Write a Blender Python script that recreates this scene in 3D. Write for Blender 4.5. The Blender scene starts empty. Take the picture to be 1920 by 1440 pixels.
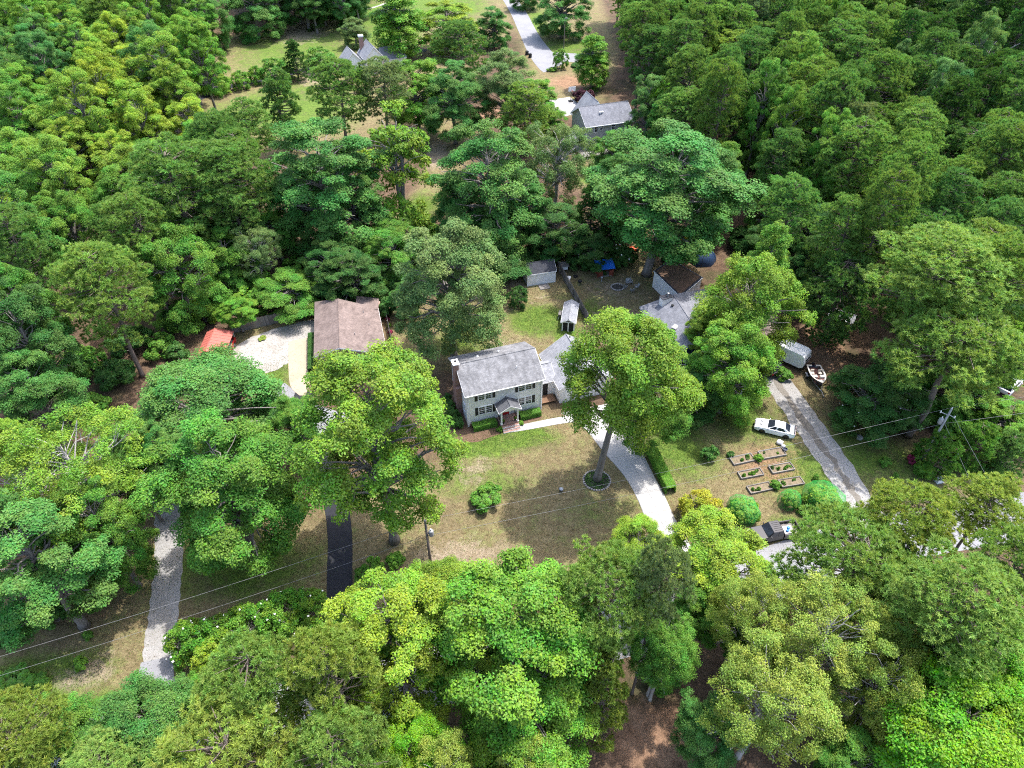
import bpy, bmesh, math, random
import numpy as np
from mathutils import Vector, Matrix

R = math.radians
random.seed(7)
SC = bpy.context.scene
COL = SC.collection

# ------------------------------------------------------------------ camera
CAM_H, PITCH, FPX = 66.0, R(42.0), 1331.0          # metres, downward tilt, focal length in photo pixels (1920 wide)
cam_data = bpy.data.cameras.new('camera')
cam_data.sensor_width = 36.0
cam_data.lens = 36.0 * FPX / 1920.0
cam_data.clip_end = 9000
cam = bpy.data.objects.new('camera', cam_data)
COL.objects.link(cam)
cam.location = (0, 0, CAM_H)
cam.rotation_euler = (R(90) - PITCH, 0, 0)
SC.camera = cam

# ------------------------------------------------------------------ sky, sun, exposure
SUN_ELEV = R(66)
SUN_DIR = Vector((0.78, 0.62, 0)).normalized()      # horizontal direction towards the sun
SUN_VEC = Vector((SUN_DIR.x * math.cos(SUN_ELEV), SUN_DIR.y * math.cos(SUN_ELEV), math.sin(SUN_ELEV)))
world = bpy.data.worlds.new('World')
SC.world = world
world.use_nodes = True
wn = world.node_tree.nodes
sky = wn.new('ShaderNodeTexSky')
sky.sky_type = 'NISHITA'
sky.sun_disc = False
sky.sun_elevation = SUN_ELEV
sky.sun_rotation = math.atan2(SUN_DIR.x, SUN_DIR.y)
sky.air_density = 1.0
sky.dust_density = 3.0
sky.ozone_density = 1.0
wn['Background'].inputs['Strength'].default_value = 0.15
world.node_tree.links.new(sky.outputs['Color'], wn['Background'].inputs['Color'])
sun_data = bpy.data.lights.new('sun', 'SUN')
sun_data.energy = 2.0
sun_data.angle = R(0.6)
sun_data.color = (1.0, 0.97, 0.93)
sun = bpy.data.objects.new('sun', sun_data)
COL.objects.link(sun)
sun.rotation_euler = SUN_VEC.to_track_quat('Z', 'Y').to_euler()
sun.location = SUN_VEC * 300
SC.view_settings.view_transform = 'Standard'
SC.view_settings.look = 'None'
SC.view_settings.gamma = 1.0
SC.view_settings.exposure = 1.85
SC.view_settings.use_curve_mapping = False
SC.render.engine = 'CYCLES'
SC.cycles.max_bounces = 6
SC.cycles.diffuse_bounces = 3
SC.cycles.glossy_bounces = 2
SC.cycles.transmission_bounces = 4
SC.cycles.transparent_max_bounces = 6
SC.cycles.caustics_reflective = False
SC.cycles.caustics_refractive = False
SC.cycles.filter_width = 1.1
SC.cycles.use_denoising = False
SC.cycles.denoiser = 'OPENIMAGEDENOISE'
SC.cycles.denoising_input_passes = 'RGB_ALBEDO_NORMAL'

# ------------------------------------------------------------------ photo pixel -> place on the plane z
_s, _c = math.sin(PITCH), math.cos(PITCH)
def G(u, v, z=0.0):
    a, b = (u - 960) / FPX, (v - 720) / FPX
    d = (a, _c - b * _s, -_s - b * _c)
    t = (CAM_H - z) / -d[2]
    return Vector((d[0] * t, d[1] * t, z))
def depth_at(p):
    return p[1] * _c - (p[2] - CAM_H) * _s
def pixel_of(p):
    Z = depth_at(p)
    Y = p[1] * _s + (p[2] - CAM_H) * _c
    return 960 + FPX * p[0] / Z, 720 - FPX * Y / Z, Z

# ------------------------------------------------------------------ objects
def tag(o, label=None, cat=None, group=None, kind=None):
    if label: o['label'] = label
    if cat: o['category'] = cat
    if group: o['group'] = group
    if kind: o['kind'] = kind
    return o
def thing(name, label, cat, loc=(0, 0, 0), rz=0.0, group=None):
    o = bpy.data.objects.new(name, None)
    o.empty_display_size = 0.2
    COL.objects.link(o)
    o.location = loc
    o.rotation_euler = (0, 0, rz)
    return tag(o, label, cat, group)
def link(name, mesh, parent=None):
    o = bpy.data.objects.new(name, mesh)
    COL.objects.link(o)
    o.parent = parent
    return o
def copy_tree(o, parent=None):
    c = o.copy()
    COL.objects.link(c)
    c.parent = parent
    for ch in list(o.children):
        if ch is not c:
            copy_tree(ch, c)
    return c

class MB:
    """collects shapes, builds ONE mesh object"""
    def __init__(self):
        self.v, self.f = [], []
    def add(self, vs, fs):
        n = len(self.v)
        self.v += [tuple(p) for p in vs]
        self.f += [tuple(i + n for i in q) for q in fs]
        return self
    def box(self, c, s, rz=0.0, taper=1.0):
        cx, cy, cz = c
        hx, hy, hz = s[0] / 2, s[1] / 2, s[2] / 2
        co, si = math.cos(rz), math.sin(rz)
        vs = []
        for z, k in ((-hz, 1.0), (hz, taper)):
            for x, y in ((-hx, -hy), (hx, -hy), (hx, hy), (-hx, hy)):
                x, y = x * k, y * k
                vs.append((cx + x * co - y * si, cy + x * si + y * co, cz + z))
        return self.add(vs, [(3, 2, 1, 0), (4, 5, 6, 7), (0, 1, 5, 4), (1, 2, 6, 5), (2, 3, 7, 6), (3, 0, 4, 7)])
    def prism(self, poly, z0, z1):
        n = len(poly)
        vs = [(p[0], p[1], z0) for p in poly] + [(p[0], p[1], z1) for p in poly]
        fs = [tuple(range(n - 1, -1, -1)), tuple(range(n, 2 * n))]
        fs += [(i, (i + 1) % n, n + (i + 1) % n, n + i) for i in range(n)]
        return self.add(vs, fs)
    def extrude(self, poly, vec):
        """poly: 3-D loop, pushed along vec"""
        n = len(poly)
        vec = Vector(vec)
        vs = [Vector(p) for p in poly] + [Vector(p) + vec for p in poly]
        fs = [tuple(range(n - 1, -1, -1)), tuple(range(n, 2 * n))]
        fs += [(i, (i + 1) % n, n + (i + 1) % n, n + i) for i in range(n)]
        return self.add(vs, fs)
    def tube(self, pts, rad, n=6, caps=True):
        pts = [Vector(p) for p in pts]
        if not isinstance(rad, (list, tuple)): rad = [rad] * len(pts)
        vs, fs = [], []
        for i, p in enumerate(pts):
            t = (pts[min(i + 1, len(pts) - 1)] - pts[max(i - 1, 0)])
            t = t.normalized() if t.length > 1e-9 else Vector((0, 0, 1))
            a = t.cross(Vector((0, 0, 1)) if abs(t.z) < 0.9 else Vector((1, 0, 0))).normalized()
            b = t.cross(a)
            for k in range(n):
                w = 2 * math.pi * k / n
                vs.append(p + (a * math.cos(w) + b * math.sin(w)) * rad[i])
        for i in range(len(pts) - 1):
            for k in range(n):
                fs.append((i * n + k, i * n + (k + 1) % n, (i + 1) * n + (k + 1) % n, (i + 1) * n + k))
        if caps:
            fs.append(tuple(range(n - 1, -1, -1)))
            m = (len(pts) - 1) * n
            fs.append(tuple(range(m, m + n)))
        return self.add(vs, fs)
    def lathe(self, prof, c=(0, 0, 0), n=14, sx=1.0, sy=1.0):
        vs, fs = [], []
        for r, z in prof:
            for k in range(n):
                w = 2 * math.pi * k / n
                vs.append((c[0] + r * sx * math.cos(w), c[1] + r * sy * math.sin(w), c[2] + z))
        for i in range(len(prof) - 1):
            for k in range(n):
                fs.append((i * n + k, i * n + (k + 1) % n, (i + 1) * n + (k + 1) % n, (i + 1) * n + k))
        fs.append(tuple(range(n - 1, -1, -1)))
        m = (len(prof) - 1) * n
        fs.append(tuple(range(m, m + n)))
        return self.add(vs, fs)
    def blob(self, c, r, n=8, m=5, rough=0.2, seed=0):
        rnd = random.Random(seed)
        vs, fs = [], []
        for i in range(1, m):
            th = math.pi * i / m
            for k in range(n):
                w = 2 * math.pi * k / n
                q = 1 + rnd.uniform(-rough, rough)
                vs.append((c[0] + r[0] * q * math.sin(th) * math.cos(w), c[1] + r[1] * q * math.sin(th) * math.sin(w), c[2] + r[2] * q * math.cos(th)))
        top, bot = len(vs), len(vs) + 1
        vs += [(c[0], c[1], c[2] + r[2]), (c[0], c[1], c[2] - r[2])]
        for i in range(m - 2):
            for k in range(n):
                fs.append((i * n + k, (i + 1) * n + k, (i + 1) * n + (k + 1) % n, i * n + (k + 1) % n))
        for k in range(n):
            fs.append((top, k, (k + 1) % n))
            fs.append((bot, (m - 2) * n + (k + 1) % n, (m - 2) * n + k))
        return self.add(vs, fs)
    def mesh(self, name, mat, smooth=False):
        me = bpy.data.meshes.new(name)
        me.from_pydata(self.v, [], self.f)
        me.update()
        bm = bmesh.new(); bm.from_mesh(me)
        bmesh.ops.recalc_face_normals(bm, faces=bm.faces)
        bm.to_mesh(me); bm.free()
        if mat: me.materials.append(mat)
        if smooth:
            me.polygons.foreach_set('use_smooth', [True] * len(me.polygons))
        return me
    def build(self, name, mat, parent=None, smooth=False, bevel=0.0, kind=None):
        o = link(name, self.mesh(name, mat, smooth), parent)
        if bevel:
            b = o.modifiers.new('bevel', 'BEVEL')
            b.width = bevel; b.segments = 2; b.limit_method = 'ANGLE'; b.angle_limit = R(35)
        if kind: o['kind'] = kind
        return o

def slab(pts, th):
    """a roof plane: loop of 3-D points with thickness th below"""
    return MB().extrude(pts, (0, 0, -th))

# ------------------------------------------------------------------ materials
MAT = {}
class NT:
    def __init__(self, name):
        self.m = bpy.data.materials.new(name)
        self.m.use_nodes = True
        self.t = self.m.node_tree
        self.t.nodes.clear()
        self.out = self.n('ShaderNodeOutputMaterial')
    def n(self, typ, **kw):
        x = self.t.nodes.new(typ)
        for k, v in kw.items():
            if k.startswith('i_'):
                x.inputs[k[2:].replace('_', ' ')].default_value = v
            else:
                setattr(x, k, v)
        return x
    def l(self, a, b):
        self.t.links.new(a, b)
    def noise(self, scale, detail=4, rough=0.6, coord=None, dist=0.0):
        x = self.n('ShaderNodeTexNoise')
        x.inputs['Scale'].default_value = scale
        x.inputs['Detail'].default_value = detail
        x.inputs['Roughness'].default_value = rough
        x.inputs['Distortion'].default_value = dist
        if coord is not None: self.l(coord, x.inputs['Vector'])
        return x.outputs['Fac']
    def ramp(self, fac, stops):
        x = self.n('ShaderNodeValToRGB')
        e = x.color_ramp.elements
        while len(e) < len(stops): e.new(0.5)
        for k, (p, c) in enumerate(stops):
            e[k].position = p
            e[k].color = (c, c, c, 1) if isinstance(c, (int, float)) else (c[0], c[1], c[2], 1)
        self.l(fac, x.inputs['Fac'])
        return x.outputs['Color']
    def mix(self, fac, a, b, mode='MIX'):
        x = self.n('ShaderNodeMix', data_type='RGBA', blend_type=mode)
        for s, v in ((0, fac), (6, a), (7, b)):
            if hasattr(v, 'links'): self.l(v, x.inputs[s])
            elif isinstance(v, (int, float)): x.inputs[s].default_value = v
            else: x.inputs[s].default_value = (v[0], v[1], v[2], 1)
        return x.outputs[2]
    def math(self, op, a, b=0.0, clamp=False):
        x = self.n('ShaderNodeMath', operation=op, use_clamp=clamp)
        for s, v in ((0, a), (1, b)):
            if hasattr(v, 'links'): self.l(v, x.inputs[s])
            else: x.inputs[s].default_value = v
        return x.outputs[0]
    def principled(self, col, rough=0.8, metal=0.0, spec=0.4, bump=None, bump_d=0.05, bump_s=0.5):
        p = self.n('ShaderNodeBsdfPrincipled')
        if hasattr(col, 'links'): self.l(col, p.inputs['Base Color'])
        else: p.inputs['Base Color'].default_value = (col[0], col[1], col[2], 1)
        p.inputs['Roughness'].default_value = rough
        p.inputs['Metallic'].default_value = metal
        p.inputs['Specular IOR Level'].default_value = spec
        if bump is not None:
            b = self.n('ShaderNodeBump')
            b.inputs['Distance'].default_value = bump_d
            b.inputs['Strength'].default_value = bump_s
            self.l(bump, b.inputs['Height'])
            self.l(b.outputs['Normal'], p.inputs['Normal'])
        self.l(p.outputs[0], self.out.inputs['Surface'])
        return p
    def obj(self):
        return self.n('ShaderNodeTexCoord').outputs['Object']
    def pos(self):
        return self.n('ShaderNodeNewGeometry').outputs['Position']

def mat_plain(name, col, rough=0.6, metal=0.0, var=0.12, scale=3.0, spec=0.4, dirt=None):
    """painted / solid surface with a little wear"""
    if name in MAT: return MAT[name]
    m = NT(name)
    co = m.obj()
    f = m.noise(scale, 5, 0.65, co)
    c = m.mix(m.ramp(f, [(0.3, 0.0), (0.7, 1.0)]), [x * (1 - var) for x in col], [min(1, x * (1 + var)) for x in col])
    if dirt:
        f2 = m.noise(scale * 0.35, 6, 0.7, co)
        c = m.mix(m.ramp(f2, [(0.5, 0.0), (0.72, 0.6)]), c, dirt)
    m.principled(c, rough, metal, spec)
    MAT[name] = m.m
    return m.m
def mat_roof(name, col, stain, row=0.14):
    """asphalt shingles: courses, random tabs, streaks of algae"""
    m = NT(name)
    co = m.obj()
    sep = m.n('ShaderNodeSeparateXYZ'); m.l(co, sep.inputs[0])
    br = m.n('ShaderNodeTexBrick')
    br.offset = 0.5
    br.inputs['Scale'].default_value = 1.0
    br.inputs['Brick Width'].default_value = 0.32
    br.inputs['Row Height'].default_value = row
    br.inputs['Mortar Size'].default_value = 0.012
    br.inputs['Color1'].default_value = (0.75, 0.75, 0.75, 1)
    br.inputs['Color2'].default_value = (1.2, 1.2, 1.2, 1)
    br.inputs['Mortar'].default_value = (0.55, 0.55, 0.55, 1)
    cb = m.n('ShaderNodeCombineXYZ')
    m.l(sep.outputs[0], cb.inputs[0])
    m.l(sep.outputs[1], cb.inputs[1])
    m.l(cb.outputs[0], br.inputs['Vector'])
    big = m.noise(0.7, 6, 0.7, co)
    mp = m.n('ShaderNodeMapping'); mp.inputs['Scale'].default_value = (1.6, 0.35, 0.35); m.l(co, mp.inputs[0])
    streak = m.noise(1.1, 5, 0.7, mp.outputs[0])
    c = m.mix(m.ramp(big, [(0.35, 0.0), (0.7, 0.8)]), col, stain)
    c = m.mix(m.ramp(streak, [(0.5, 0.0), (0.68, 0.55)]), c, stain)
    c = m.mix(0.75, c, br.outputs['Color'], 'MULTIPLY')
    fine = m.noise(14, 3, 0.8, co)
    c = m.mix(0.5, c, m.ramp(fine, [(0.25, 0.6), (0.75, 1.3)]), 'MULTIPLY')
    m.principled(c, 0.9, 0, 0.25, br.outputs['Fac'], 0.02, 0.4)
    MAT[name] = m.m
    return m.m
def mat_siding(name, col, pitch=0.16):
    """lap siding: shallow boards along the wall"""
    m = NT(name)
    co = m.obj()
    sep = m.n('ShaderNodeSeparateXYZ'); m.l(co, sep.inputs[0])
    fr = m.math('FRACT', m.math('DIVIDE', sep.outputs[2], pitch))
    n = m.noise(1.4, 5, 0.7, co)
    c = m.mix(m.ramp(n, [(0.35, 0.0), (0.75, 1.0)]), col, [x * 0.86 for x in col])
    m.principled(c, 0.55, 0, 0.4, fr, 0.03, 0.9)
    MAT[name] = m.m
    return m.m
def mat_brick(name, a, b, mortar):
    m = NT(name)
    co = m.obj()
    br = m.n('ShaderNodeTexBrick')
    br.inputs['Scale'].default_value = 1.0
    br.inputs['Brick Width'].default_value = 0.24
    br.inputs['Row Height'].default_value = 0.08
    br.inputs['Mortar Size'].default_value = 0.01
    br.inputs['Color1'].default_value = (*a, 1)
    br.inputs['Color2'].default_value = (*b, 1)
    br.inputs['Mortar'].default_value = (*mortar, 1)
    mp = m.n('ShaderNodeMapping'); mp.inputs['Rotation'].default_value = (R(90), 0, R(45)); m.l(co, mp.inputs[0])
    m.l(mp.outputs[0], br.inputs['Vector'])
    m.principled(br.outputs['Color'], 0.9, 0, 0.3)
    MAT[name] = m.m
    return m.m
def mat_wood(name, a, b, scale=(1, 1, 8)):
    m = NT(name)
    co = m.obj()
    oi = m.n('ShaderNodeObjectInfo')
    mp = m.n('ShaderNodeMapping'); mp.inputs['Scale'].default_value = (9 / scale[0], 9 / scale[1], 9 / scale[2]); m.l(co, mp.inputs[0])
    n = m.noise(1.0, 5, 0.7, mp.outputs[0], 0.4)
    c = m.mix(m.ramp(n, [(0.3, 0.0), (0.7, 1.0)]), a, b)
    c = m.mix(0.9, c, m.ramp(oi.outputs['Random'], [(0.0, 0.7), (1.0, 1.25)]), 'MULTIPLY')
    m.principled(c, 0.85, 0, 0.25)
    MAT[name] = m.m
    return m.m
def mat_glass(name='window_glass', tint=(0.02, 0.025, 0.035)):
    m = NT(name)
    m.principled(tint, 0.06, 0, 0.8)
    MAT[name] = m.m
    return m.m

# white paints, trims
mat_siding('white_siding', (0.88, 0.88, 0.88))
mat_siding('grey_siding', (0.36, 0.38, 0.36))
mat_siding('blue_siding', (0.045, 0.10, 0.22))
mat_siding('shed_siding', (0.88, 0.88, 0.88), 0.2)
mat_plain('white_trim', (0.8, 0.8, 0.8), 0.5, var=0.06)
mat_plain('black_shutter', (0.02, 0.02, 0.022), 0.6)
mat_plain('red_door', (0.42, 0.015, 0.02), 0.45)
mat_plain('dark_opening', (0.015, 0.014, 0.014), 0.9)
mat_roof('grey_shingles', (0.25, 0.25, 0.26), (0.085, 0.085, 0.09))
mat_roof('light_shingles', (0.31, 0.315, 0.335), (0.19, 0.195, 0.215))
mat_roof('slate_shingles', (0.22, 0.225, 0.25), (0.12, 0.125, 0.145))
mat_roof('dark_shingles', (0.06, 0.062, 0.075), (0.04, 0.042, 0.05))
mat_roof('brown_shingles', (0.24, 0.185, 0.165), (0.12, 0.09, 0.08))
mat_roof('porch_shingles', (0.12, 0.125, 0.135), (0.07, 0.07, 0.08))
mat_brick('red_brick', (0.22, 0.10, 0.07), (0.30, 0.15, 0.11), (0.3, 0.27, 0.25))
mat_brick('pink_brick', (0.36, 0.22, 0.17), (0.42, 0.27, 0.21), (0.4, 0.36, 0.33))
mat_glass()
mat_wood('grey_wood', (0.13, 0.115, 0.10), (0.30, 0.275, 0.25))
mat_wood('brown_wood', (0.16, 0.09, 0.055), (0.3, 0.18, 0.11))
mat_wood('bed_wood', (0.13, 0.12, 0.11), (0.26, 0.24, 0.22), (8, 1, 1))
mat_plain('galvanised', (0.33, 0.34, 0.355), 0.5, 0.3)
mat_plain('black_rubber', (0.015, 0.015, 0.016), 0.8)
mat_plain('pole_grey', (0.30, 0.30, 0.30), 0.8, scale=2)
mat_plain('pole_brown', (0.16, 0.13, 0.11), 0.85, scale=2)
mat_plain('wire_metal', (0.24, 0.24, 0.24), 0.6, 0.2)
mat_plain('steel_rim', (0.5, 0.5, 0.52), 0.3, 0.8)
# ------------------------------------------------------------------ foliage materials (the object's own colour tints each tree)
def mat_leaf(name, transl=0.32, rough=0.5, spec=0.35):
    m = NT(name)
    oi = m.n('ShaderNodeObjectInfo')
    at = m.n('ShaderNodeAttribute', attribute_name='tint')
    sep = m.n('ShaderNodeSeparateColor'); m.l(at.outputs['Color'], sep.inputs[0])
    hsv = m.n('ShaderNodeHueSaturation')
    m.l(oi.outputs['Color'], hsv.inputs['Color'])
    m.l(m.math('ADD', m.math('MULTIPLY', sep.outputs[1], -0.07), 0.535), hsv.inputs['Hue'])
    m.l(m.math('ADD', m.math('MULTIPLY', sep.outputs[2], 0.25), 0.90), hsv.inputs['Saturation'])
    m.l(m.math('ADD', m.math('MULTIPLY', sep.outputs[0], 1.0), 0.5), hsv.inputs['Value'])
    c = hsv.outputs['Color']
    p = m.n('ShaderNodeBsdfPrincipled')
    m.l(c, p.inputs['Base Color'])
    p.inputs['Roughness'].default_value = rough
    p.inputs['Specular IOR Level'].default_value = spec
    t = m.n('ShaderNodeBsdfTranslucent')
    m.l(m.mix(1.0, c, (1.25, 1.2, 0.6), 'MULTIPLY'), t.inputs['Color'])
    mx = m.n('ShaderNodeMixShader')
    mx.inputs[0].default_value = transl
    m.l(p.outputs[0], mx.inputs[1]); m.l(t.outputs[0], mx.inputs[2])
    m.l(mx.outputs[0], m.out.inputs['Surface'])
    MAT[name] = m.m
    return m.m
mat_leaf('leaf', 0.30, 0.6, 0.14)
mat_leaf('needle', 0.42, 0.65, 0.12)
def mat_bark(name, a, b):
    m = NT(name)
    co = m.obj()
    mp = m.n('ShaderNodeMapping'); mp.inputs['Scale'].default_value = (7, 7, 1.2); m.l(co, mp.inputs[0])
    n = m.noise(1.0, 6, 0.75, mp.outputs[0], 0.6)
    c = m.mix(m.ramp(n, [(0.3, 0.0), (0.7, 1.0)]), a, b)
    m.principled(c, 0.95, 0, 0.2, n, 0.06, 0.7)
    MAT[name] = m.m
    return m.m
mat_bark('oak_bark', (0.11, 0.095, 0.085), (0.27, 0.245, 0.225))
mat_bark('pale_bark', (0.26, 0.24, 0.22), (0.5, 0.47, 0.44))
mat_bark('pine_bark', (0.085, 0.065, 0.055), (0.22, 0.18, 0.155))
mat_plain('blossom', (0.85, 0.83, 0.75), 0.6)

def unit(a):
    return a / np.maximum(np.linalg.norm(a, axis=-1, keepdims=True), 1e-9)
def np_mesh(name, verts, nside, tint, mat):
    """verts (n, nside, 3) loose polygons with one tint colour each"""
    n = len(verts)
    me = bpy.data.meshes.new(name)
    me.vertices.add(n * nside)
    me.vertices.foreach_set('co', np.ascontiguousarray(verts, dtype=np.float32).ravel())
    me.loops.add(n * nside)
    me.loops.foreach_set('vertex_index', np.arange(n * nside, dtype=np.int32))
    me.polygons.add(n)
    me.polygons.foreach_set('loop_start', np.arange(0, n * nside, nside, dtype=np.int32))
    a = me.attributes.new('tint', 'FLOAT_COLOR', 'FACE')
    c = np.ones((n, 4), np.float32); c[:, :3] = tint
    a.data.foreach_set('color', c.ravel())
    me.update(calc_edges=True)
    me.materials.append(mat)
    return me
def leaves(rng, pos, nrm, size, aspect=0.62, fold=0.12):
    """kite-shaped leaf sprays, slightly folded on their midrib"""
    n = len(pos)
    nrm = unit(nrm)
    t = unit(np.cross(nrm, rng.normal(size=(n, 3))))
    b = np.cross(nrm, t)
    L = size[:, None]; W = L * aspect
    f = nrm * L * fold
    v = np.stack([pos - t * L * 0.5 + f * 0.4, pos + b * W * 0.5 - t * L * 0.05 - f, pos + t * L * 0.5 + f * 0.4, pos - b * W * 0.5 - t * L * 0.05 - f], 1)
    return v
def rand_dirs(rng, n, up=0.0):
    d = rng.normal(size=(n, 3))
    d[:, 2] += up
    return unit(d)
def fib_dirs(n, zmin, rng, jit=0.25):
    i = np.arange(n) + 0.5
    z = 1 - (1 - zmin) * i / n
    ph = i * 2.399963 + rng.uniform(0, 6.28)
    r = np.sqrt(np.maximum(0, 1 - z * z))
    return unit(np.stack([r * np.cos(ph), r * np.sin(ph), z], 1) + rng.normal(size=(n, 3)) * jit)

def measured(V):
    """true middle height, radius and top of a crown"""
    c = np.concatenate([v.mean(1) for v in V])
    lo, hi = np.percentile(c[:, 2], 0.6), np.percentile(c[:, 2], 99.7)
    return (lo + hi) / 2, np.percentile(np.hypot(c[:, 0], c[:, 1]), 96.5), hi
def limbs_to(mb, rng, trunk_pts, trunk_r, targets, r_tip=0.035, r_base=0.16, share=1.0):
    tp = np.array(trunk_pts)
    for k in range(len(targets)):
        if rng.uniform() > share: continue
        q = targets[k]
        hz = np.linalg.norm(q[:2] - tp[-1][:2])
        z0 = np.clip(q[2] - hz * rng.uniform(0.55, 0.95), tp[0][2] + (tp[-1][2] - tp[0][2]) * 0.42, tp[-1][2])
        i = np.searchsorted(tp[:, 2], z0); i = int(np.clip(i, 1, len(tp) - 1))
        w = (z0 - tp[i - 1][2]) / max(1e-6, tp[i][2] - tp[i - 1][2])
        a = tp[i - 1] * (1 - w) + tp[i] * w
        rr = trunk_r[i - 1] * (1 - w) + trunk_r[i] * w
        r0 = min(rr * 0.6, r_base * (0.6 + 0.12 * hz))
        m1 = a * 0.62 + q * 0.38 + np.array([0, 0, 0.10 * hz]) + rng.normal(size=3) * 0.18
        m2 = a * 0.28 + q * 0.72 + np.array([0, 0, 0.06 * hz]) + rng.normal(size=3) * 0.22
        mb.tube([a, m1, m2, q], [r0, r0 * 0.72, r0 * 0.42, r_tip], 5, False)

def broad_proto(name, seed, Rr=6.0, H=18.0, z_low=5.0, n_clump=46, per=520, leaf=0.30, clump_r=0.29, droop=0.0, top=1.0, lobes=9, open_=0.0, bark='oak_bark', branchy=1.0, stems=1, zmin=-0.8):
    """returns (trunk mesh, crown mesh) of a broad-leaved tree, base at the origin"""
    rng = np.random.default_rng(seed)
    hz = (H - z_low) / 2
    zc = z_low + hz
    d = fib_dirs(n_clump, zmin, rng, 0.22)
    rad = rng.uniform(0.70, 0.98, n_clump) * (1 - 0.12 * rng.uniform(size=n_clump))
    wob = 1 + 0.16 * np.sin(3 * np.arctan2(d[:, 1], d[:, 0]) + seed) * (1 - np.abs(d[:, 2])) + 0.1 * rng.normal(size=n_clump)
    cr = Rr * clump_r * rng.uniform(0.72, 1.25, n_clump)
    sh = np.where(d[:, 2] > 0, np.power(np.abs(d[:, 2]), top) * np.sign(d[:, 2]), d[:, 2])
    cc = np.stack([d[:, 0] * (Rr - cr * 0.75) * rad * wob, d[:, 1] * (Rr - cr * 0.75) * rad * wob, zc + sh * (hz - cr * 0.6) * rad], 1)
    inner = int(n_clump * 0.22)
    ci = rand_dirs(rng, inner, 0.2) * rng.uniform(0.15, 0.5, (inner, 1)) * np.array([Rr, Rr, hz]) + np.array([0, 0, zc])
    cc = np.concatenate([cc, ci]); cr = np.concatenate([cr, Rr * clump_r * rng.uniform(0.6, 0.9, inner)])
    V, T = [], []
    for k in range(len(cc)):
        out = cc[k] - np.array([0, 0, zc - hz * 0.35]); out = out / (np.linalg.norm(out) + 1e-6)
        nl = lobes
        ld = unit(rand_dirs(rng, nl) + out * 0.75 + np.array([0, 0, 0.55 - droop]))
        lc = cc[k] + ld * cr[k] * rng.uniform(0.45, 0.85, (nl, 1)) * np.array([1.08, 1.08, 0.72])
        lr = cr[k] * rng.uniform(0.30, 0.50, nl)
        m = max(3, int(per * (1 - open_) * (cr[k] / (Rr * clump_r)) ** 2 / nl))
        ct = rng.uniform(-0.2, 0.2); cw = rng.uniform(-0.3, 0.3)
        for j in range(nl):
            dd = unit(rand_dirs(rng, m) + out * 0.3 + np.array([0, 0, 0.45 - droop]))
            p = lc[j] + dd * lr[j] * np.power(rng.uniform(0.1, 1.0, (m, 1)), 0.45) * np.array([1.15, 1.15, 0.8])
            nr = dd * 0.55 + out * 0.25 + np.array([0, 0, 0.5]) + rng.normal(size=(m, 3)) * 0.42
            if droop: nr = nr + rng.normal(size=(m, 3)) * 0.3
            V.append(leaves(rng, p, nr, leaf * rng.uniform(0.6, 1.3, m)))
            t = np.empty((m, 3))
            t[:, 0] = np.clip(0.5 + ct + rng.normal(0, 0.05) + rng.normal(0, 0.16, m), 0, 1)
            t[:, 1] = np.clip(0.5 + cw + rng.normal(0, 0.12) + rng.normal(0, 0.18, m), 0, 1)
            t[:, 2] = rng.uniform(0.2, 0.9, m)
            T.append(t)
    crown = np_mesh(name + '_crown', np.concatenate(V), 4, np.concatenate(T), MAT['leaf'])
    mb = MB()
    for s in range(stems):
        lean = rng.normal(0, 0.3, 2) + (rng.normal(0, 1.4, 2) if stems > 1 else 0)
        hts = [0, 0.04, 0.2, 0.4, 0.6, 0.78]
        off = rng.normal(0, 0.12, (6, 2)); off[:2] = 0
        pts = [np.array([lean[0] * h + off[i][0], lean[1] * h + off[i][1], H * h]) for i, h in enumerate(hts)]
        b = H * (0.0185 if stems == 1 else 0.014)
        rad_t = [b * 1.45, b * 1.05, b * 0.9, b * 0.72, b * 0.5, b * 0.22]
        mb.tube(pts, rad_t, 9)
        limbs_to(mb, rng, pts, rad_t, cc[s::stems], share=branchy)
    trunk = mb.mesh(name + '_trunk', MAT[bark], True)
    zc, Rr, H = measured(V)
    return trunk, crown, zc, Rr, H

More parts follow.
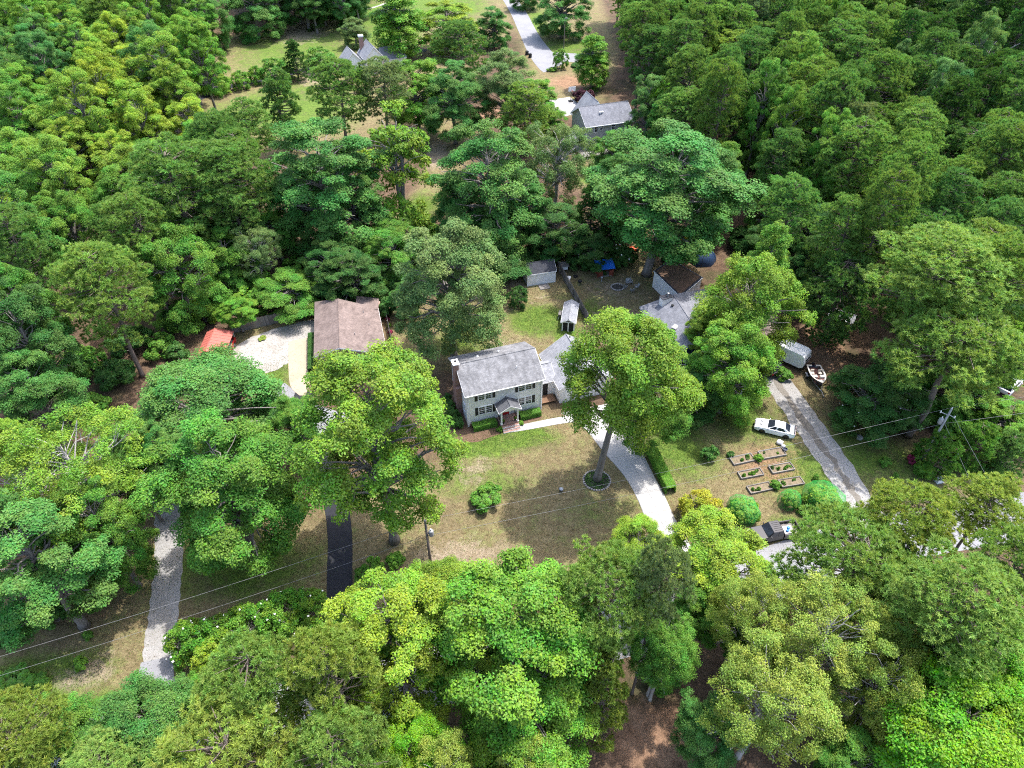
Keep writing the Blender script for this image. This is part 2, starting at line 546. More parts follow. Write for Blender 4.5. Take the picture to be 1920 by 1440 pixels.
def pine_proto(name, seed, Rr=4.6, H=24.0, z_low=12.0, n_puff=95, tufts=17, blades=17, needle=0.36, width=0.042, conic=0.0):
    rng = np.random.default_rng(seed)
    hz = (H - z_low) / 2
    zc = z_low + hz
    u = np.sort(rng.uniform(0.0, 1.0, n_puff))                     # 0 at the crown base, 1 at the tip
    prof = np.power(np.sin(np.pi * np.clip(0.16 + 0.80 * u, 0, 1)), 0.62)
    if conic: prof = prof * (1 - conic) + conic * np.power(np.clip(1.08 - u, 0, 1), 0.75)
    ph = np.arange(n_puff) * 2.399963 + rng.normal(0, 0.35, n_puff)
    bl = Rr * prof * np.where(rng.uniform(size=n_puff) < 0.35, rng.uniform(0.3, 0.65, n_puff), rng.uniform(0.72, 1.02, n_puff))
    zz = z_low + (H - z_low - 0.8) * np.power(u, 0.85)
    pc = np.stack([bl * np.cos(ph), bl * np.sin(ph), zz], 1) + rng.normal(0, 0.2, (n_puff, 3))
    pr = Rr * 0.23 * rng.uniform(0.7, 1.3, n_puff)
    V, T = [], []
    for k in range(n_puff):
        out = np.array([math.cos(ph[k]), math.sin(ph[k]), 0.35])
        nt = max(5, int(tufts * (pr[k] / (Rr * 0.23)) ** 1.6))
        td = unit(rand_dirs(rng, nt) + out * 0.35 + np.array([0, 0, 0.6]))
        tc = pc[k] + td * pr[k] * rng.uniform(0.55, 1.0, (nt, 1)) * np.array([1.15, 1.15, 0.62])
        pt = rng.uniform(-0.12, 0.12); pw = rng.uniform(-0.15, 0.15)
        for j in range(nt):
            ax = unit(td[j] * 0.6 + out * 0.25 + np.array([0, 0, 0.55]))
            bd = unit(rand_dirs(rng, blades) * 0.85 + ax * 0.75)
            side = unit(np.cross(bd, rng.normal(size=(blades, 3)))) * width * rng.uniform(0.7, 1.3, (blades, 1))
            ln = needle * rng.uniform(0.65, 1.15, (blades, 1))
            b0 = tc[j] - ax * 0.08 + rng.normal(0, 0.03, (blades, 3))
            V.append(np.stack([b0 - side, b0 + side, b0 + bd * ln + side * 0.25, b0 + bd * ln - side * 0.25], 1))
            t = np.empty((blades, 3))
            t[:, 0] = np.clip(0.5 + pt + rng.normal(0, 0.09) + rng.normal(0, 0.1, blades), 0, 1)
            t[:, 1] = np.clip(0.5 + pw + rng.normal(0, 0.15) + rng.normal(0, 0.1, blades), 0, 1)
            t[:, 2] = rng.uniform(0.2, 0.8, blades)
            T.append(t)
    crown = np_mesh(name + '_crown', np.concatenate(V), 4, np.concatenate(T), MAT['needle'])
    mb = MB()
    off = rng.normal(0, 0.16, (7, 2)); off[:2] = 0
    hts = [0, 0.03, 0.25, 0.5, 0.7, 0.86, 0.98]
    ln = rng.normal(0, 0.5, 2)
    pts = [np.array([ln[0] * h + off[i][0], ln[1] * h + off[i][1], H * h]) for i, h in enumerate(hts)]
    b = H * 0.0125
    rad_t = [b * 1.3, b, b * 0.88, b * 0.7, b * 0.48, b * 0.26, 0.03]
    mb.tube(pts, rad_t, 8)
    for k in range(0, n_puff):
        a = np.array([np.interp(pc[k][2] - bl[k] * 0.22, [p[2] for p in pts], [p[0] for p in pts]), np.interp(pc[k][2] - bl[k] * 0.22, [p[2] for p in pts], [p[1] for p in pts]), pc[k][2] - bl[k] * 0.22])
        m1 = a * 0.5 + pc[k] * 0.5 + np.array([0, 0, -0.06 * bl[k]])
        mb.tube([a, m1, pc[k]], [0.07, 0.05, 0.025], 4, False)
    for k in range(6):                                              # dead stubs below the crown
        h = rng.uniform(0.55, 1.0) * z_low; w = rng.uniform(0, 6.28); L = rng.uniform(0.5, 1.8)
        a = np.array([np.interp(h, [p[2] for p in pts], [p[0] for p in pts]), np.interp(h, [p[2] for p in pts], [p[1] for p in pts]), h])
        mb.tube([a, a + np.array([math.cos(w) * L, math.sin(w) * L, 0.15 * L])], [0.04, 0.012], 4, False)
    trunk = mb.mesh(name + '_trunk', MAT['pine_bark'], True)
    zc, Rr, H = measured(V)
    return trunk, crown, zc, Rr, H

def shrub_proto(name, seed, n_clump=26, per=170, leaf=0.14, zmin=-0.3):
    """a unit shrub: radius 1, height about 1.5"""
    rng = np.random.default_rng(seed)
    d = fib_dirs(n_clump, zmin, rng, 0.2)
    cc = d * rng.uniform(0.42, 0.86, (n_clump, 1)) * np.array([1 + 0.12 * rng.normal(), 1, 0.85]) + np.array([0, 0, 0.62])
    cr = rng.uniform(0.17, 0.34, n_clump)
    V, T = [], []
    for k in range(n_clump):
        m = int(per * (cr[k] / 0.25) ** 1.6)
        dd = unit(rand_dirs(rng, m) + d[k] * 0.6 + np.array([0, 0, 0.3]))
        p = cc[k] + dd * cr[k] * np.power(rng.uniform(0.1, 1, (m, 1)), 0.5)
        p[:, 2] = np.maximum(p[:, 2], 0.02)
        V.append(leaves(rng, p, dd * 0.6 + d[k] * 0.3 + np.array([0, 0, 0.4]) + rng.normal(size=(m, 3)) * 0.45, leaf * rng.uniform(0.6, 1.3, m)))
        t = np.empty((m, 3))
        t[:, 0] = np.clip(0.5 + rng.uniform(-0.12, 0.12) + rng.normal(0, 0.16, m), 0, 1)
        t[:, 1] = np.clip(0.5 + rng.uniform(-0.15, 0.15) + rng.normal(0, 0.18, m), 0, 1)
        t[:, 2] = rng.uniform(0.2, 0.9, m)
        T.append(t)
    crown = np_mesh(name + '_crown', np.concatenate(V), 4, np.concatenate(T), MAT['leaf'])
    mb = MB()
    for k in range(7):
        q = cc[int(rng.integers(n_clump))]
        mb.tube([(0.05 * math.cos(k), 0.05 * math.sin(k), 0), q * 0.5 + np.array([0, 0, 0.05]), q], [0.035, 0.025, 0.012], 4, False)
    return mb.mesh(name + '_trunk', MAT['oak_bark'], True), crown

BROAD = [broad_proto('oak', 11, 6, 18, 2.4, 70, 1250, 0.185, 0.26),
         broad_proto('maple', 12, 6, 18, 2.2, 76, 1130, 0.18, 0.245),
         broad_proto('gum', 13, 6, 19, 2.4, 80, 1050, 0.185, 0.235, top=0.85),
         broad_proto('poplar', 14, 5.6, 20, 2.6, 74, 1080, 0.185, 0.245, top=0.9),
         broad_proto('ash', 15, 6, 17, 2.4, 64, 1300, 0.178, 0.28)]
LOOSE = [broad_proto('birch', 21, 6.2, 16, 2.4, 80, 720, 0.17, 0.22, 0.35, 1.0, 9, 0.12, 'pale_bark', 1.0),
         broad_proto('willow_oak', 22, 6.2, 17, 2.6, 84, 720, 0.165, 0.21, 0.3, 1.0, 9, 0.08, 'pale_bark', 1.0)]
SPARSE = [broad_proto('slim_tree', 31, 4.6, 19, 8.0, 34, 400, 0.27, 0.27, 0.1, 1.0, 8, 0.1, 'oak_bark', 1.0, 3)]
SMALL = [broad_proto('small_tree', 41, 3.0, 6.2, 0.9, 34, 330, 0.20, 0.30, stems=2),
         broad_proto('myrtle', 42, 3.0, 5.5, 0.5, 38, 330, 0.20, 0.27, 0.2, stems=3)]
TULIP = [broad_proto('tulip_tree', 51, 3.4, 17, 2.0, 84, 420, 0.21, 0.40, 0.0, 1.3)]
PINE = [pine_proto('pine', 61, 4.6, 24, 10.0, 120, 21, 22), pine_proto('pine', 62, 4.8, 23, 9.5, 125, 21, 22), pine_proto('pine', 63, 4.3, 25, 11.5, 110, 21, 22), pine_proto('pine', 64, 5.0, 24, 11.0, 130, 21, 22)]
CEDAR = [pine_proto('cedar', 71, 2.6, 13, 1.0, 150, 14, 15, 0.26, 0.04, 0.75), pine_proto('young_pine', 72, 3.0, 11, 1.0, 100, 14, 14, 0.34, 0.045, 0.6)]
SHRUB = [shrub_proto('shrub', 81), shrub_proto('shrub', 82, 30, 160, 0.13), shrub_proto('shrub', 83, 34, 120, 0.17)]
BROADH = [broad_proto('oak_high', 16, 6, 18, 6.6, 58, 1200, 0.178, 0.265, zmin=-0.6), broad_proto('maple_high', 17, 6, 18, 7.4, 58, 1160, 0.178, 0.255, zmin=-0.6), broad_proto('gum_high', 18, 6, 18, 6.0, 62, 1070, 0.182, 0.245, zmin=-0.6)]
PINEH = [pine_proto('pine_high', 65, 4.8, 24, 14.5, 110, 21, 22), pine_proto('pine_high', 66, 5.0, 24, 15.5, 100, 22, 22)]
KINDS = {'B': BROAD, 'L': LOOSE, 'S': SPARSE, 's': SMALL, 'T': TULIP, 'P': PINE, 'C': CEDAR}
KNAME = {'B': 'broadleaf_tree', 'L': 'broadleaf_tree', 'S': 'slender_tree', 's': 'small_tree', 'T': 'tulip_tree', 'P': 'pine_tree', 'C': 'conifer_tree'}

TINT = {  # leaf colours (linear base colour)
    'bright': (0.162, 0.275, 0.042), 'yellow': (0.205, 0.320, 0.044), 'mid': (0.110, 0.240, 0.042), 'fresh': (0.135, 0.280, 0.042),
    'deep': (0.090, 0.210, 0.050), 'dark': (0.060, 0.140, 0.034), 'greyg': (0.140, 0.220, 0.072), 'olive': (0.215, 0.290, 0.058),
    'lime': (0.145, 0.310, 0.032), 'pine': (0.150, 0.272, 0.070), 'dpine': (0.115, 0.228, 0.062), 'lpine': (0.205, 0.325, 0.078),
    'ypine': (0.250, 0.335, 0.072), 'gpine': (0.185, 0.260, 0.110), 'gold': (0.320, 0.340, 0.045), 'purple': (0.055, 0.020, 0.030),
    'pink': (0.30, 0.05, 0.10)}
tree_rng = random.Random(99)
def plant(kind, p, radius, height, colour, label, cat='tree', group=None, which=None, jitter=0.0, name=None, rot=None, proto=None):
    protos = KINDS[kind]
    pr = proto or protos[tree_rng.randrange(len(protos)) if which is None else which % len(protos)]
    trunk, crown, zc, R0, H0 = pr
    t = thing(name or KNAME[kind], label, cat, (p[0], p[1], 0), tree_rng.uniform(0, 6.28) if rot is None else rot, group)
    k = (radius / R0, radius / R0, height / H0)
    a = link('trunk', trunk, t); a.scale = k
    b = link('crown', crown, t); b.scale = k
    c = TINT[colour]
    w = 1 + tree_rng.uniform(-jitter, jitter); g = 1 + tree_rng.uniform(-jitter, jitter) * 0.7
    b.color = (c[0] * w * g, c[1] * w, c[2] * w / g, 1)
    return t
def tree_box(kind, box, height, colour, label, base=None, which=None, **kw):
    """crown seen in the photo box (u0, v0, u1, v1); the foot pixel (if it shows) or the height fixes the distance"""
    u0, v0, u1, v1 = box
    u, v, ru, rv = (u0 + u1) / 2, (v0 + v1) / 2, (u1 - u0) / 2, (v1 - v0) / 2
    if base:
        g0 = G(*base)
        zs = np.linspace(1, 30, 291)
        zc = float(zs[np.argmin([abs(pixel_of((g0.x, g0.y, z))[1] - v) for z in zs])])
        p = Vector((g0.x, g0.y, zc))
        height = None
    else:
        zc = height * 0.62
        p = G(u, v, zc)
    for _ in range(4):
        k = depth_at(p) / FPX
        Rm, Vm = ru * k, rv * k
        d = Vector((p.x, p.y, p.z - CAM_H)).normalized()
        st, ct = -d.z, math.sqrt(1 - d.z * d.z)
        hz = math.sqrt(max(Vm * Vm - (Rm * st) ** 2, (0.45 * Rm) ** 2)) / ct
        hz = min(hz, 0.48 * height if height else 0.92 * zc)
        if not base:
            zc = height - hz
            p = G(u, v, zc)
    H = zc + hz
    low = max(0.0, (zc - hz) / H)
    pools = {'B': [BROAD, BROADH], 'P': [PINE, PINEH]}.get(kind, [KINDS[kind]])
    best = min(pools, key=lambda q: abs((2 * q[0][2] / q[0][4] - 1) - low))
    pr = best[(which if which is not None else tree_rng.randrange(len(best))) % len(best)]
    t = plant(kind, p, Rm, H, colour, label, proto=pr, **kw)
    cr = [c for c in t.children if c.name.startswith('crown')][0]
    hz0 = pr[4] - pr[2]
    cr.scale = (Rm / pr[3], Rm / pr[3], hz / hz0)
    cr.location.z = zc - pr[2] * hz / hz0
    return t
def tree_px(kind, u, v, r_px, height, colour, label, rv=None, **kw):
    rv = rv or r_px
    return tree_box(kind, (u - r_px, v - rv, u + r_px, v + rv), height, colour, label, **kw)
def shrub(p, radius, height, colour, label, cat='shrub', group=None, which=None, name='shrub'):
    trunk, crown = SHRUB[tree_rng.randrange(3) if which is None else which]
    t = thing(name, label, cat, (p[0], p[1], 0), tree_rng.uniform(0, 6.28), group)
    k = (radius, radius, height / 1.5)
    a = link('stems', trunk, t); a.scale = k
    b = link('foliage', crown, t); b.scale = k
    b.color = (*TINT[colour], 1)
    return t
def shrub_px(u, v, r_px, height, colour, label, **kw):
    p = G(u, v, height * 0.45)
    return shrub(p, r_px * depth_at(p) / FPX, height, colour, label, **kw)
# ------------------------------------------------------------------ ground: one sheet to the horizon, painted with soft zones
def axis(lo, hi, step, far):
    a = list(np.arange(lo, hi + step * 0.5, step))
    s, x, left, right = step, lo, [], []
    while x > -far:
        s *= 1.5; x -= s; left.append(x)
    s, x = step, hi
    while x < far:
        s *= 1.5; x += s; right.append(x)
    return np.array(left[::-1] + a + right)
gx, gy = axis(-120, 120, 1.0, 4000), axis(8, 250, 1.0, 4000)
GX, GY = np.meshgrid(gx, gy)
P2 = np.stack([GX.ravel(), GY.ravel()], 1)
def zone(px, soft=1.6, z=0.0):
    """1 inside the polygon (photo pixels), fading over `soft` metres"""
    poly = np.array([G(u, v, z)[:2] for u, v in px])
    x, y = P2[:, 0], P2[:, 1]
    inside = np.zeros(len(P2), bool); dist = np.full(len(P2), 1e9)
    for i in range(len(poly)):
        a, b = poly[i], poly[(i + 1) % len(poly)]
        cond = (a[1] > y) != (b[1] > y)
        with np.errstate(divide='ignore', invalid='ignore'):
            xi = a[0] + (y - a[1]) * (b[0] - a[0]) / (b[1] - a[1])
        inside ^= cond & (x < xi)
        ab = b - a
        t = np.clip(((x - a[0]) * ab[0] + (y - a[1]) * ab[1]) / (ab @ ab + 1e-9), 0, 1)
        dist = np.minimum(dist, np.hypot(x - a[0] - t * ab[0], y - a[1] - t * ab[1]))
    sd = np.where(inside, dist, -dist)
    return np.clip(0.5 + sd / (2 * soft), 0, 1)
def spot(u, v, ru, rv):
    c, e = G(u, v), G(u + ru, v)
    n = G(u, v - rv)
    return np.clip(1.25 - np.sqrt(((P2[:, 0] - c.x) / (e.x - c.x)) ** 2 + ((P2[:, 1] - c.y) / (n.y - c.y)) ** 2), 0, 1)
lawn = np.zeros(len(P2))
for px in ([(830, 860), (845, 780), (1080, 770), (1200, 880), (1290, 1010), (1300, 1090), (1000, 1130), (800, 1120), (560, 1190), (600, 960), (700, 900)],
           [(1190, 800), (1260, 720), (1430, 690), (1480, 750), (1600, 900), (1650, 960), (1470, 1045), (1270, 1030)],
           [(1470, 710), (1560, 690), (1580, 780), (1720, 850), (1920, 880), (1920, 950), (1640, 960)],
           [(720, 590), (820, 560), (960, 520), (1050, 505), (1110, 610), (1070, 680), (860, 690), (740, 700)],
           [(1045, 505), (1080, 485), (1205, 450), (1240, 520), (1220, 575), (1240, 660), (1130, 660)],
           [(-100, 1230), (200, 1130), (280, 960), (310, 960), (340, 1000), (620, 960), (640, 1160), (420, 1290), (330, 1290), (180, 1460), (-100, 1440)],
           [(370, 180), (370, 70), (520, 60), (620, 10), (700, -40), (960, -40), (960, 60), (800, 180), (700, 260), (560, 300), (440, 290), (380, 230)],
           [(780, 240), (880, 200), (900, 270), (830, 380), (740, 480), (710, 440), (800, 330)],
           [(940, -20), (1120, -20), (1160, 100), (1120, 210), (1000, 230), (990, 120)],
           [(1080, 290), (1160, 290), (1150, 350), (1080, 350)],
           [(430, 620), (600, 560), (620, 740), (540, 760), (440, 700)]):
    lawn = np.maximum(lawn, zone(px))
lush = np.zeros(len(P2))
for s, k in ((spot(900, 825, 70, 35), 1.0), (spot(990, 820, 60, 22), 0.8), (spot(835, 790, 25, 45), 0.8), (spot(1010, 600, 55, 30), 0.75), (spot(1060, 620, 22, 40), 0.8),
             (spot(880, 640, 70, 30), 0.4), (spot(1270, 840, 70, 60), 0.6), (spot(1400, 790, 90, 40), 0.45), (spot(1500, 890, 80, 60), 0.5), (spot(1500, 985, 60, 25), 0.55),
             (spot(1640, 850, 120, 70), 0.45), (spot(450, 1060, 140, 60), 0.65), (spot(100, 1260, 110, 45), 0.7), (spot(230, 1330, 90, 40), 0.9), (spot(480, 215, 110, 40), 0.55),
             (spot(560, 90, 130, 50), 0.5), (spot(560, 200, 120, 50), 0.6), (spot(720, 40, 90, 40), 1.0), (spot(820, 10, 90, 30), 1.0), (spot(500, 190, 60, 20), 0.6), (spot(1010, 40, 40, 30), 0.5), (spot(1060, 90, 50, 20), 0.7),
             (spot(790, 400, 40, 40), 0.7), (spot(1115, 330, 35, 20), 0.9), (spot(515, 700, 40, 40), 0.6), (spot(1110, 585, 30, 25), 0.5), (spot(1150, 960, 70, 40), 0.15),
             (spot(900, 900, 90, 40), 0.3)):
    lush = np.maximum(lush, s * k)
mulch = np.zeros(len(P2))     # raked pine straw and bark, redder than the wood floor
for s, k in ((spot(1240, 1380, 150, 90), 1.0), (spot(1330, 1140, 80, 60), 0.8), (spot(1540, 660, 60, 60), 0.9), (spot(1270, 470, 110, 50), 0.5), (spot(270, 960, 40, 90), 0.6),
             (spot(1440, 870, 90, 55), 0.75), (spot(1480, 950, 60, 30), 0.5), (spot(400, 645, 40, 30), 0.8), (spot(510, 450, 40, 30), 1.0), (spot(860, 790, 30, 40), 0.0), (spot(150, 1150, 200, 30), 0.5),
             (spot(1070, 155, 60, 20), 0.9), (spot(930, 215, 60, 20), 0.8), (spot(1340, 780, 40, 20), 0.4)):
    mulch = np.maximum(mulch, s * k)
bare = np.zeros(len(P2))      # worn pale earth in the yards
for s, k in ((spot(880, 880, 60, 45), 0.55), (spot(1150, 540, 90, 45), 0.55), (spot(960, 530, 60, 25), 0.8), (spot(1160, 600, 60, 30), 0.9), (spot(950, 650, 90, 30), 0.55), (spot(860, 1040, 130, 45), 0.7), (spot(160, 1260, 70, 50), 0.8),
             (spot(820, 290, 30, 40), 0.9), (spot(1040, 40, 40, 20), 0.6), (spot(560, 60, 80, 30), 0.75), (spot(590, 145, 40, 20), 0.8), (spot(1130, 1060, 50, 30), 0.8), (spot(1000, 560, 60, 30), 0.4)):
    bare = np.maximum(bare, s * k)
me = bpy.data.meshes.new('ground')
nx, ny = len(gx), len(gy)
me.vertices.add(nx * ny)
me.vertices.foreach_set('co', np.stack([P2[:, 0], P2[:, 1], np.zeros(len(P2))], 1).astype(np.float32).ravel())
ii, jj = np.meshgrid(np.arange(nx - 1), np.arange(ny - 1))
q = (jj * nx + ii).ravel()
loops = np.stack([q, q + 1, q + nx + 1, q + nx], 1).astype(np.int32)
me.loops.add(loops.size)
me.loops.foreach_set('vertex_index', loops.ravel())
me.polygons.add(len(loops))
me.polygons.foreach_set('loop_start', np.arange(0, loops.size, 4, dtype=np.int32))
for nm, arr in (('zone_a', (lawn, lush, mulch)), ('zone_b', (bare, bare, bare))):
    at = me.attributes.new(nm, 'FLOAT_COLOR', 'POINT')
    c = np.ones((len(P2), 4), np.float32)
    for k in range(3): c[:, k] = arr[k]
    at.data.foreach_set('color', c.ravel())
me.update(calc_edges=True)
g = NT('ground')
co = g.pos()
za = g.n('ShaderNodeAttribute', attribute_name='zone_a'); zs = g.n('ShaderNodeSeparateColor'); g.l(za.outputs['Color'], zs.inputs[0])
zb = g.n('ShaderNodeAttribute', attribute_name='zone_b'); zt = g.n('ShaderNodeSeparateColor'); g.l(zb.outputs['Color'], zt.inputs[0])
n_big, n_mid, n_fine, n_tiny = g.noise(0.11, 6, 0.65, co, 0.5), g.noise(0.5, 8, 0.7, co, 0.3), g.noise(2.6, 6, 0.75, co), g.noise(5.0, 5, 0.85, co)
patch = g.math('ADD', g.math('MULTIPLY', n_mid, 0.6), g.math('MULTIPLY', n_fine, 0.4))
n_pat = g.noise(0.28, 9, 0.72, co, 0.8)
n_clod = g.noise(1.3, 7, 0.78, co, 0.6)
tan = g.mix(g.ramp(n_clod, [(0.36, 0.0), (0.64, 1.0)]), (0.125, 0.098, 0.046), (0.235, 0.190, 0.104))
earth = g.mix(g.ramp(n_fine, [(0.35, 0.0), (0.65, 1.0)]), (0.20, 0.152, 0.102), (0.33, 0.268, 0.195))
grass = g.mix(g.ramp(n_clod, [(0.34, 0.0), (0.66, 1.0)]), (0.050, 0.098, 0.017), (0.140, 0.205, 0.034))
mix3 = g.math('ADD', g.math('MULTIPLY', n_pat, 0.55), g.math('MULTIPLY', n_clod, 0.45))
lushf = g.math('ADD', g.math('MULTIPLY', zs.outputs[1], 0.52), g.math('MULTIPLY', mix3, 1.0))
lawn_c = g.mix(g.ramp(lushf, [(0.49, 0.0), (0.72, 1.0)]), tan, grass)
baref = g.math('ADD', g.math('MULTIPLY', zt.outputs[0], 0.34), g.math('MULTIPLY', g.noise(0.45, 9, 0.78, co, 1.2), 0.75))
lawn_c = g.mix(g.ramp(baref, [(0.50, 0.0), (0.62, 0.85)]), lawn_c, earth)
lawn_c = g.mix(g.ramp(g.noise(0.19, 7, 0.7, co, 0.9), [(0.52, 0.0), (0.66, 0.55)]), lawn_c, (0.115, 0.088, 0.052))
floor_c = g.mix(g.ramp(patch, [(0.35, 0.0), (0.65, 1.0)]), (0.055, 0.036, 0.024), (0.150, 0.098, 0.064))
floor_c = g.mix(g.ramp(n_big, [(0.5, 0.0), (0.65, 0.5)]), floor_c, (0.035, 0.055, 0.016))
straw = g.mix(g.ramp(patch, [(0.35, 0.0), (0.65, 1.0)]), (0.150, 0.082, 0.048), (0.33, 0.20, 0.125))
col = g.mix(g.math('ADD', zs.outputs[0], g.math('MULTIPLY', g.math('SUBTRACT', n_mid, 0.5), 0.9), True), floor_c, lawn_c)
col = g.mix(g.ramp(g.math('ADD', zs.outputs[2], g.math('MULTIPLY', g.math('SUBTRACT', patch, 0.5), 1.6)), [(0.35, 0.0), (0.75, 0.9)]), col, straw)
col = g.mix(0.85, col, g.ramp(n_tiny, [(0.3, 0.5), (0.7, 1.5)]), 'MULTIPLY')
g.principled(col, 0.95, 0, 0.15, g.math('ADD', n_fine, n_tiny), 0.12, 0.9)
me.materials.append(g.m)
tag(link('ground', me), 'dry patchy lawn and leaf littered ground under the whole neighbourhood', None, None, 'structure')

# ------------------------------------------------------------------ paved and gravel surfaces
def mat_paving(name, a, b, stain, scale=1.0, tiny=0.35, bump=0.3):
    m = NT(name)
    co = m.pos()
    n1, n2, n3 = m.noise(0.25 * scale, 7, 0.7, co, 0.4), m.noise(2.2 * scale, 6, 0.75, co), m.noise(11 * scale, 4, 0.85, co)
    c = m.mix(m.ramp(n2, [(0.3, 0.0), (0.7, 1.0)]), a, b)
    c = m.mix(m.ramp(n1, [(0.45, 0.0), (0.75, 0.75)]), c, stain)
    c = m.mix(0.8, c, m.ramp(n3, [(0.25, 1 - tiny), (0.75, 1 + tiny)]), 'MULTIPLY')
    m.principled(c, 0.92, 0, 0.25, n3, 0.02, bump)
    MAT[name] = m.m
    return m.m
mat_paving('concrete', (0.33, 0.32, 0.305), (0.38, 0.37, 0.355), (0.28, 0.272, 0.26), 1.0, 0.06, 0.2)
mat_paving('road_asphalt', (0.20, 0.20, 0.21), (0.25, 0.25, 0.26), (0.16, 0.16, 0.17), 0.8, 0.1)
mat_paving('dark_asphalt', (0.018, 0.019, 0.024), (0.026, 0.027, 0.033), (0.034, 0.034, 0.038), 0.8, 0.2)
mat_paving('gravel', (0.24, 0.23, 0.22), (0.33, 0.32, 0.305), (0.18, 0.16, 0.135), 1.2, 0.3, 0.8)
mat_paving('pale_gravel', (0.25, 0.235, 0.215), (0.36, 0.34, 0.315), (0.19, 0.165, 0.13), 1.0, 0.35, 0.8)
mat_paving('buff_concrete', (0.32, 0.26, 0.19), (0.37, 0.305, 0.225), (0.27, 0.215, 0.15), 1.0, 0.12, 0.2)
mat_paving('mulch', (0.09, 0.055, 0.038), (0.19, 0.115, 0.075), (0.07, 0.045, 0.03), 1.5, 0.5, 1.0)

def catmull(pts, n=8):
    pts = [Vector(p) for p in pts]
    out = []
    for i in range(len(pts) - 1):
        p0, p1, p2, p3 = pts[max(i - 1, 0)], pts[i], pts[i + 1], pts[min(i + 2, len(pts) - 1)]
        for k in range(n):
            t = k / n
            out.append(0.5 * ((2 * p1) + (p2 - p0) * t + (2 * p0 - 5 * p1 + 4 * p2 - p3) * t * t + (3 * p1 - p0 - 3 * p2 + p3) * t ** 3))
    out.append(pts[-1])
    return out
def strip(name, left, right, mat, label, z=0.03, rag=0.0, n=8, world=False):
    """paved ribbon between two edges (photo pixels on the ground), a slab with real edges"""
    if not world:
        left, right = [G(*p) for p in left], [G(*p) for p in right]
    L, Rt = catmull(left, n), catmull(right, n)
    rnd = random.Random(len(name) * 31 + len(left))
    mb = MB()
    vs, fs = [], []
    m = len(L)
    for i in range(m):
        a, b = L[i].copy(), Rt[i].copy()
        d = (b - a); w = d.length; d.normalize()
        a -= d * rnd.uniform(-rag, rag); b += d * rnd.uniform(-rag, rag)
        vs += [(a.x, a.y, -0.15), (a.x, a.y, z), (a.x * 0.5 + b.x * 0.5, a.y * 0.5 + b.y * 0.5, z + 0.004), (b.x, b.y, z), (b.x, b.y, -0.15)]
    for i in range(m - 1):
        for k in range(4):
            fs.append((i * 5 + k, i * 5 + k + 1, (i + 1) * 5 + k + 1, (i + 1) * 5 + k))
    fs += [(0, 1, 2, 3, 4), tuple((m - 1) * 5 + k for k in (4, 3, 2, 1, 0))]
    mb.add(vs, fs)
    o = mb.build(name, MAT[mat])
    return tag(o, label, None, None, 'structure')
def centre_strip(name, px, width, mat, label, z=0.03, rag=0.0, n=8):
    pts = catmull([G(*p) for p in px], n)
    L, Rt = [], []
    for i, p in enumerate(pts):
        t = (pts[min(i + 1, len(pts) - 1)] - pts[max(i - 1, 0)]).normalized()
        s = Vector((-t.y, t.x, 0)) * width / 2
        L.append(p + s); Rt.append(p - s)
    return strip(name, L, Rt, mat, label, z, rag, 1, True)
centre_strip('road', [(-250, 1560), (100, 1430), (385, 1352), (700, 1290), (1000, 1222), (1250, 1150), (1400, 1095), (1500, 1056), (1640, 1015), (1800, 985), (2100, 940)], 6.2, 'road_asphalt', 'pale asphalt street running under the front trees', 0.012)
strip('driveway', [(1052, 775), (1095, 803), (1132, 848), (1172, 895), (1197, 940), (1215, 990), (1232, 1050), (1240, 1120)], [(1150, 755), (1178, 800), (1200, 840), (1224, 888), (1246, 930), (1272, 985), (1312, 1050), (1350, 1105)], 'concrete', 'pale concrete driveway curving past the big oak to the garage', 0.035)
def slabs(o, left, right, mat, every=6, gap=0.025, z0=0.03, z1=0.06, n=8):
    L, Rt = catmull([G(*p) for p in left], n), catmull([G(*p) for p in right], n)
    for i in range(0, len(L) - 1, every):
        j = min(i + every, len(L) - 1)
        for h in (0, 1):
            poly = []
            for k in range(i, j + 1):
                a = L[k].lerp(Rt[k], 0.012 if h == 0 else 0.503); poly.append(a)
            for k in range(j, i - 1, -1):
                a = L[k].lerp(Rt[k], 0.497 if h == 0 else 0.988); poly.append(a)
            c = sum(poly, Vector()) / len(poly)
            MB().prism([(p.x + (c.x - p.x) * gap / 2, p.y + (c.y - p.y) * gap / 2) for p in poly], z0, z1 + 0.002 * ((i // every + h) % 3)).build('slab', MAT[mat], o)
DRIVE_L = [(1052, 775), (1095, 803), (1132, 848), (1172, 895), (1197, 940), (1215, 990), (1232, 1050), (1240, 1120)]
DRIVE_R = [(1150, 755), (1178, 800), (1200, 840), (1224, 888), (1246, 930), (1272, 985), (1312, 1050), (1350, 1105)]
slabs(bpy.data.objects['driveway'], DRIVE_L, DRIVE_R, 'concrete')
strip('front_walk', [(946, 801), (984, 795), (1040, 784), (1085, 778)], [(951, 812), (990, 806), (1050, 795), (1098, 789)], 'concrete', 'white concrete walk from porch steps to the driveway', 0.045, n=3)
strip('gravel_lane', [(1395, 655), (1425, 705), (1480, 790), (1536, 870), (1578, 935), (1625, 1020)], [(1450, 655), (1478, 705), (1536, 785), (1598, 872), (1642, 945), (1700, 1010)], 'gravel', 'pale rutted gravel lane beside the white car', 0.02, 0.16)
mat_paving('worn_gravel', (0.15, 0.135, 0.115), (0.21, 0.19, 0.165), (0.12, 0.10, 0.075), 1.3, 0.4, 1.0)
strip('lane_crown', [(1417, 668), (1447, 712), (1502, 792), (1561, 872), (1603, 938), (1655, 1012)], [(1429, 668), (1459, 712), (1515, 791), (1573, 871), (1616, 939), (1668, 1011)], 'worn_gravel', 'darker worn strip along the middle of the gravel lane', 0.032, 0.28)
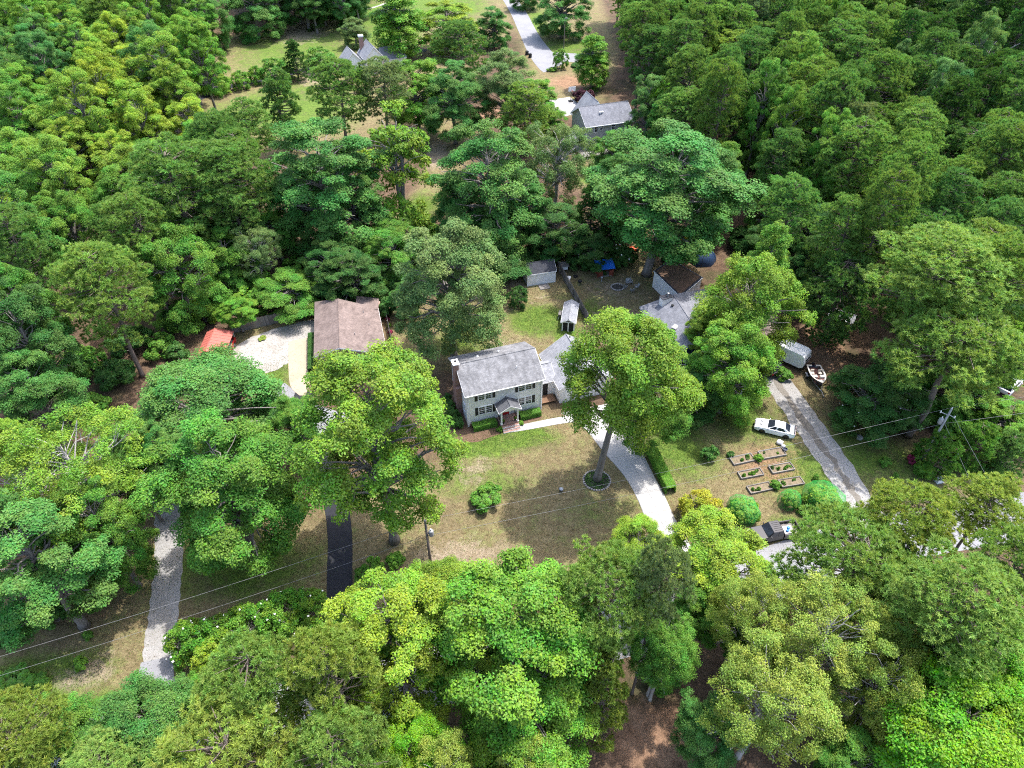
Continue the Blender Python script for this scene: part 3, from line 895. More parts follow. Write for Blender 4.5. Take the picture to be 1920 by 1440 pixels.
strip('gravel_yard', [(430, 690), (440, 652), (500, 622), (590, 598)], [(462, 716), (520, 692), (552, 674), (610, 655)], 'pale_gravel', 'bright gravel yard beside the red carport', 0.02, 0.2)
strip('parking_pad', [(541, 641), (541, 690), (545, 725), (562, 742)], [(582, 632), (582, 690), (580, 722), (572, 742)], 'buff_concrete', 'cream concrete pad beside the brown roofed house', 0.05, n=4)
centre_strip('house_drive', [(572, 735), (560, 790), (590, 850), (625, 930), (637, 1000), (637, 1090), (640, 1180), (660, 1290)], 2.7, 'dark_asphalt', 'black asphalt driveway between the front lawns', 0.03)
centre_strip('asphalt_court', [(505, 735), (560, 775), (640, 800), (700, 790)], 5.0, 'road_asphalt', 'grey asphalt turning court under the oaks', 0.024)
centre_strip('gravel_drive', [(300, 860), (312, 940), (318, 1010), (312, 1100), (303, 1180), (296, 1240)], 2.9, 'gravel', 'grey gravel drive with grass edges at lower left', 0.02, 0.16)
centre_strip('drive_apron', [(296, 1236), (293, 1262), (298, 1300), (320, 1380)], 3.1, 'road_asphalt', 'grey asphalt apron at the foot of the gravel drive', 0.03)
strip('far_road', [(930, -20), (955, 20), (975, 65), (992, 103), (1010, 128), (1020, 136)], [(955, -20), (985, 20), (1010, 65), (1036, 98), (1052, 112), (1056, 120)], 'road_asphalt', 'pale driveway running away at the top of the picture', 0.02, n=5)
strip('far_drive', [(1030, 98), (1070, 100), (1120, 104)], [(1036, 116), (1080, 117), (1120, 118)], 'road_asphalt', 'grey drive branching off to the right at the top', 0.045, n=4)
strip('back_court', [(1028, 188), (1034, 204), (1044, 222)], [(1068, 182), (1088, 196), (1110, 206)], 'concrete', 'white concrete court beside the grey house behind', 0.03, n=4)
centre_strip('park_path', [(360, 190), (430, 163), (490, 150), (560, 134), (640, 112), (720, 92), (800, 95)], 2.6, 'dark_asphalt', 'dark narrow path across the far meadow', 0.02)
centre_strip('meadow_track', [(590, 40), (640, 28), (700, 14), (740, 0)], 1.2, 'pale_gravel', 'pale footpath along the top edge of the meadow', 0.02, 0.2)

# ------------------------------------------------------------------ grass blades and dead leaves on the lawns
def scatter(name, n, weight, size, colours, label, seed, flat):
    rng = np.random.default_rng(seed)
    inner = (P2[:, 0] > -75) & (P2[:, 0] < 75) & (P2[:, 1] > 20) & (P2[:, 1] < 130)
    w = np.where(inner, weight, 0); w = w / w.sum()
    idx = rng.choice(len(P2), n, p=w)
    pos = np.stack([P2[idx, 0] + rng.uniform(-0.5, 0.5, n), P2[idx, 1] + rng.uniform(-0.5, 0.5, n), np.zeros(n)], 1)
    if flat:
        pos[:, 2] = 0.02
        V = leaves(rng, pos, rng.normal(size=(n, 3)) * 0.25 + np.array([0, 0, 1.0]), size * rng.uniform(0.6, 1.4, n))
    else:
        d = unit(rng.normal(size=(n, 3)) * 0.6 + np.array([0, 0, 0.7])); s = unit(np.cross(d, rng.normal(size=(n, 3)))) * size * 0.28
        t = pos + d * (size * rng.uniform(0.5, 1.4, n))[:, None]
        V = np.stack([pos - s, pos + s, t + s * 0.2, t - s * 0.2], 1)
    tn = np.stack([np.clip(rng.normal(0.5, 0.2, n), 0, 1), np.clip(rng.normal(0.5, 0.3, n), 0, 1), rng.uniform(0.1, 0.9, n)], 1)
    o = link(name, np_mesh(name, V, 4, tn, MAT['leaf'])); o.color = (*colours, 1)
    return tag(o, label, None, None, 'stuff')
scatter('grass', 90000, lawn * (0.12 + lush), 0.11, (0.10, 0.17, 0.03), 'short green grass blades on the lawns', 31, False)
scatter('dry_grass', 90000, lawn * (1.1 - lush), 0.10, (0.19, 0.15, 0.075), 'dry straw coloured grass on the lawns', 32, False)
scatter('fallen_leaves', 30000, np.clip(1 - lawn + 0.25, 0, 1), 0.13, (0.22, 0.12, 0.06), 'brown fallen leaves under the trees', 33, True)
# ------------------------------------------------------------------ building helpers (local frame of the building's Empty)
def window(parent, face, a, z, w, h, at=0.0, cols=2, rows=2, shutters=False, sash=True, trim='white_trim'):
    """window on a wall: face 'S' (y = at, looks to -y), 'W' (x = at, looks to -x) or 'E' (x = at, looks to +x); a = start along the wall, z = sill"""
    def bar(mb, a0, a1, z0, z1, d0, d1):
        if face == 'S': mb.box(((a0 + a1) / 2, at - (d0 + d1) / 2, (z0 + z1) / 2), (a1 - a0, d1 - d0, z1 - z0))
        elif face == 'W': mb.box((at - (d0 + d1) / 2, (a0 + a1) / 2, (z0 + z1) / 2), (d1 - d0, a1 - a0, z1 - z0))
        else: mb.box((at + (d0 + d1) / 2, (a0 + a1) / 2, (z0 + z1) / 2), (d1 - d0, a1 - a0, z1 - z0))
    fr = MB(); t = 0.09
    bar(fr, a - t, a, z - t, z + h + t, -0.02, 0.06); bar(fr, a + w, a + w + t, z - t, z + h + t, -0.02, 0.06)
    bar(fr, a + 0.001, a + w - 0.001, z + h, z + h + t, -0.02, 0.057); bar(fr, a + 0.001, a + w - 0.001, z - t, z, -0.02, 0.057)
    fo = fr.build('window', MAT[trim], parent)
    pn = MB(); bar(pn, a, a + w, z, z + h, -0.015, 0.012); pn.build('pane', MAT['window_glass'], fo)
    mu = MB()
    for i in range(1, cols): bar(mu, a + w * i / cols - 0.010, a + w * i / cols + 0.010, z, z + h, 0.010, 0.026)
    for j in range(1, rows):
        d = 0.035 if (sash and j * 2 == rows) else 0.010
        bar(mu, a, a + w, z + h * j / rows - d, z + h * j / rows + d, 0.011, 0.03)
    mu.build('muntin', MAT[trim], fo)
    return fo
def shutter(parent, a, z, w, h, at=0.0, louvres=9):
    mb = MB()
    mb.box((a + w / 2, at - 0.015, z + h / 2), (w, 0.03, h))
    for k in range(louvres):
        zz = z + h * (k + 0.7) / (louvres + 0.4)
        mb.box((a + w / 2, at - 0.034, zz), (w * 0.76, 0.012, h * 0.06))
    mb.build('shutter', MAT['black_shutter'], parent)
def gable_walls(parent, x0, x1, y0, y1, eave, ridge, along, mat, name='wall', ridge_at=0.5):
    mb = MB()
    if along == 'x':
        ym = y0 + (y1 - y0) * ridge_at
        mb.extrude([(x0, y0, -0.1), (x0, y1, -0.1), (x0, y1, eave), (x0, ym, ridge), (x0, y0, eave)], (x1 - x0, 0, 0))
    else:
        xm = x0 + (x1 - x0) * ridge_at
        mb.extrude([(x0, y0, -0.1), (x1, y0, -0.1), (x1, y0, eave), (xm, y0, ridge), (x0, y0, eave)], (0, y1 - y0, 0))
    return mb.build(name, MAT[mat], parent)
def gable_roof(parent, x0, x1, y0, y1, eave, ridge, along, mat, oh=0.35, th=0.16, ridge_at=0.5, trim='white_trim', cap=None):
    """two roof planes, fascia boards and a ridge cap"""
    if along == 'x':
        ym = y0 + (y1 - y0) * ridge_at
        sl0, sl1 = (ridge - eave) / (ym - y0), (ridge - eave) / (y1 - ym)
        e0, e1 = eave - oh * sl0, eave - oh * sl1
        k = th * 1.2
        A = [(x0 - oh, y0 - oh, e0 + k), (x1 + oh, y0 - oh, e0 + k), (x1 + oh, ym, ridge + k), (x0 - oh, ym, ridge + k)]
        B = [(x0 - oh, ym, ridge + k), (x1 + oh, ym, ridge + k), (x1 + oh, y1 + oh, e1 + k), (x0 - oh, y1 + oh, e1 + k)]
        ra, rb = Vector((x0 - oh, ym, ridge + k + 0.02)), Vector((x1 + oh, ym, ridge + k + 0.02))
    else:
        xm = x0 + (x1 - x0) * ridge_at
        sl0, sl1 = (ridge - eave) / (xm - x0), (ridge - eave) / (x1 - xm)
        e0, e1 = eave - oh * sl0, eave - oh * sl1
        k = th * 1.2
        A = [(x0 - oh, y0 - oh, e0 + k), (xm, y0 - oh, ridge + k), (xm, y1 + oh, ridge + k), (x0 - oh, y1 + oh, e0 + k)]
        B = [(xm, y0 - oh, ridge + k), (x1 + oh, y0 - oh, e1 + k), (x1 + oh, y1 + oh, e1 + k), (xm, y1 + oh, ridge + k)]
        ra, rb = Vector((xm, y0 - oh, ridge + k + 0.02)), Vector((xm, y1 + oh, ridge + k + 0.02))
    r0 = slab(A, th).build('roof', MAT[mat], parent)
    r1 = slab(B, th).build('roof', MAT[mat], parent)
    fas = MB()
    for q, o in ((A, 1), (B, 1)):
        for i in range(4):
            a, b = Vector(q[i]), Vector(q[(i + 1) % 4])
            if (a - Vector((ra.x, ra.y, a.z))).length < 0.02 + (ra - rb).length and abs(a.z - b.z) < 1e-6 and a.z > eave + 0.1 and abs(a.z - (ridge + k)) < 1e-6: continue
            d = (b - a).normalized(); n = d.cross(Vector((0, 0, 1))).normalized() * 0.03
            fas.extrude([a + n * 0.2 - Vector((0, 0, 0.03)), b + n * 0.2 - Vector((0, 0, 0.03)), b + n * 0.2 - Vector((0, 0, 0.2)), a + n * 0.2 - Vector((0, 0, 0.2))], n)
    fas.build('fascia', MAT[trim], parent)
    MB().tube([ra, rb], 0.06, 6).build('ridge_cap', MAT[cap or mat], parent)
    return r0, r1

# ------------------------------------------------------------------ white two-storey house
A0, B0 = G(878, 800), G(1014, 768)
HROT = math.atan2(B0.y - A0.y, B0.x - A0.x)
H = thing('white_house', 'white two-storey house with grey roof, black shutters and red front door', 'house', A0, HROT)
W_, D_ = 10.1, 7.5
gable_walls(H, 0, W_, 0, D_, 5.6, 7.45, 'x', 'white_siding')
gable_roof(H, 0, W_, 0, D_, 5.6, 7.45, 'x', 'grey_shingles', 0.32)
MB().box((W_ / 2, -0.03, 0.2), (W_ + 0.06, 0.06, 0.4)).build('foundation', MAT['red_brick'], H)
for x in (0.0, W_):
    MB().box((x, -0.035, 2.8), (0.14, 0.07, 5.6)).build('corner_board', MAT['white_trim'], H)
gut = MB().box((W_ / 2, -0.39, 5.55), (W_ + 0.6, 0.12, 0.12)); gut.build('gutter', MAT['white_trim'], H)
MB().tube([(0.12, -0.33, 5.5), (0.12, -0.12, 5.2), (0.12, -0.10, 0.1)], 0.045, 6).build('downspout', MAT['white_trim'], H)
MB().tube([(W_ - 0.1, -0.33, 5.5), (W_ - 0.1, -0.12, 5.2), (W_ - 0.1, -0.10, 0.1)], 0.045, 6).build('downspout', MAT['white_trim'], H)
for z in (1.72, 4.22):
    for a in (1.55, 6.95):
        for k in (0, 1):
            window(H, 'S', a + k * 0.95, z, 0.75, 1.25, 0.0, 2, 4)
        shutter(H, a - 0.52, z - 0.05, 0.38, 1.35)
        shutter(H, a + 1.83, z - 0.05, 0.38, 1.35)
window(H, 'W', 1.0, 1.7, 0.7, 1.2, 0.0, 2, 4); window(H, 'W', 1.0, 4.2, 0.7, 1.2, 0.0, 2, 4)
dr = MB().box((5.1, -0.02, 1.72), (0.96, 0.06, 2.1)).build('door', MAT['red_door'], H)
pan = MB()
for (px_, pz) in ((4.88, 1.2), (5.32, 1.2), (4.88, 2.1), (5.32, 2.1)): pan.box((px_, -0.057, pz), (0.3, 0.02, 0.62))
pan.build('door_panel', MAT['red_door'], dr)
MB().lathe([(0.035, 0), (0.04, 0.03), (0.02, 0.06)], (5.48, -0.09, 1.68), 8).build('door_knob', MAT['galvanised'], dr)
fr = MB(); fr.box((4.55, -0.03, 1.75), (0.12, 0.08, 2.3)); fr.box((5.65, -0.03, 1.75), (0.12, 0.08, 2.3)); fr.box((5.1, -0.03, 2.85), (0.98, 0.08, 0.12)); fr.build('door_frame', MAT['white_trim'], H)
# porch
MB().box((5.15, -0.95, 0.33), (2.5, 1.7, 0.66)).build('porch_floor', MAT['red_brick'], H)
for k in range(3):
    MB().box((5.15, -1.97 - 0.3 * k, 0.25 - 0.085 * k), (2.3, 0.3, 0.5 - 0.17 * k)).build('step', MAT['red_brick'], H)
    MB().box((5.15, -2.125 - 0.3 * k, 0.25 - 0.085 * k), (2.34, 0.03, 0.46 - 0.17 * k)).build('riser', MAT['white_trim'], H)
for x in (4.05, 6.25):
    pc = MB(); pc.box((x, -1.62, 1.75), (0.18, 0.18, 2.2)); pc.box((x, -1.62, 0.74), (0.27, 0.27, 0.14)); pc.box((x, -1.62, 2.84), (0.27, 0.27, 0.12))
    pc.build('porch_column', MAT['white_trim'], H)
for x in (4.05, 6.25):
    pr = MB().box((x, -0.8, 1.35), (0.06, 1.5, 0.06))
    for k in range(8): pr.box((x, -0.2 - k * 0.17, 1.0), (0.03, 0.03, 0.68))
    pr.build('railing', MAT['black_shutter'], H)
MB().extrude([(3.85, -1.80, 2.92), (6.45, -1.80, 2.92), (6.45, -1.80, 3.02), (5.15, -1.80, 3.80), (3.85, -1.80, 3.02)], (0, 0.12, 0)).build('porch_gable', MAT['white_siding'], H)
MB().box((3.98, -0.85, 2.97), (0.16, 1.7, 0.14)).build('porch_beam', MAT['white_trim'], H); MB().box((6.32, -0.85, 2.97), (0.16, 1.7, 0.14)).build('porch_beam', MAT['white_trim'], H)
gable_roof(H, 3.85, 6.45, -1.72, -0.3, 3.02, 3.78, 'y', 'porch_shingles', 0.22, 0.10)
# brick chimney on the left gable
ch = MB(); ch.box((-0.36, 3.4, 2.3), (0.68, 1.7, 4.6)); ch.box((-0.36, 3.5, 6.4), (0.62, 0.95, 3.6))
ch = ch.build('chimney', MAT['red_brick'], H)
cap = MB(); cap.box((-0.36, 3.5, 8.25), (0.85, 1.15, 0.12)); cap.box((-0.36, 3.5, 8.36), (0.5, 0.7, 0.1)); cap.build('chimney_cap', MAT['white_trim'], ch)
MB().box((-0.36, 3.5, 8.42), (0.3, 0.45, 0.03)).build('flue', MAT['dark_opening'], ch)
for (x, y) in ((3.0, 5.2), (5.9, 5.4)):
    MB().lathe([(0.12, 0), (0.12, 0.28), (0.2, 0.30), (0.02, 0.4)], (x, y, 6.75), 10).build('roof_vent', MAT['galvanised'], H)
MB().tube([(7.2, 1.8, 6.55), (7.2, 1.8, 7.0)], 0.05, 6).build('vent_pipe', MAT['white_trim'], H)
# breezeway and garage
gable_walls(H, W_ + 0.003, 12.9, 2.3, 6.2, 2.7, 3.9, 'x', 'white_siding', 'breezeway_wall')
gable_roof(H, W_ + 0.36, 12.7, 2.3, 6.2, 2.7, 3.9, 'x', 'light_shingles', 0.25)
gable_walls(H, 12.9, 20.0, 0.3, 7.4, 2.9, 5.3, 'y', 'white_siding', 'garage_wall')
gable_roof(H, 12.9, 20.0, 0.3, 7.4, 2.9, 5.3, 'y', 'light_shingles', 0.35, cap='slate_shingles')
for x in (13.6, 16.9):
    gd = MB().box((x + 1.25, 0.28, 1.1), (2.5, 0.06, 2.2)).build('garage_door', MAT['white_trim'], H)
    ps = MB()
    for j in range(4):
        for i in range(4): ps.box((x + 0.35 + i * 0.6, 0.245, 0.3 + j * 0.54), (0.46, 0.02, 0.38))
    ps.build('door_panel', MAT['white_trim'], gd)
MB().box((11.4, 2.285, 1.2), (0.9, 0.05, 2.05)).build('side_door', MAT['black_shutter'], H)
dk = MB()
for k in range(9): dk.box((11.4, 2.05 - k * 0.16, 0.35), (2.2, 0.14, 0.05))
dk.build('deck', MAT['brown_wood'], H)
# bed of bark in front and at the left side
def to_world(o, x, y, z=0.0):
    return Matrix.Rotation(o.rotation_euler.z, 4, 'Z') @ Vector((x, y, z)) + o.location
def poly_sheet(name, pts, mat, label, z=0.02, rag=0.12, seed=1):
    rnd = random.Random(seed)
    out = []
    for i in range(len(pts)):
        a, b = Vector(pts[i]), Vector(pts[(i + 1) % len(pts)])
        n = max(1, int((b - a).length / 0.5))
        for k in range(n):
            p = a.lerp(b, k / n)
            out.append((p.x + rnd.uniform(-rag, rag), p.y + rnd.uniform(-rag, rag)))
    o = MB().prism(out, -0.1, z).build(name, MAT[mat])
    return tag(o, label, None, None, 'structure')
poly_sheet('mulch_bed', [to_world(H, *p) for p in ((-2.6, 6.5), (-2.8, 1.0), (-2.2, -2.2), (0.2, -3.0), (3.6, -2.6), (4.0, -1.0), (6.4, -1.0), (6.6, -1.9), (9.6, -1.6), (10.3, 0.2), (0.1, 0.2), (0.0, 6.5))], 'mulch', 'brown bark bed round the white house')
SHRUB_AT = []
for i, (x, y, r, h, c) in enumerate([(-1.4, 0.6, 1.0, 1.7, 'dark'), (-1.5, 2.0, 1.05, 1.9, 'dark'), (-1.5, 3.6, 1.0, 1.8, 'dark'), (-1.5, 5.2, 0.95, 1.6, 'dark')]):
    shrub(to_world(H, x, y), r, h, c, ['nearest dark shrub by the left wall of the white house', 'second dark shrub along the left wall of the white house', 'third dark shrub along the left wall of the white house', 'rearmost dark shrub along the left wall of the white house'][i], group='shrubs left of the white house')
def hedge(name, a, b, width, height, colour, label):
    t = thing(name, label, 'hedge', ((a.x + b.x) / 2, (a.y + b.y) / 2, 0), math.atan2(b.y - a.y, b.x - a.x))
    L = (b - a).length
    rng = np.random.default_rng(int(L * 100) + 3)
    n = int(L * width * height * 2200) + 1500
    fx = rng.uniform(-L / 2, L / 2, n); face = rng.integers(0, 10, n)
    y = np.where(face < 3, -width / 2, np.where(face < 6, width / 2, rng.uniform(-width / 2, width / 2, n))) + rng.normal(0, 0.04, n)
    z = np.where(face < 6, rng.uniform(0.03, height, n), height + 0.06 * np.sin(fx * 3.1)) + rng.normal(0, 0.035, n)
    nr = np.stack([rng.normal(0, 0.4, n), np.where(face < 3, -1, np.where(face < 6, 1, 0)) + rng.normal(0, 0.4, n), np.where(face < 6, 0.5, 1.2) + rng.normal(0, 0.3, n)], 1)
    V = leaves(rng, np.stack([fx, y, np.abs(z)], 1), nr, 0.13 * rng.uniform(0.6, 1.3, n))
    tn = np.stack([np.clip(rng.normal(0.5, 0.17, n), 0, 1), np.clip(rng.normal(0.5, 0.2, n), 0, 1), rng.uniform(0.2, 0.9, n)], 1)
    o = link('foliage', np_mesh(name, V, 4, tn, MAT['leaf']), t); o.color = (*TINT[colour], 1)
    m = MB()
    for k in range(int(L / 0.5) + 1): m.tube([(-L / 2 + 0.15 + k * 0.5, 0, 0), (-L / 2 + 0.2 + k * 0.5, 0.05, height * 0.8)], 0.02, 4)
    m.build('stems', MAT['oak_bark'], t)
    return t
hedge('hedge', to_world(H, 0.4, -0.75), to_world(H, 3.6, -0.75), 0.9, 0.85, 'mid', 'low clipped hedge under the left windows of the white house')
hedge('hedge', to_world(H, 6.8, -0.75), to_world(H, 9.7, -0.75), 0.9, 0.85, 'mid', 'low clipped hedge under the right windows of the white house')
hedge('hedge', G(1222, 852), G(1257, 925), 1.15, 1.1, 'fresh', 'bright clipped hedge along the right edge of the concrete driveway')
for k, (x, y) in enumerate(((3.7, -2.0), (6.6, -1.75))):
    shrub(to_world(H, x, y), 0.45, 0.6, 'fresh', ['small green shrub left of the porch steps', 'small green shrub right of the porch steps'][k], group='porch shrubs')
def potted(p, label):
    t = thing('potted_plant', label, 'plant', p, 0.0, 'potted plants on the porch')
    MB().lathe([(0.12, 0), (0.17, 0.28), (0.19, 0.3), (0.15, 0.3)], (0, 0, 0), 10).build('pot', MAT['black_shutter'], t)
    o = link('foliage', SHRUB[0][1], t); o.scale = (0.26, 0.26, 0.3); o.location = (0, 0, 0.25); o.color = (*TINT['bright'], 1)
potted(to_world(H, 4.35, -1.45, 0.66), 'potted plant at the left porch column'); potted(to_world(H, 5.95, -1.45, 0.66), 'potted plant at the right porch column')

# ------------------------------------------------------------------ brown roofed house at left (roof corners read off the photo)
def roof_house(name, label, wall_mat, roof_mat, FL, FR, BL, BR, RF, RB, inset=0.35, trim='white_trim', th=0.14):
    """gable house whose ridge RF-RB runs away from the viewer; world points of eave corners and ridge ends"""
    o = thing(name, label, 'house', (FL.x, FL.y, 0))
    L = lambda p: Vector((p.x - FL.x, p.y - FL.y, p.z))
    fl, fr_, bl, br_, rf, rb = [L(p) for p in (FL, FR, BL, BR, RF, RB)]
    slab([fl, rf, rb, bl], th).build('roof', MAT[roof_mat], o)
    slab([rf, fr_, br_, rb], th).build('roof', MAT[roof_mat], o)
    MB().tube([rf + Vector((0, 0, 0.02)), rb + Vector((0, 0, 0.02))], 0.06, 6).build('ridge_cap', MAT[roof_mat], o)
    fa = MB()
    for a, b in ((fl, rf), (rf, fr_), (fl, bl), (fr_, br_), (bl, rb), (rb, br_)):
        n = (b - a).cross(Vector((0, 0, 1))).normalized() * 0.025
        fa.extrude([a + n * .1 - Vector((0, 0, 0.03)), b + n * .1 - Vector((0, 0, 0.03)), b + n * .1 - Vector((0, 0, 0.24)), a + n * .1 - Vector((0, 0, 0.24))], n)
    fa.build('fascia', MAT[trim], o)
    c = (fl + fr_ + bl + br_) / 4
    ins = lambda p, dz: Vector((p.x + (c.x - p.x) * inset / max(1, (c - p).length) * 1.4, p.y + (c.y - p.y) * inset / max(1, (c - p).length) * 1.4, p.z - dz))
    w = [ins(p, th + 0.03) for p in (fl, rf, fr_, br_, rb, bl)]
    n = len(w)
    vs = [(p.x, p.y, -0.1) for p in w] + [tuple(p) for p in w]
    fs = [(i, (i + 1) % n, n + (i + 1) % n, n + i) for i in range(n)] + [(n, n + 1, n + 4, n + 5), (n + 1, n + 2, n + 3, n + 4), tuple(range(n - 1, -1, -1))]
    MB().add(vs, fs).build('wall', MAT[wall_mat], o)
    return o, fl, fr_, bl, br_, rf, rb
BH, fl, fr_, bl, br_, rf, rb = roof_house('brown_house', 'single storey brick house with brown shingle roof beside the cream pad', 'pink_brick', 'brown_shingles',
    G(588, 669, 2.7), G(726, 664, 2.6), G(590, 566, 2.7), G(709, 577, 2.6), G(636, 652, 4.3), G(634, 560, 4.3))
ex = MB(); ex.box((br_.x - 1.6, br_.y + 0.8, 1.2), (3.0, 2.6, 2.4), -0.1); ex.build('annex_wall', MAT['pink_brick'], BH)
slab([(br_.x - 3.3, br_.y - 0.5, 3.1), (br_.x + 0.1, br_.y - 0.7, 2.75), (br_.x - 0.2, br_.y + 2.3, 2.75), (br_.x - 3.6, br_.y + 2.4, 3.1)], 0.12).build('annex_roof', MAT['brown_shingles'], BH)
yw = fl.y + 0.47
for (x, w) in ((0.9, 1.0), (6.6, 1.2)): window(BH, 'S', x, 1.0, w, 1.2, yw, 2, 2)
MB().box((4.4, yw - 0.02, 1.1), (1.0, 0.06, 2.1)).build('door', MAT['brown_wood'], BH)
wr = MB()
for k in range(12): wr.blob((4.4 + 0.22 * math.cos(k * 0.524), yw - 0.08, 1.6 + 0.22 * math.sin(k * 0.524)), (0.08, 0.05, 0.08), 5, 4, 0.2, k)
wr.build('wreath', MAT['brown_wood'], BH)
for (t_, s_) in ((0.35, 0.3), (0.7, 0.55), (0.6, 0.8)):
    p = (rf.lerp(rb, s_)).lerp(fr_.lerp(br_, s_), t_)
    MB().tube([p, p + Vector((0, 0, 0.35))], 0.05, 6).build('vent_pipe', MAT['pole_grey'], BH)
gable_hi = MB().box((5.9, yw + 0.2, 2.2), (8.2, 0.05, 0.3)); gable_hi.build('porch_beam', MAT['white_trim'], BH)
hedge('hedge', G(585, 632), G(585, 700), 0.8, 0.9, 'dark', 'dark hedge between cream pad and brown roofed house')

# ------------------------------------------------------------------ blue house at right
QH, fl, fr_, bl, br_, rf, rb = roof_house('blue_house', 'blue sided house with grey roof half hidden by an oak', 'blue_siding', 'slate_shingles',
    G(1256, 672, 3.0), G(1372, 668, 3.0), G(1199, 575, 3.0), G(1322, 541, 3.0), G(1316, 634, 5.1), G(1262, 552, 5.1))
def on_roof(s, t, dz=0.0):
    p = rf.lerp(rb, s).lerp(fl.lerp(bl, s), t); return (p.x, p.y, p.z + dz)
for (s, t, k) in ((0.40, 0.45, 0), (0.33, 0.62, 1), (0.16, 0.66, 1), (0.27, 0.22, 1), (0.78, 0.20, 1)):
    p = on_roof(s, t)
    if k == 0:
        sk = MB().box((p[0], p[1], p[2] + 0.1), (1.1, 0.75, 0.16), 0.9).build('skylight', MAT['pole_grey'], QH)
        MB().box((p[0], p[1], p[2] + 0.19), (0.9, 0.55, 0.03), 0.9).build('pane', MAT['galvanised'], sk)
    else:
        MB().lathe([(0.13, -0.1), (0.13, 0.16), (0.22, 0.18), (0.2, 0.26), (0.02, 0.3)], p, 10).build('roof_vent', MAT['black_rubber'], QH)
cw = Vector((G(1248, 565, 4.6).x - G(1256, 672, 3.0).x, G(1248, 565, 4.6).y - G(1256, 672, 3.0).y, 0))
ck = MB().box((cw.x, cw.y, 2.7), (1.7, 0.9, 5.4), 0.45).build('chimney', MAT['white_siding'], QH)
MB().box((cw.x, cw.y, 5.45), (1.85, 1.05, 0.1), 0.45).build('chimney_cap', MAT['dark_shingles'], ck)
MB().lathe([(0.12, 0), (0.12, 0.5), (0.2, 0.52), (0.2, 0.6), (0.02, 0.66)], (cw.x + 0.2, cw.y, 5.5), 10).build('flue', MAT['galvanised'], ck)
window(QH, 'S', 1.2, 1.0, 1.2, 1.1, fl.y + 0.45, 2, 2); window(QH, 'S', 4.0, 1.0, 1.2, 1.1, fl.y + 0.45, 2, 2)
# flat roofed addition covered in leaf litter
ad = [G(1226, 508, 3.0), G(1258, 486, 3.0), G(1318, 520, 3.0), G(1276, 556, 3.0)]
FA = thing('flat_addition', 'white walled flat roofed addition littered with brown leaves', 'building', (ad[0].x, ad[0].y, 0))
loc = [Vector((p.x - ad[0].x, p.y - ad[0].y, 0)) for p in ad]
cen = sum(loc, Vector()) / 4
MB().prism([(p.lerp(cen, 0.03).x, p.lerp(cen, 0.03).y) for p in loc], -0.1, 2.8).build('wall', MAT['white_siding'], FA)
MB().prism([(p.x, p.y) for p in loc], 2.803, 3.0).build('roof', MAT['dark_shingles'], FA)
MB().prism([(p.lerp(cen, 0.1).x, p.lerp(cen, 0.1).y) for p in loc], 3.003, 3.06).build('leaf_litter', MAT['mulch'], FA)
for i in range(4):
    a, b = loc[i], loc[(i + 1) % 4]
    MB().tube([(a.x, a.y, 2.93), (b.x, b.y, 2.93)], 0.07, 6).build('gutter', MAT['white_trim'], FA)
# garage wing with the brownish roof
gw = G(1432, 672)
GW = thing('brown_garage', 'low garage with pinkish brown roof at the head of the gravel lane', 'garage', gw, R(14))
gable_walls(GW, -3.6, 3.2, 0.2, 6.5, 2.6, 3.9, 'x', 'blue_siding')
gable_roof(GW, -3.6, 3.2, 0.2, 6.5, 2.6, 3.9, 'x', 'brown_shingles', 0.35)
MB().box((-0.2, 0.18, 1.05), (4.6, 0.06, 2.1)).build('garage_door', MAT['dark_opening'], GW)

# ------------------------------------------------------------------ sheds of the back yards
sp = G(989, 537)
SH = thing('white_shed', 'white garden shed with dark roof on the back lawn', 'shed', sp, R(15.5))
gable_walls(SH, 0, 4.75, 0, 3.0, 2.25, 3.35, 'x', 'shed_siding')
gable_roof(SH, 0, 4.75, 0, 3.0, 2.25, 3.35, 'x', 'dark_shingles', 0.14, 0.1)
for x in (0, 4.75): MB().box((x, -0.02, 1.1), (0.1, 0.05, 2.2)).build('corner_board', MAT['white_trim'], SH)
MB().box((2.6, -0.85, 0.06), (1.7, 1.5, 0.1)).build('ramp', MAT['bed_wood'], SH)
cp = G(1053, 620)
CP = thing('screened_coop', 'narrow gabled coop with grey roof and dark screened end', 'coop', cp, R(-9))
gable_walls(CP, 0, 1.9, 0.05, 4.9, 1.75, 2.3, 'y', 'grey_wood')
gable_roof(CP, 0, 1.9, 0, 4.9, 1.75, 2.3, 'y', 'light_shingles', 0.18, 0.07)
for x in (0.07, 0.95, 1.83): MB().box((x, 0, 0.87), (0.14, 0.10, 1.74)).build('post', MAT['white_trim'], CP)
MB().box((0.95, -0.01, 1.68), (1.9, 0.09, 0.12)).build('lintel', MAT['white_trim'], CP)
for x in (0.51, 1.39): MB().box((x, 0.035, 0.85), (0.72, 0.04, 1.55)).build('screen', MAT['dark_opening'], CP)
nb = MB().box((-0.45, 3.2, 0.75), (0.8, 1.1, 0.5)).build('nest_box', MAT['bed_wood'], CP)
for (x, y) in ((-0.8, 2.75), (-0.8, 3.65)): MB().box((x, y, 0.25), (0.07, 0.07, 0.5)).build('leg', MAT['white_trim'], CP)
pp = G(1132, 515)
PH = thing('blue_roof_playhouse', 'red-brown wooden playhouse with bright blue roof panel', 'playhouse', pp, R(12))
mat_plain('blue_panel', (0.02, 0.16, 0.62), 0.45, var=0.08)
mat_plain('barn_red', (0.22, 0.05, 0.03), 0.8)
for (x, y) in ((-1.3, -0.8), (1.3, -0.8), (-1.3, 0.8), (1.3, 0.8)): MB().box((x, y, 0.85), (0.12, 0.12, 1.7)).build('post', MAT['barn_red'], PH)
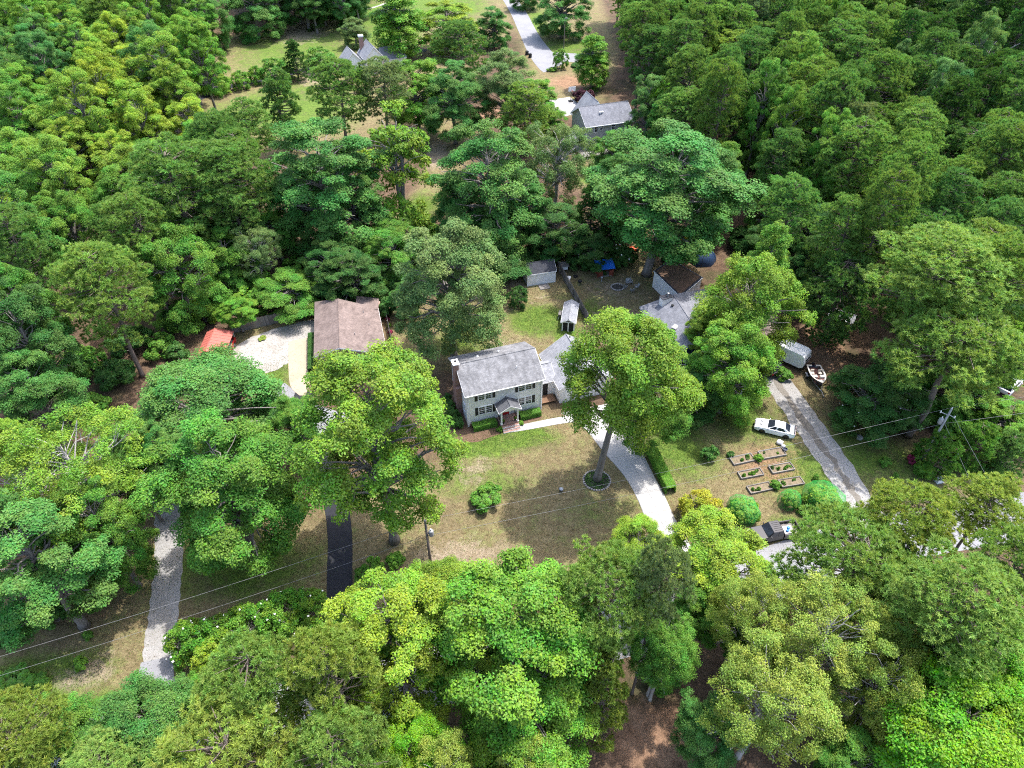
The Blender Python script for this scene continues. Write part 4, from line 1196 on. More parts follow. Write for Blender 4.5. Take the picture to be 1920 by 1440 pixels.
MB().box((-0.85, -0.8, 0.75), (0.7, 0.05, 1.0)).build('wall_panel', MAT['barn_red'], PH); MB().box((0.95, -0.8, 0.75), (0.6, 0.05, 1.0)).build('wall_panel', MAT['barn_red'], PH)
MB().box((0, 0.8, 0.85), (2.5, 0.05, 1.4)).build('back_wall', MAT['barn_red'], PH); MB().box((-1.3, 0, 0.85), (0.05, 1.5, 1.2)).build('side_wall', MAT['barn_red'], PH); MB().box((1.3, 0, 0.85), (0.05, 1.5, 1.2)).build('side_wall', MAT['barn_red'], PH)
MB().box((0, 0, 0.12), (2.5, 1.5, 0.1)).build('floor', MAT['grey_wood'], PH)
rp = slab([(-1.55, -1.1, 1.75), (1.55, -1.1, 1.75), (1.55, 1.05, 2.35), (-1.55, 1.05, 2.35)], 0.05).build('roof', MAT['blue_panel'], PH)
rb_ = MB()
for k in range(9): rb_.extrude([(-1.5 + k * 0.37, -1.09, 1.765), (-1.46 + k * 0.37, -1.09, 1.765), (-1.46 + k * 0.37, 1.04, 2.36), (-1.5 + k * 0.37, 1.04, 2.36)], (0, 0, 0.025))
rb_.build('roof_rib', MAT['blue_panel'], rp)
hp = G(1058, 508)
HU = thing('rabbit_hutch', 'small white hutch with slanted grey lid beside the board fence', 'hutch', hp, R(8))
MB().box((0, 0, 0.75), (1.0, 0.7, 0.6)).build('box', MAT['white_trim'], HU)
slab([(-0.7, -0.55, 1.2), (0.7, -0.55, 1.2), (0.7, 0.6, 1.45), (-0.7, 0.6, 1.45)], 0.05).build('lid', MAT['grey_wood'], HU)
for (x, y) in ((-0.45, -0.3), (0.45, -0.3), (-0.45, 0.3), (0.45, 0.3)): MB().box((x, y, 0.22), (0.07, 0.07, 0.45)).build('leg', MAT['grey_wood'], HU)
bp = G(1066, 530)
BX = thing('white_cabinet', 'narrow white box standing against the board fence', 'box', bp, R(-14))
MB().box((0, 0, 0.55), (0.45, 0.8, 0.8)).build('box', MAT['white_trim'], BX); MB().box((0, 0, 0.985), (0.55, 0.9, 0.06)).build('lid', MAT['white_trim'], BX)
for (x, y) in ((-0.17, -0.32), (0.17, -0.32), (-0.17, 0.32), (0.17, 0.32)): MB().box((x, y, 0.08), (0.06, 0.06, 0.16)).build('leg', MAT['grey_wood'], BX)
def torus(mb, c, R0, r, n=16, m=8):
    vs, fs = [], []
    for i in range(n):
        a = 2 * math.pi * i / n
        for j in range(m):
            b = 2 * math.pi * j / m
            vs.append((c[0] + (R0 + r * math.cos(b)) * math.cos(a), c[1] + (R0 + r * math.cos(b)) * math.sin(a), c[2] + r * math.sin(b)))
    for i in range(n):
        for j in range(m):
            fs.append((i * m + j, ((i + 1) % n) * m + j, ((i + 1) % n) * m + (j + 1) % m, i * m + (j + 1) % m))
    return mb.add(vs, fs)
tp = G(1079, 519); o = torus(MB(), (0, 0, 0.11), 0.3, 0.12).build('old_tyre', MAT['black_rubber'], None, True); o.location = tp
tag(o, 'old black tyre lying in the bare back yard', 'tyre')
kp = G(1087, 533); KT = thing('kettle_grill', 'dark round kettle grill in the bare back yard', 'grill', kp)
MB().lathe([(0.02, 0.45), (0.25, 0.5), (0.36, 0.72), (0.36, 0.78), (0.25, 0.98), (0.02, 1.05)], (0, 0, -0.15), 14).build('bowl', MAT['black_rubber'], KT, True)
for k in range(3): MB().tube([(0.15 * math.cos(k * 2.1), 0.15 * math.sin(k * 2.1), 0.4), (0.32 * math.cos(k * 2.1), 0.32 * math.sin(k * 2.1), 0)], 0.02, 5).build('leg', MAT['pole_grey'], KT)
gp = G(1128, 527); GB = thing('gazing_ball', 'pale ball on a short stand in the bare yard', 'ornament', gp)
MB().lathe([(0.14, 0), (0.08, 0.1), (0.08, 0.45), (0.12, 0.5)], (0, 0, 0), 10).build('stand', MAT['pole_grey'], GB); MB().lathe([(0.03, 0.49), (0.17, 0.56), (0.23, 0.7), (0.17, 0.85), (0.03, 0.92)], (0, 0, 0), 12).build('ball', MAT['galvanised'], GB, True)
# fire pit with chairs
mat_plain('field_stone', (0.32, 0.29, 0.27), 0.9, var=0.3, scale=6)
mat_plain('ash', (0.05, 0.045, 0.04), 0.95, var=0.4, scale=5)
fp = G(1158, 539); FP = thing('fire_pit', 'stone ringed fire pit with dark ash in the back yard', 'fire pit', fp)
for k in range(22):
    a = k * 2 * math.pi / 22
    MB().blob((1.05 * math.cos(a), 0.95 * math.sin(a), 0.1), (0.17, 0.14, 0.13), 6, 4, 0.25, k).build('stone', MAT['field_stone'], FP)
MB().prism([(0.95 * math.cos(a * 0.35), 0.85 * math.sin(a * 0.35)) for a in range(18)], -0.02, 0.03).build('ash', MAT['ash'], FP)
def lawn_chair(p, rz, label, mat='galvanised'):
    t = thing('lawn_chair', label, 'chair', p, rz, 'chairs round the fire pit')
    MB().box((0, 0, 0.38), (0.52, 0.5, 0.05)).build('seat', MAT[mat], t)
    slab([(-0.26, 0.24, 0.4), (0.26, 0.24, 0.4), (0.26, 0.42, 0.95), (-0.26, 0.42, 0.95)], 0.05).build('backrest', MAT[mat], t)
    for x in (-0.24, 0.24):
        for y in (-0.22, 0.22): MB().box((x, y, 0.19), (0.05, 0.05, 0.36)).build('leg', MAT[mat], t)
        MB().box((x * 1.12, 0, 0.6), (0.07, 0.55, 0.04)).build('armrest', MAT[mat], t)
for i, (u, v, rz, lb) in enumerate(((1172, 541, 2.6, 'pale lawn chair right beside the fire pit stones'), (1182, 532, 0.4, 'pale lawn chair behind the fire pit'), (1193, 541, -1.3, 'pale lawn chair farthest right of the fire pit'), (1185, 548, 3.4, 'pale lawn chair nearest the viewer at the fire pit'), (1176, 533, 0.0, 'grey lawn chair behind the stone ring'))):
    lawn_chair(G(u, v), rz, lb)
# orange lawn tractor
mat_plain('mower_orange', (0.65, 0.09, 0.015), 0.4)
mp_ = G(1188, 470); MW = thing('lawn_tractor', 'orange lawn tractor parked at the edge of the trees', 'mower', mp_, R(20))
hd = MB(); hd.box((-0.55, 0, 0.62), (0.8, 0.55, 0.4), 0, 0.85); hd.build('hood', MAT['mower_orange'], MW, False, 0.05)
MB().box((0.3, 0, 0.5), (1.0, 0.8, 0.2)).build('fender', MAT['mower_orange'], MW, False, 0.04)
st = MB(); st.box((0.35, 0, 0.68), (0.45, 0.45, 0.1)); st.box((0.55, 0, 0.9), (0.1, 0.45, 0.4)); st.build('seat', MAT['black_rubber'], MW)
MB().box((-0.1, 0, 0.28), (0.9, 1.0, 0.16)).build('deck', MAT['mower_orange'], MW)
MB().tube([(-0.15, 0, 0.7), (0.0, 0, 1.0)], 0.03, 6).build('steering_column', MAT['black_rubber'], MW)
for (x, y, r) in ((-0.75, 0.38, 0.2), (-0.75, -0.38, 0.2), (0.5, 0.45, 0.28), (0.5, -0.45, 0.28)):
    MB().tube([(x, y - 0.1, r), (x, y + 0.1, r)], r, 12).build('wheel', MAT['black_rubber'], MW)
# open lean-to, stacked kayaks on a rack, dome tarp
lp = G(1240, 462); LT = thing('lean_to', 'small open lean-to with pale metal roof under the tree', 'shed', lp, R(10))
for (x, y) in ((-1.1, -0.8), (1.1, -0.8), (-1.1, 0.9), (1.1, 0.9)): MB().box((x, y, 0.9), (0.1, 0.1, 1.8)).build('post', MAT['grey_wood'], LT)
slab([(-1.4, -1.1, 1.85), (1.4, -1.1, 1.85), (1.4, 1.2, 2.25), (-1.4, 1.2, 2.25)], 0.05).build('roof', MAT['galvanised'], LT)
MB().box((0, 0.92, 0.9), (2.1, 0.04, 1.6)).build('back_wall', MAT['brown_wood'], LT)
mat_plain('kayak_yellow', (0.75, 0.46, 0.01), 0.4)
def kayak(p, rz, L, w, mat, label, z):
    t = []
    mb = MB(); n = 14; vs, fs = [], []
    for i in range(n + 1):
        s = i / n; k = math.sin(math.pi * min(max(s, 0.02), 0.98)) ** 0.6
        for j in range(8):
            a = 2 * math.pi * j / 8
            vs.append(((s - 0.5) * L, w * 0.5 * k * math.cos(a), 0.17 * k * math.sin(a) + 0.18 + 0.12 * (2 * s - 1) ** 4))
    for i in range(n):
        for j in range(8): fs.append((i * 8 + j, (i + 1) * 8 + j, (i + 1) * 8 + (j + 1) % 8, i * 8 + (j + 1) % 8))
    fs += [tuple(range(8)), tuple(n * 8 + j for j in range(8))]
    r = thing('kayak', label, 'kayak', (p.x, p.y, z), rz, 'kayaks by the lean-to')
    mb.add(vs, fs).build('hull', MAT[mat], r, True)
    MB().lathe([(0.30, 0), (0.30, 0.04), (0.24, 0.04), (0.24, 0.0)], (-0.1, 0, 0.335), 14, 1.5, 0.7).build('cockpit_rim', MAT['black_rubber'], r)
kpos = G(1272, 455)
RK = thing('kayak_rack', 'low dark metal rack under the yellow kayak', 'rack', kpos, R(14))
for x in (-1.3, 1.3):
    MB().box((x, 0, 0.32), (0.08, 1.3, 0.06)).build('crossbar', MAT['black_rubber'], RK)
    for y in (-0.55, 0.55): MB().box((x, y, 0.15), (0.07, 0.07, 0.3)).build('leg', MAT['black_rubber'], RK)
kayak(kpos + Vector((0.05, 0.3, 0)), R(14), 4.2, 0.75, 'kayak_yellow', 'yellow kayak on the dark rack', 0.35)
lg = MB().tube([(-2.2, 0, 0.2), (0, 0.1, 0.22), (2.3, 0, 0.2)], [0.2, 0.19, 0.15], 8); lg = lg.build('fallen_log', MAT['pale_bark'], None, True); lg.location = G(1262, 444); lg.rotation_euler.z = R(12)
tag(lg, 'grey fallen log lying behind the yellow kayak', 'log')
mat_plain('blue_tarp', (0.02, 0.045, 0.10), 0.5)
dp = G(1318, 490); DT = thing('dome_tent', 'dark blue dome tent behind the flat addition', 'tent', dp, R(30))
mb = MB(); vs, fs = [], []; n, m = 12, 7
for i in range(m + 1):
    th = math.pi / 2 * i / m
    for k in range(n):
        a = 2 * math.pi * k / n
        rr = 1.9 * math.cos(th) * (1 - 0.05 * math.cos(n / 2 * a)); vs.append((rr * math.cos(a) * 1.2, rr * math.sin(a), 2.3 * math.sin(th)))
for i in range(m):
    for k in range(n): fs.append((i * n + k, i * n + (k + 1) % n, (i + 1) * n + (k + 1) % n, (i + 1) * n + k))
mb.add(vs, fs).build('canopy', MAT['blue_tarp'], DT, True)
for k in range(4):
    a = k * math.pi / 4
    MB().tube([(2.3 * math.cos(a) * math.cos(t), 1.93 * math.sin(a) * math.cos(t), 2.32 * math.sin(t)) for t in np.linspace(0, math.pi, 13)], 0.03, 5).build('tent_pole', MAT['black_rubber'], DT)

# ------------------------------------------------------------------ fences: every board a part
def board_fence(label, a, b, h, mat, bw=0.16, gap=0.015, group=None, post_step=2.4, lean=0.03, rails_front=False, seed=3):
    rnd = random.Random(seed)
    L = (b - a).length
    f = thing('wooden_fence', label, 'fence', a, math.atan2(b.y - a.y, b.x - a.x), group)
    me = [MB().add(*_board(bw, h, q)).mesh('board', MAT[mat]) for q in range(3)]
    n = int(L / (bw + gap))
    for i in range(n):
        o = link('board', me[rnd.randrange(3)], f)
        o.location = (i * (bw + gap), rnd.uniform(-0.008, 0.008), 0); o.rotation_euler = (rnd.uniform(-lean, lean) * 0.5, rnd.uniform(-lean, lean) * 0.5, 0); o.scale = (1, 1, rnd.uniform(0.96, 1.03))
    for i in range(int(L / post_step) + 2):
        MB().box((min(i * post_step, L), 0.11 if not rails_front else -0.11, h * 0.48), (0.1, 0.1, h * 0.96)).build('post', MAT[mat], f)
    for z in (0.35, h - 0.3):
        MB().box((L / 2, 0.045 if not rails_front else -0.045, z), (L, 0.045, 0.09)).build('rail', MAT[mat], f)
    return f
def _board(w, h, q):
    t = 0.011
    top = [h, h - 0.02, h + 0.02][q]
    vs = [(0, -t, -0.05), (w, -t, -0.05), (w, t, -0.05), (0, t, -0.05), (0, -t, top - 0.06), (w, -t, top - 0.06), (w, t, top - 0.06), (0, t, top - 0.06), (w * 0.5, -t, top), (w * 0.5, t, top)]
    return vs, [(3, 2, 1, 0), (0, 1, 5, 8, 4), (2, 3, 7, 9, 6), (1, 2, 6, 5), (3, 0, 4, 7), (5, 6, 9, 8), (7, 4, 8, 9)]
board_fence('grey board fence behind the bright gravel yard', G(437, 625), G(588, 590), 1.8, 'grey_wood', seed=3)
board_fence('grey board fence with posts between the two back yards', G(1102, 606), G(1047, 506), 1.8, 'grey_wood', seed=4, bw=0.2)
board_fence('grey board fence along the right side of the brown roofed house', G(744, 690), G(722, 580), 1.5, 'grey_wood', seed=5, bw=0.2)
fl_rng = np.random.default_rng(4)
for i in range(7):
    p = G(735 + i * 2.5 - 8, 600 + i * 12)
    shrub(p, 0.42, 0.5, 'pink' if i % 2 == 0 else 'bright', ['rearmost', 'second', 'third', 'fourth', 'fifth', 'sixth', 'nearest'][i] + ' flower clump along the fence beside the brown house', cat='flowers', group='flower clumps along the side fence', name='flower_clump')

# ------------------------------------------------------------------ red carport with two vehicles under it: built with the vehicles below
# ------------------------------------------------------------------ grey house behind
ga, gb_ = G(1102, 287), G(1172, 268)
gz = 5.6
e0, e1 = G(1101, 238, gz), G(1174, 228, gz)
GHr = math.atan2(e1.y - e0.y, e1.x - e0.x)
GH = thing('grey_house', 'two-storey grey sided house with dark roof behind the trees', 'house', (e0.x, e0.y, 0), GHr)
Lg = (e1 - e0).length + 1.8
gable_walls(GH, 0, Lg, 0.3, 8.3, gz, 8.1, 'x', 'grey_siding')
gable_roof(GH, 0, Lg, 0.3, 8.3, gz, 8.1, 'x', 'slate_shingles', 0.35)
gable_walls(GH, 2.4, 9.0, 4.3, 14.0, 3.4, 7.4, 'y', 'grey_siding', 'wing_wall')
gable_roof(GH, 2.4, 9.0, 8.0, 14.0, 3.4, 7.4, 'y', 'light_shingles', 0.35)
for (a, z, w, h) in ((1.9, 4.1, 0.75, 1.3), (3.2, 4.4, 0.6, 0.9), (5.9, 4.1, 0.75, 1.3), (0.9, 1.0, 0.8, 1.4), (1.85, 1.0, 0.8, 1.4), (5.8, 1.0, 0.8, 1.4)):
    window(GH, 'S', a, z, w, h, 0.3, 2, 2)
MB().box((0.0, 0.28, 2.8), (0.16, 0.08, 5.6)).build('corner_board', MAT['white_trim'], GH)
MB().box((Lg / 2, -0.1, 5.45), (Lg + 0.7, 0.14, 0.16)).build('gutter', MAT['white_trim'], GH)
for (x, y) in ((3.9, 2.3), (4.4, 2.4)): MB().lathe([(0.15, -0.1), (0.15, 0.3), (0.25, 0.32), (0.02, 0.42)], (x, y, 7.2), 8).build('roof_vent', MAT['white_trim'], GH)
gable_walls(GH, -4.0, -0.003, 0.8, 5.2, 2.6, 3.8, 'x', 'grey_siding', 'porch_wall'); gable_roof(GH, -4.0, -0.4, 0.8, 5.2, 2.6, 3.8, 'x', 'light_shingles', 0.3)
MB().box((2.0, -1.7, 0.5), (8.0, 3.4, 0.12)).build('deck', MAT['grey_wood'], GH)
for i in range(9):
    MB().box((-1.9 + i * 0.97, -3.35, 0.75), (0.09, 0.09, 1.5)).build('deck_post', MAT['white_trim'], GH)
MB().box((2.0, -3.35, 1.42), (8.0, 0.08, 0.08)).build('deck_rail', MAT['white_trim'], GH); MB().box((2.0, -3.35, 0.95), (8.0, 0.05, 0.06)).build('deck_rail', MAT['white_trim'], GH)
# far house with the brick chimney
fh = G(706, 138)
FH = thing('far_house', 'far house with pale gables and a brick chimney among pines', 'house', fh, R(24))
FH.scale = (0.72, 0.72, 0.78)
gable_walls(FH, -3.6, 3.6, 0, 10, 5.0, 8.6, 'y', 'white_siding'); gable_roof(FH, -3.6, 3.6, 0, 10, 5.0, 8.6, 'y', 'light_shingles', 0.35)
gable_walls(FH, -10.5, -4.3, 2.5, 10.5, 4.0, 7.0, 'y', 'white_siding', 'wing_wall'); gable_roof(FH, -10.5, -4.3, 2.5, 10.5, 4.0, 7.0, 'y', 'light_shingles', 0.35)
gable_walls(FH, 4.0, 13.0, 4.0, 11.0, 3.0, 6.0, 'x', 'white_siding', 'wing_wall'); gable_roof(FH, 4.3, 13.0, 4.0, 11.0, 3.0, 6.0, 'x', 'slate_shingles', 0.35)
fc = MB().box((-2.2, 8.8, 5.0), (1.5, 1.2, 10.4)).build('chimney', MAT['red_brick'], FH); MB().box((-2.2, 8.8, 10.35), (1.8, 1.5, 0.5)).build('chimney_cap', MAT['white_trim'], fc)
for (a, z) in ((-2.4, 3.2), (1.3, 3.2), (-2.4, 0.9), (1.3, 0.9)): window(FH, 'S', a, z, 1.0, 1.4, 0.0, 2, 2)
# ------------------------------------------------------------------ vehicles
def mat_paint(name, col, rough=0.25, metal=0.0):
    m = NT(name)
    n = m.noise(6, 4, 0.6, m.obj())
    p = m.principled(m.mix(m.ramp(n, [(0.35, 0.0), (0.7, 1.0)]), [x * 0.94 for x in col], col), rough, metal, 0.5)
    p.inputs['Coat Weight'].default_value = 0.35
    p.inputs['Coat Roughness'].default_value = 0.08
    MAT[name] = m.m
mat_paint('white_paint', (0.80, 0.81, 0.82)); mat_paint('black_paint', (0.008, 0.008, 0.011)); mat_paint('red_paint', (0.30, 0.012, 0.015)); mat_paint('navy_paint', (0.015, 0.022, 0.05))
mat_paint('boat_white', (0.62, 0.58, 0.52), 0.35)
mat_plain('boat_carpet', (0.17, 0.075, 0.06), 0.9); mat_plain('seat_tan', (0.60, 0.53, 0.44), 0.6)
mat_plain('tail_lamp', (0.35, 0.01, 0.01), 0.3); mat_plain('head_lamp', (0.7, 0.7, 0.7), 0.15)

def side_body(prof, half, y_in=None):
    """closed side profile [(x, z, w)] swept across the car; w scales the half width at that point"""
    n = len(prof)
    vs = [(x, -half * w, z) for x, z, w in prof] + [(x, half * w, z) for x, z, w in prof]
    fs = [tuple(range(n)), tuple(range(2 * n - 1, n - 1, -1))] + [(i, n + i, n + (i + 1) % n, (i + 1) % n) for i in range(n)]
    return MB().add(vs, fs)
def arch(x, r, z0, n=7):
    """wheel arch points from front to back (x decreasing)"""
    return [(x + r * math.cos(math.pi * k / n), z0 + r * math.sin(math.pi * k / n), 1.0) for k in range(n + 1)]
def wheel(parent, x, y, r, w, rim='steel_rim'):
    s = 1 if y > 0 else -1
    t = MB().tube([(x, y - w / 2, r), (x, y - w / 2 + 0.03, r), (x, y + w / 2 - 0.03, r), (x, y + w / 2, r)], [r * 0.93, r, r, r * 0.93], 18)
    o = t.build('wheel', MAT['black_rubber'], parent, True)
    m = MB(); m.tube([(x, y + s * (w / 2 - 0.02), r), (x, y + s * (w / 2 + 0.008), r)], [r * 0.64, r * 0.60], 16)
    ro = m.build('rim', MAT[rim], o)
    return o
def glass_quad(parent, name, q, mat='window_glass', th=0.012):
    a, b, c = Vector(q[0]), Vector(q[1]), Vector(q[2])
    n = (b - a).cross(c - a).normalized()
    MB().extrude([Vector(p) + n * 0.004 for p in q], n * th).build(name, MAT[mat], parent)
def inset(q, k):
    c = sum((Vector(p) for p in q), Vector()) / len(q)
    return [Vector(p).lerp(c, k) for p in q]
def cabin(parent, base, roof, paint, side_split=None, roof_name='cabin'):
    """base/roof: (x_back, x_front, half width, z); painted frame with glass set just proud on all four sides"""
    xb, xf, wb, zb = base; rb_, rf_, wr, zr = roof
    b = [Vector((xb, -wb * 0.96, zb)), Vector((xf, -wb * 0.96, zb)), Vector((xf, wb * 0.96, zb)), Vector((xb, wb * 0.96, zb))]
    t = [Vector((rb_, -wr, zr)), Vector((rf_, -wr, zr)), Vector((rf_, wr, zr)), Vector((rb_, wr, zr))]
    MB().add(b + t, [(3, 2, 1, 0), (4, 5, 6, 7), (0, 1, 5, 4), (1, 2, 6, 5), (2, 3, 7, 6), (3, 0, 4, 7)]).build(roof_name, MAT[paint], parent, False, 0.05)
    glass_quad(parent, 'windshield', inset([b[1], b[2], t[2], t[1]], 0.08))
    glass_quad(parent, 'rear_window', inset([b[3], b[0], t[0], t[3]], 0.10))
    for s in (0, 1):
        q = [b[0], b[1], t[1], t[0]] if s == 0 else [b[2], b[3], t[3], t[2]]
        if side_split:
            for (k0, k1) in side_split:
                if s: k0, k1 = 1 - k1, 1 - k0
                p = [q[0].lerp(q[1], k0), q[0].lerp(q[1], k1), q[3].lerp(q[2], k1), q[3].lerp(q[2], k0)]
                glass_quad(parent, 'side_window', inset(p, 0.1))
        else:
            glass_quad(parent, 'side_window', inset(q, 0.13))
def mirrors(parent, x, y, z, paint):
    for s in (-1, 1):
        MB().box((x, s * (y + 0.09), z), (0.1, 0.2, 0.14)).build('wing_mirror', MAT[paint], parent, False, 0.03)

# white coupe; nose points to -x of the photo's left
c0, c1 = G(1416, 800, 0), G(1486, 817, 0)
mid = (c0 + c1) / 2
CAR = thing('parked_coupe', 'white two-door coupe with dark windows parked on the grass', 'car', mid, math.atan2(c0.y - c1.y, c0.x - c1.x))
prof = [(2.50, 0.32, 0.80), (2.54, 0.55, 0.84), (2.42, 0.80, 0.90), (1.9, 0.93, 0.96), (1.0, 1.0, 0.97), (0.7, 1.0, 0.97), (-1.3, 1.02, 0.97), (-1.75, 1.06, 0.97), (-2.40, 1.04, 0.92), (-2.50, 0.95, 0.90), (-2.50, 0.6, 0.88), (-2.42, 0.3, 0.88)] + \
       [(-1.48 - 0.40 * math.cos(math.pi * k / 7), 0.25 + 0.45 * math.sin(math.pi * k / 7), 1.0) for k in range(8)] + [(1.50 - 0.40 * math.cos(math.pi * k / 7), 0.25 + 0.45 * math.sin(math.pi * k / 7), 1.0) for k in range(8)]
side_body(prof, 0.95).build('body', MAT['white_paint'], CAR, False, 0.07)
cabin(CAR, (-1.85, 0.95, 0.86, 1.0), (-1.10, 0.12, 0.66, 1.43), 'white_paint', [(0.16, 0.62), (0.66, 0.98)])
for x in (1.50, -1.48):
    for y in (-0.84, 0.84): wheel(CAR, x, y, 0.36, 0.25, 'black_paint')
MB().box((1.2, 0, 0.45), (2.2, 1.2, 0.3)).build('underbody', MAT['dark_opening'], CAR); MB().box((-1.2, 0, 0.45), (2.2, 1.2, 0.3)).build('underbody', MAT['dark_opening'], CAR)
MB().box((-2.36, 0, 1.085), (0.13, 1.62, 0.05)).build('spoiler', MAT['black_paint'], CAR); MB().box((-2.505, 0, 0.82), (0.02, 1.5, 0.16)).build('tail_lamp', MAT['tail_lamp'], CAR)
MB().box((2.53, 0, 0.62), (0.04, 1.3, 0.16)).build('grille', MAT['black_rubber'], CAR)
for y in (-0.3, 0.3): MB().box((1.75, y, 0.985), (0.32, 0.14, 0.05)).build('hood_scoop', MAT['black_rubber'], CAR)
for y in (-0.62, 0.62): MB().lathe([(0.09, 0), (0.09, 0.03), (0.02, 0.04)], (2.50, y, 0.62), 10).build('headlight', MAT['head_lamp'], CAR)
mirrors(CAR, 0.75, 0.86, 1.05, 'white_paint')
for y in (-0.935, 0.935):
    MB().box((-0.25, y * 0.986, 0.86), (0.22, 0.03, 0.04)).build('door_handle', MAT['steel_rim'], CAR)

# black pickup with its bed open
k0, k1 = G(1403, 1012), G(1497, 996)
pm = (k0 + k1) / 2
def pickup(name, label, loc, rz, paint, group=None):
    T = thing(name, label, 'pickup', loc, rz, group)
    L2 = 2.75
    prof = [(L2, 0.42, 0.86), (L2 + 0.02, 0.75, 0.9), (L2 - 0.12, 1.02, 0.93), (1.25, 1.10, 0.95), (0.9, 1.10, 0.96), (-0.55, 1.12, 0.96), (-0.60, 0.5, 0.96)] + [(-0.6, 0.4, 0.96)] + \
           [(1.72 - 0.45 * math.cos(math.pi * k / 7), 0.33 + 0.5 * math.sin(math.pi * k / 7), 1.0) for k in range(8)]
    side_body(prof, 0.95).build('body', MAT[paint], T, False, 0.05)
    cabin(T, (-0.57, 1.35, 0.92, 1.1), (-0.45, 0.72, 0.76, 1.72), paint, [(0.05, 0.40), (0.45, 0.95)])
    rbs = MB()
    for k in range(5): rbs.box((0.06, -0.5 + k * 0.25, 1.752), (0.85, 0.04, 0.02))
    rbs.build('roof_rib', MAT[paint], T)
    sp_ = [(-0.66, 0.42), (-0.66, 1.12), (-L2, 1.12), (-L2, 0.45)] + [(-1.75 - 0.45 * math.cos(math.pi * k / 7), 0.33 + 0.5 * math.sin(math.pi * k / 7)) for k in range(8)]
    for s in (-1, 1):
        vs = [(x, s * 0.95, z) for x, z in sp_]
        MB().extrude(vs, (0, -s * 0.09, 0)).build('bed_side', MAT[paint], T)
    MB().box((-1.7, 0, 0.66), (2.05, 1.70, 0.06)).build('bed_floor', MAT['grey_wood'], T)
    MB().box((-0.70, 0, 0.9), (0.06, 1.72, 0.5)).build('bed_front', MAT[paint], T)
    tg = MB().box((-L2 + 0.04, 0, 0.88), (0.07, 1.71, 0.47)).build('tailgate', MAT[paint], T)
    bm_ = MB().box((-L2 - 0.1, 0, 0.52), (0.16, 1.8, 0.16)).build('rear_bumper', MAT['steel_rim'], T)
    MB().box((L2 + 0.06, 0, 0.5), (0.14, 1.75, 0.2)).build('front_bumper', MAT['steel_rim'], T)
    MB().box((L2 + 0.01, 0, 0.78), (0.05, 1.1, 0.22)).build('grille', MAT['black_rubber'], T)
    for y in (-0.7, 0.7):
        MB().box((L2 + 0.0, y, 0.8), (0.06, 0.26, 0.2)).build('headlight', MAT['head_lamp'], T)
        MB().box((-L2 - 0.01, y * 1.27, 0.85), (0.05, 0.1, 0.3)).build('tail_lamp', MAT['tail_lamp'], T)
    for x in (1.72, -1.75):
        for y in (-0.84, 0.84): wheel(T, x, y, 0.38, 0.26)
    MB().box((0.2, 0, 0.48), (4.6, 1.0, 0.25)).build('chassis', MAT['dark_opening'], T)
    mirrors(T, 1.0, 0.95, 1.2, paint)
    return T
PK = pickup('parked_pickup', 'black pickup with blue items in its open bed beside the street', pm, math.atan2(k0.y - k1.y, k0.x - k1.x), 'black_paint')
mat_plain('blue_plastic', (0.03, 0.20, 0.60), 0.4); mat_plain('grey_sheet', (0.42, 0.40, 0.39), 0.8)
for i, (x, y, sx, sy, sz, mt, nm, lb) in enumerate(((-1.5, 0.05, 1.1, 1.0, 0.10, 'grey_sheet', 'cargo_board', 'pale board lying in the bed of the black pickup'), (-1.35, 0.25, 0.42, 0.3, 0.22, 'blue_plastic', 'blue_bag', 'blue bag on the pale board in the pickup bed'), (-1.62, -0.1, 0.36, 0.4, 0.18, 'blue_plastic', 'blue_bag', 'smaller blue bag nearer the tailgate of the black pickup'))):
    q = to_world(PK, x, y, 0.69 + (0.10 if i else 0))
    o = MB().blob((0, 0, sz / 2), (sx / 2, sy / 2, sz / 2), 10, 6, 0.12, i).build(nm, MAT[mt], None, True) if i else MB().box((0, 0, sz / 2), (sx, sy, sz)).build(nm, MAT[mt], None)
    o.location = q; o.rotation_euler.z = PK.rotation_euler.z + 0.2 * i
    tag(o, lb, 'cargo')

# boat on its trailer
b0, b1 = G(1521, 700, 0.9), G(1541, 725, 0.9)
bow, stern = G(1541, 722, 1.1), G(1525, 686, 1.1)
brz = math.atan2(bow.y - stern.y, bow.x - stern.x); bl_ = (bow - stern).length
bmid = (bow + stern) / 2
BT = thing('motor_boat', 'open motor boat with tan seats, parked on a trailer beside the lane', 'boat', (bmid.x, bmid.y, 0), brz)
n = 14
def hull_ring(s, kx=1.0, z_g=1.25, keel=0.45, shr=0.0):
    w = 1.05 * kx * (1 - max(0, (s - 0.45) / 0.55) ** 2.2) * (0.93 + 0.07 * min(1, s * 3)) - shr
    w = max(w, 0.02)
    x = (s - 0.5) * bl_
    rise = 0.45 * max(0, (s - 0.6) / 0.4) ** 2
    g = z_g + 0.18 * s * s
    return [(x, -w, g), (x, -w * 0.92, (g + keel + rise) / 2), (x, -w * 0.55, keel + rise + 0.12), (x, 0, keel + rise), (x, w * 0.55, keel + rise + 0.12), (x, w * 0.92, (g + keel + rise) / 2), (x, w, g)]
vs, fs = [], []
for i in range(n + 1): vs += hull_ring(i / n)
for i in range(n):
    for j in range(6): fs.append((i * 7 + j, (i + 1) * 7 + j, (i + 1) * 7 + j + 1, i * 7 + j + 1))
fs.append(tuple(range(7)))
MB().add(vs, fs).build('hull', MAT['navy_paint'], BT, True)
gw_ = MB(); vs, fs = [], []
for i in range(n + 1):
    r = hull_ring(i / n); q = hull_ring(i / n, 1.0, 1.25, 0.45, 0.17)
    for a, b in ((r[0], q[0]), (r[6], q[6])):
        vs += [(a[0], a[1] * 1.02, a[2] + 0.03), (b[0], b[1], b[2] + 0.03), (b[0], b[1], b[2] - 0.12)]
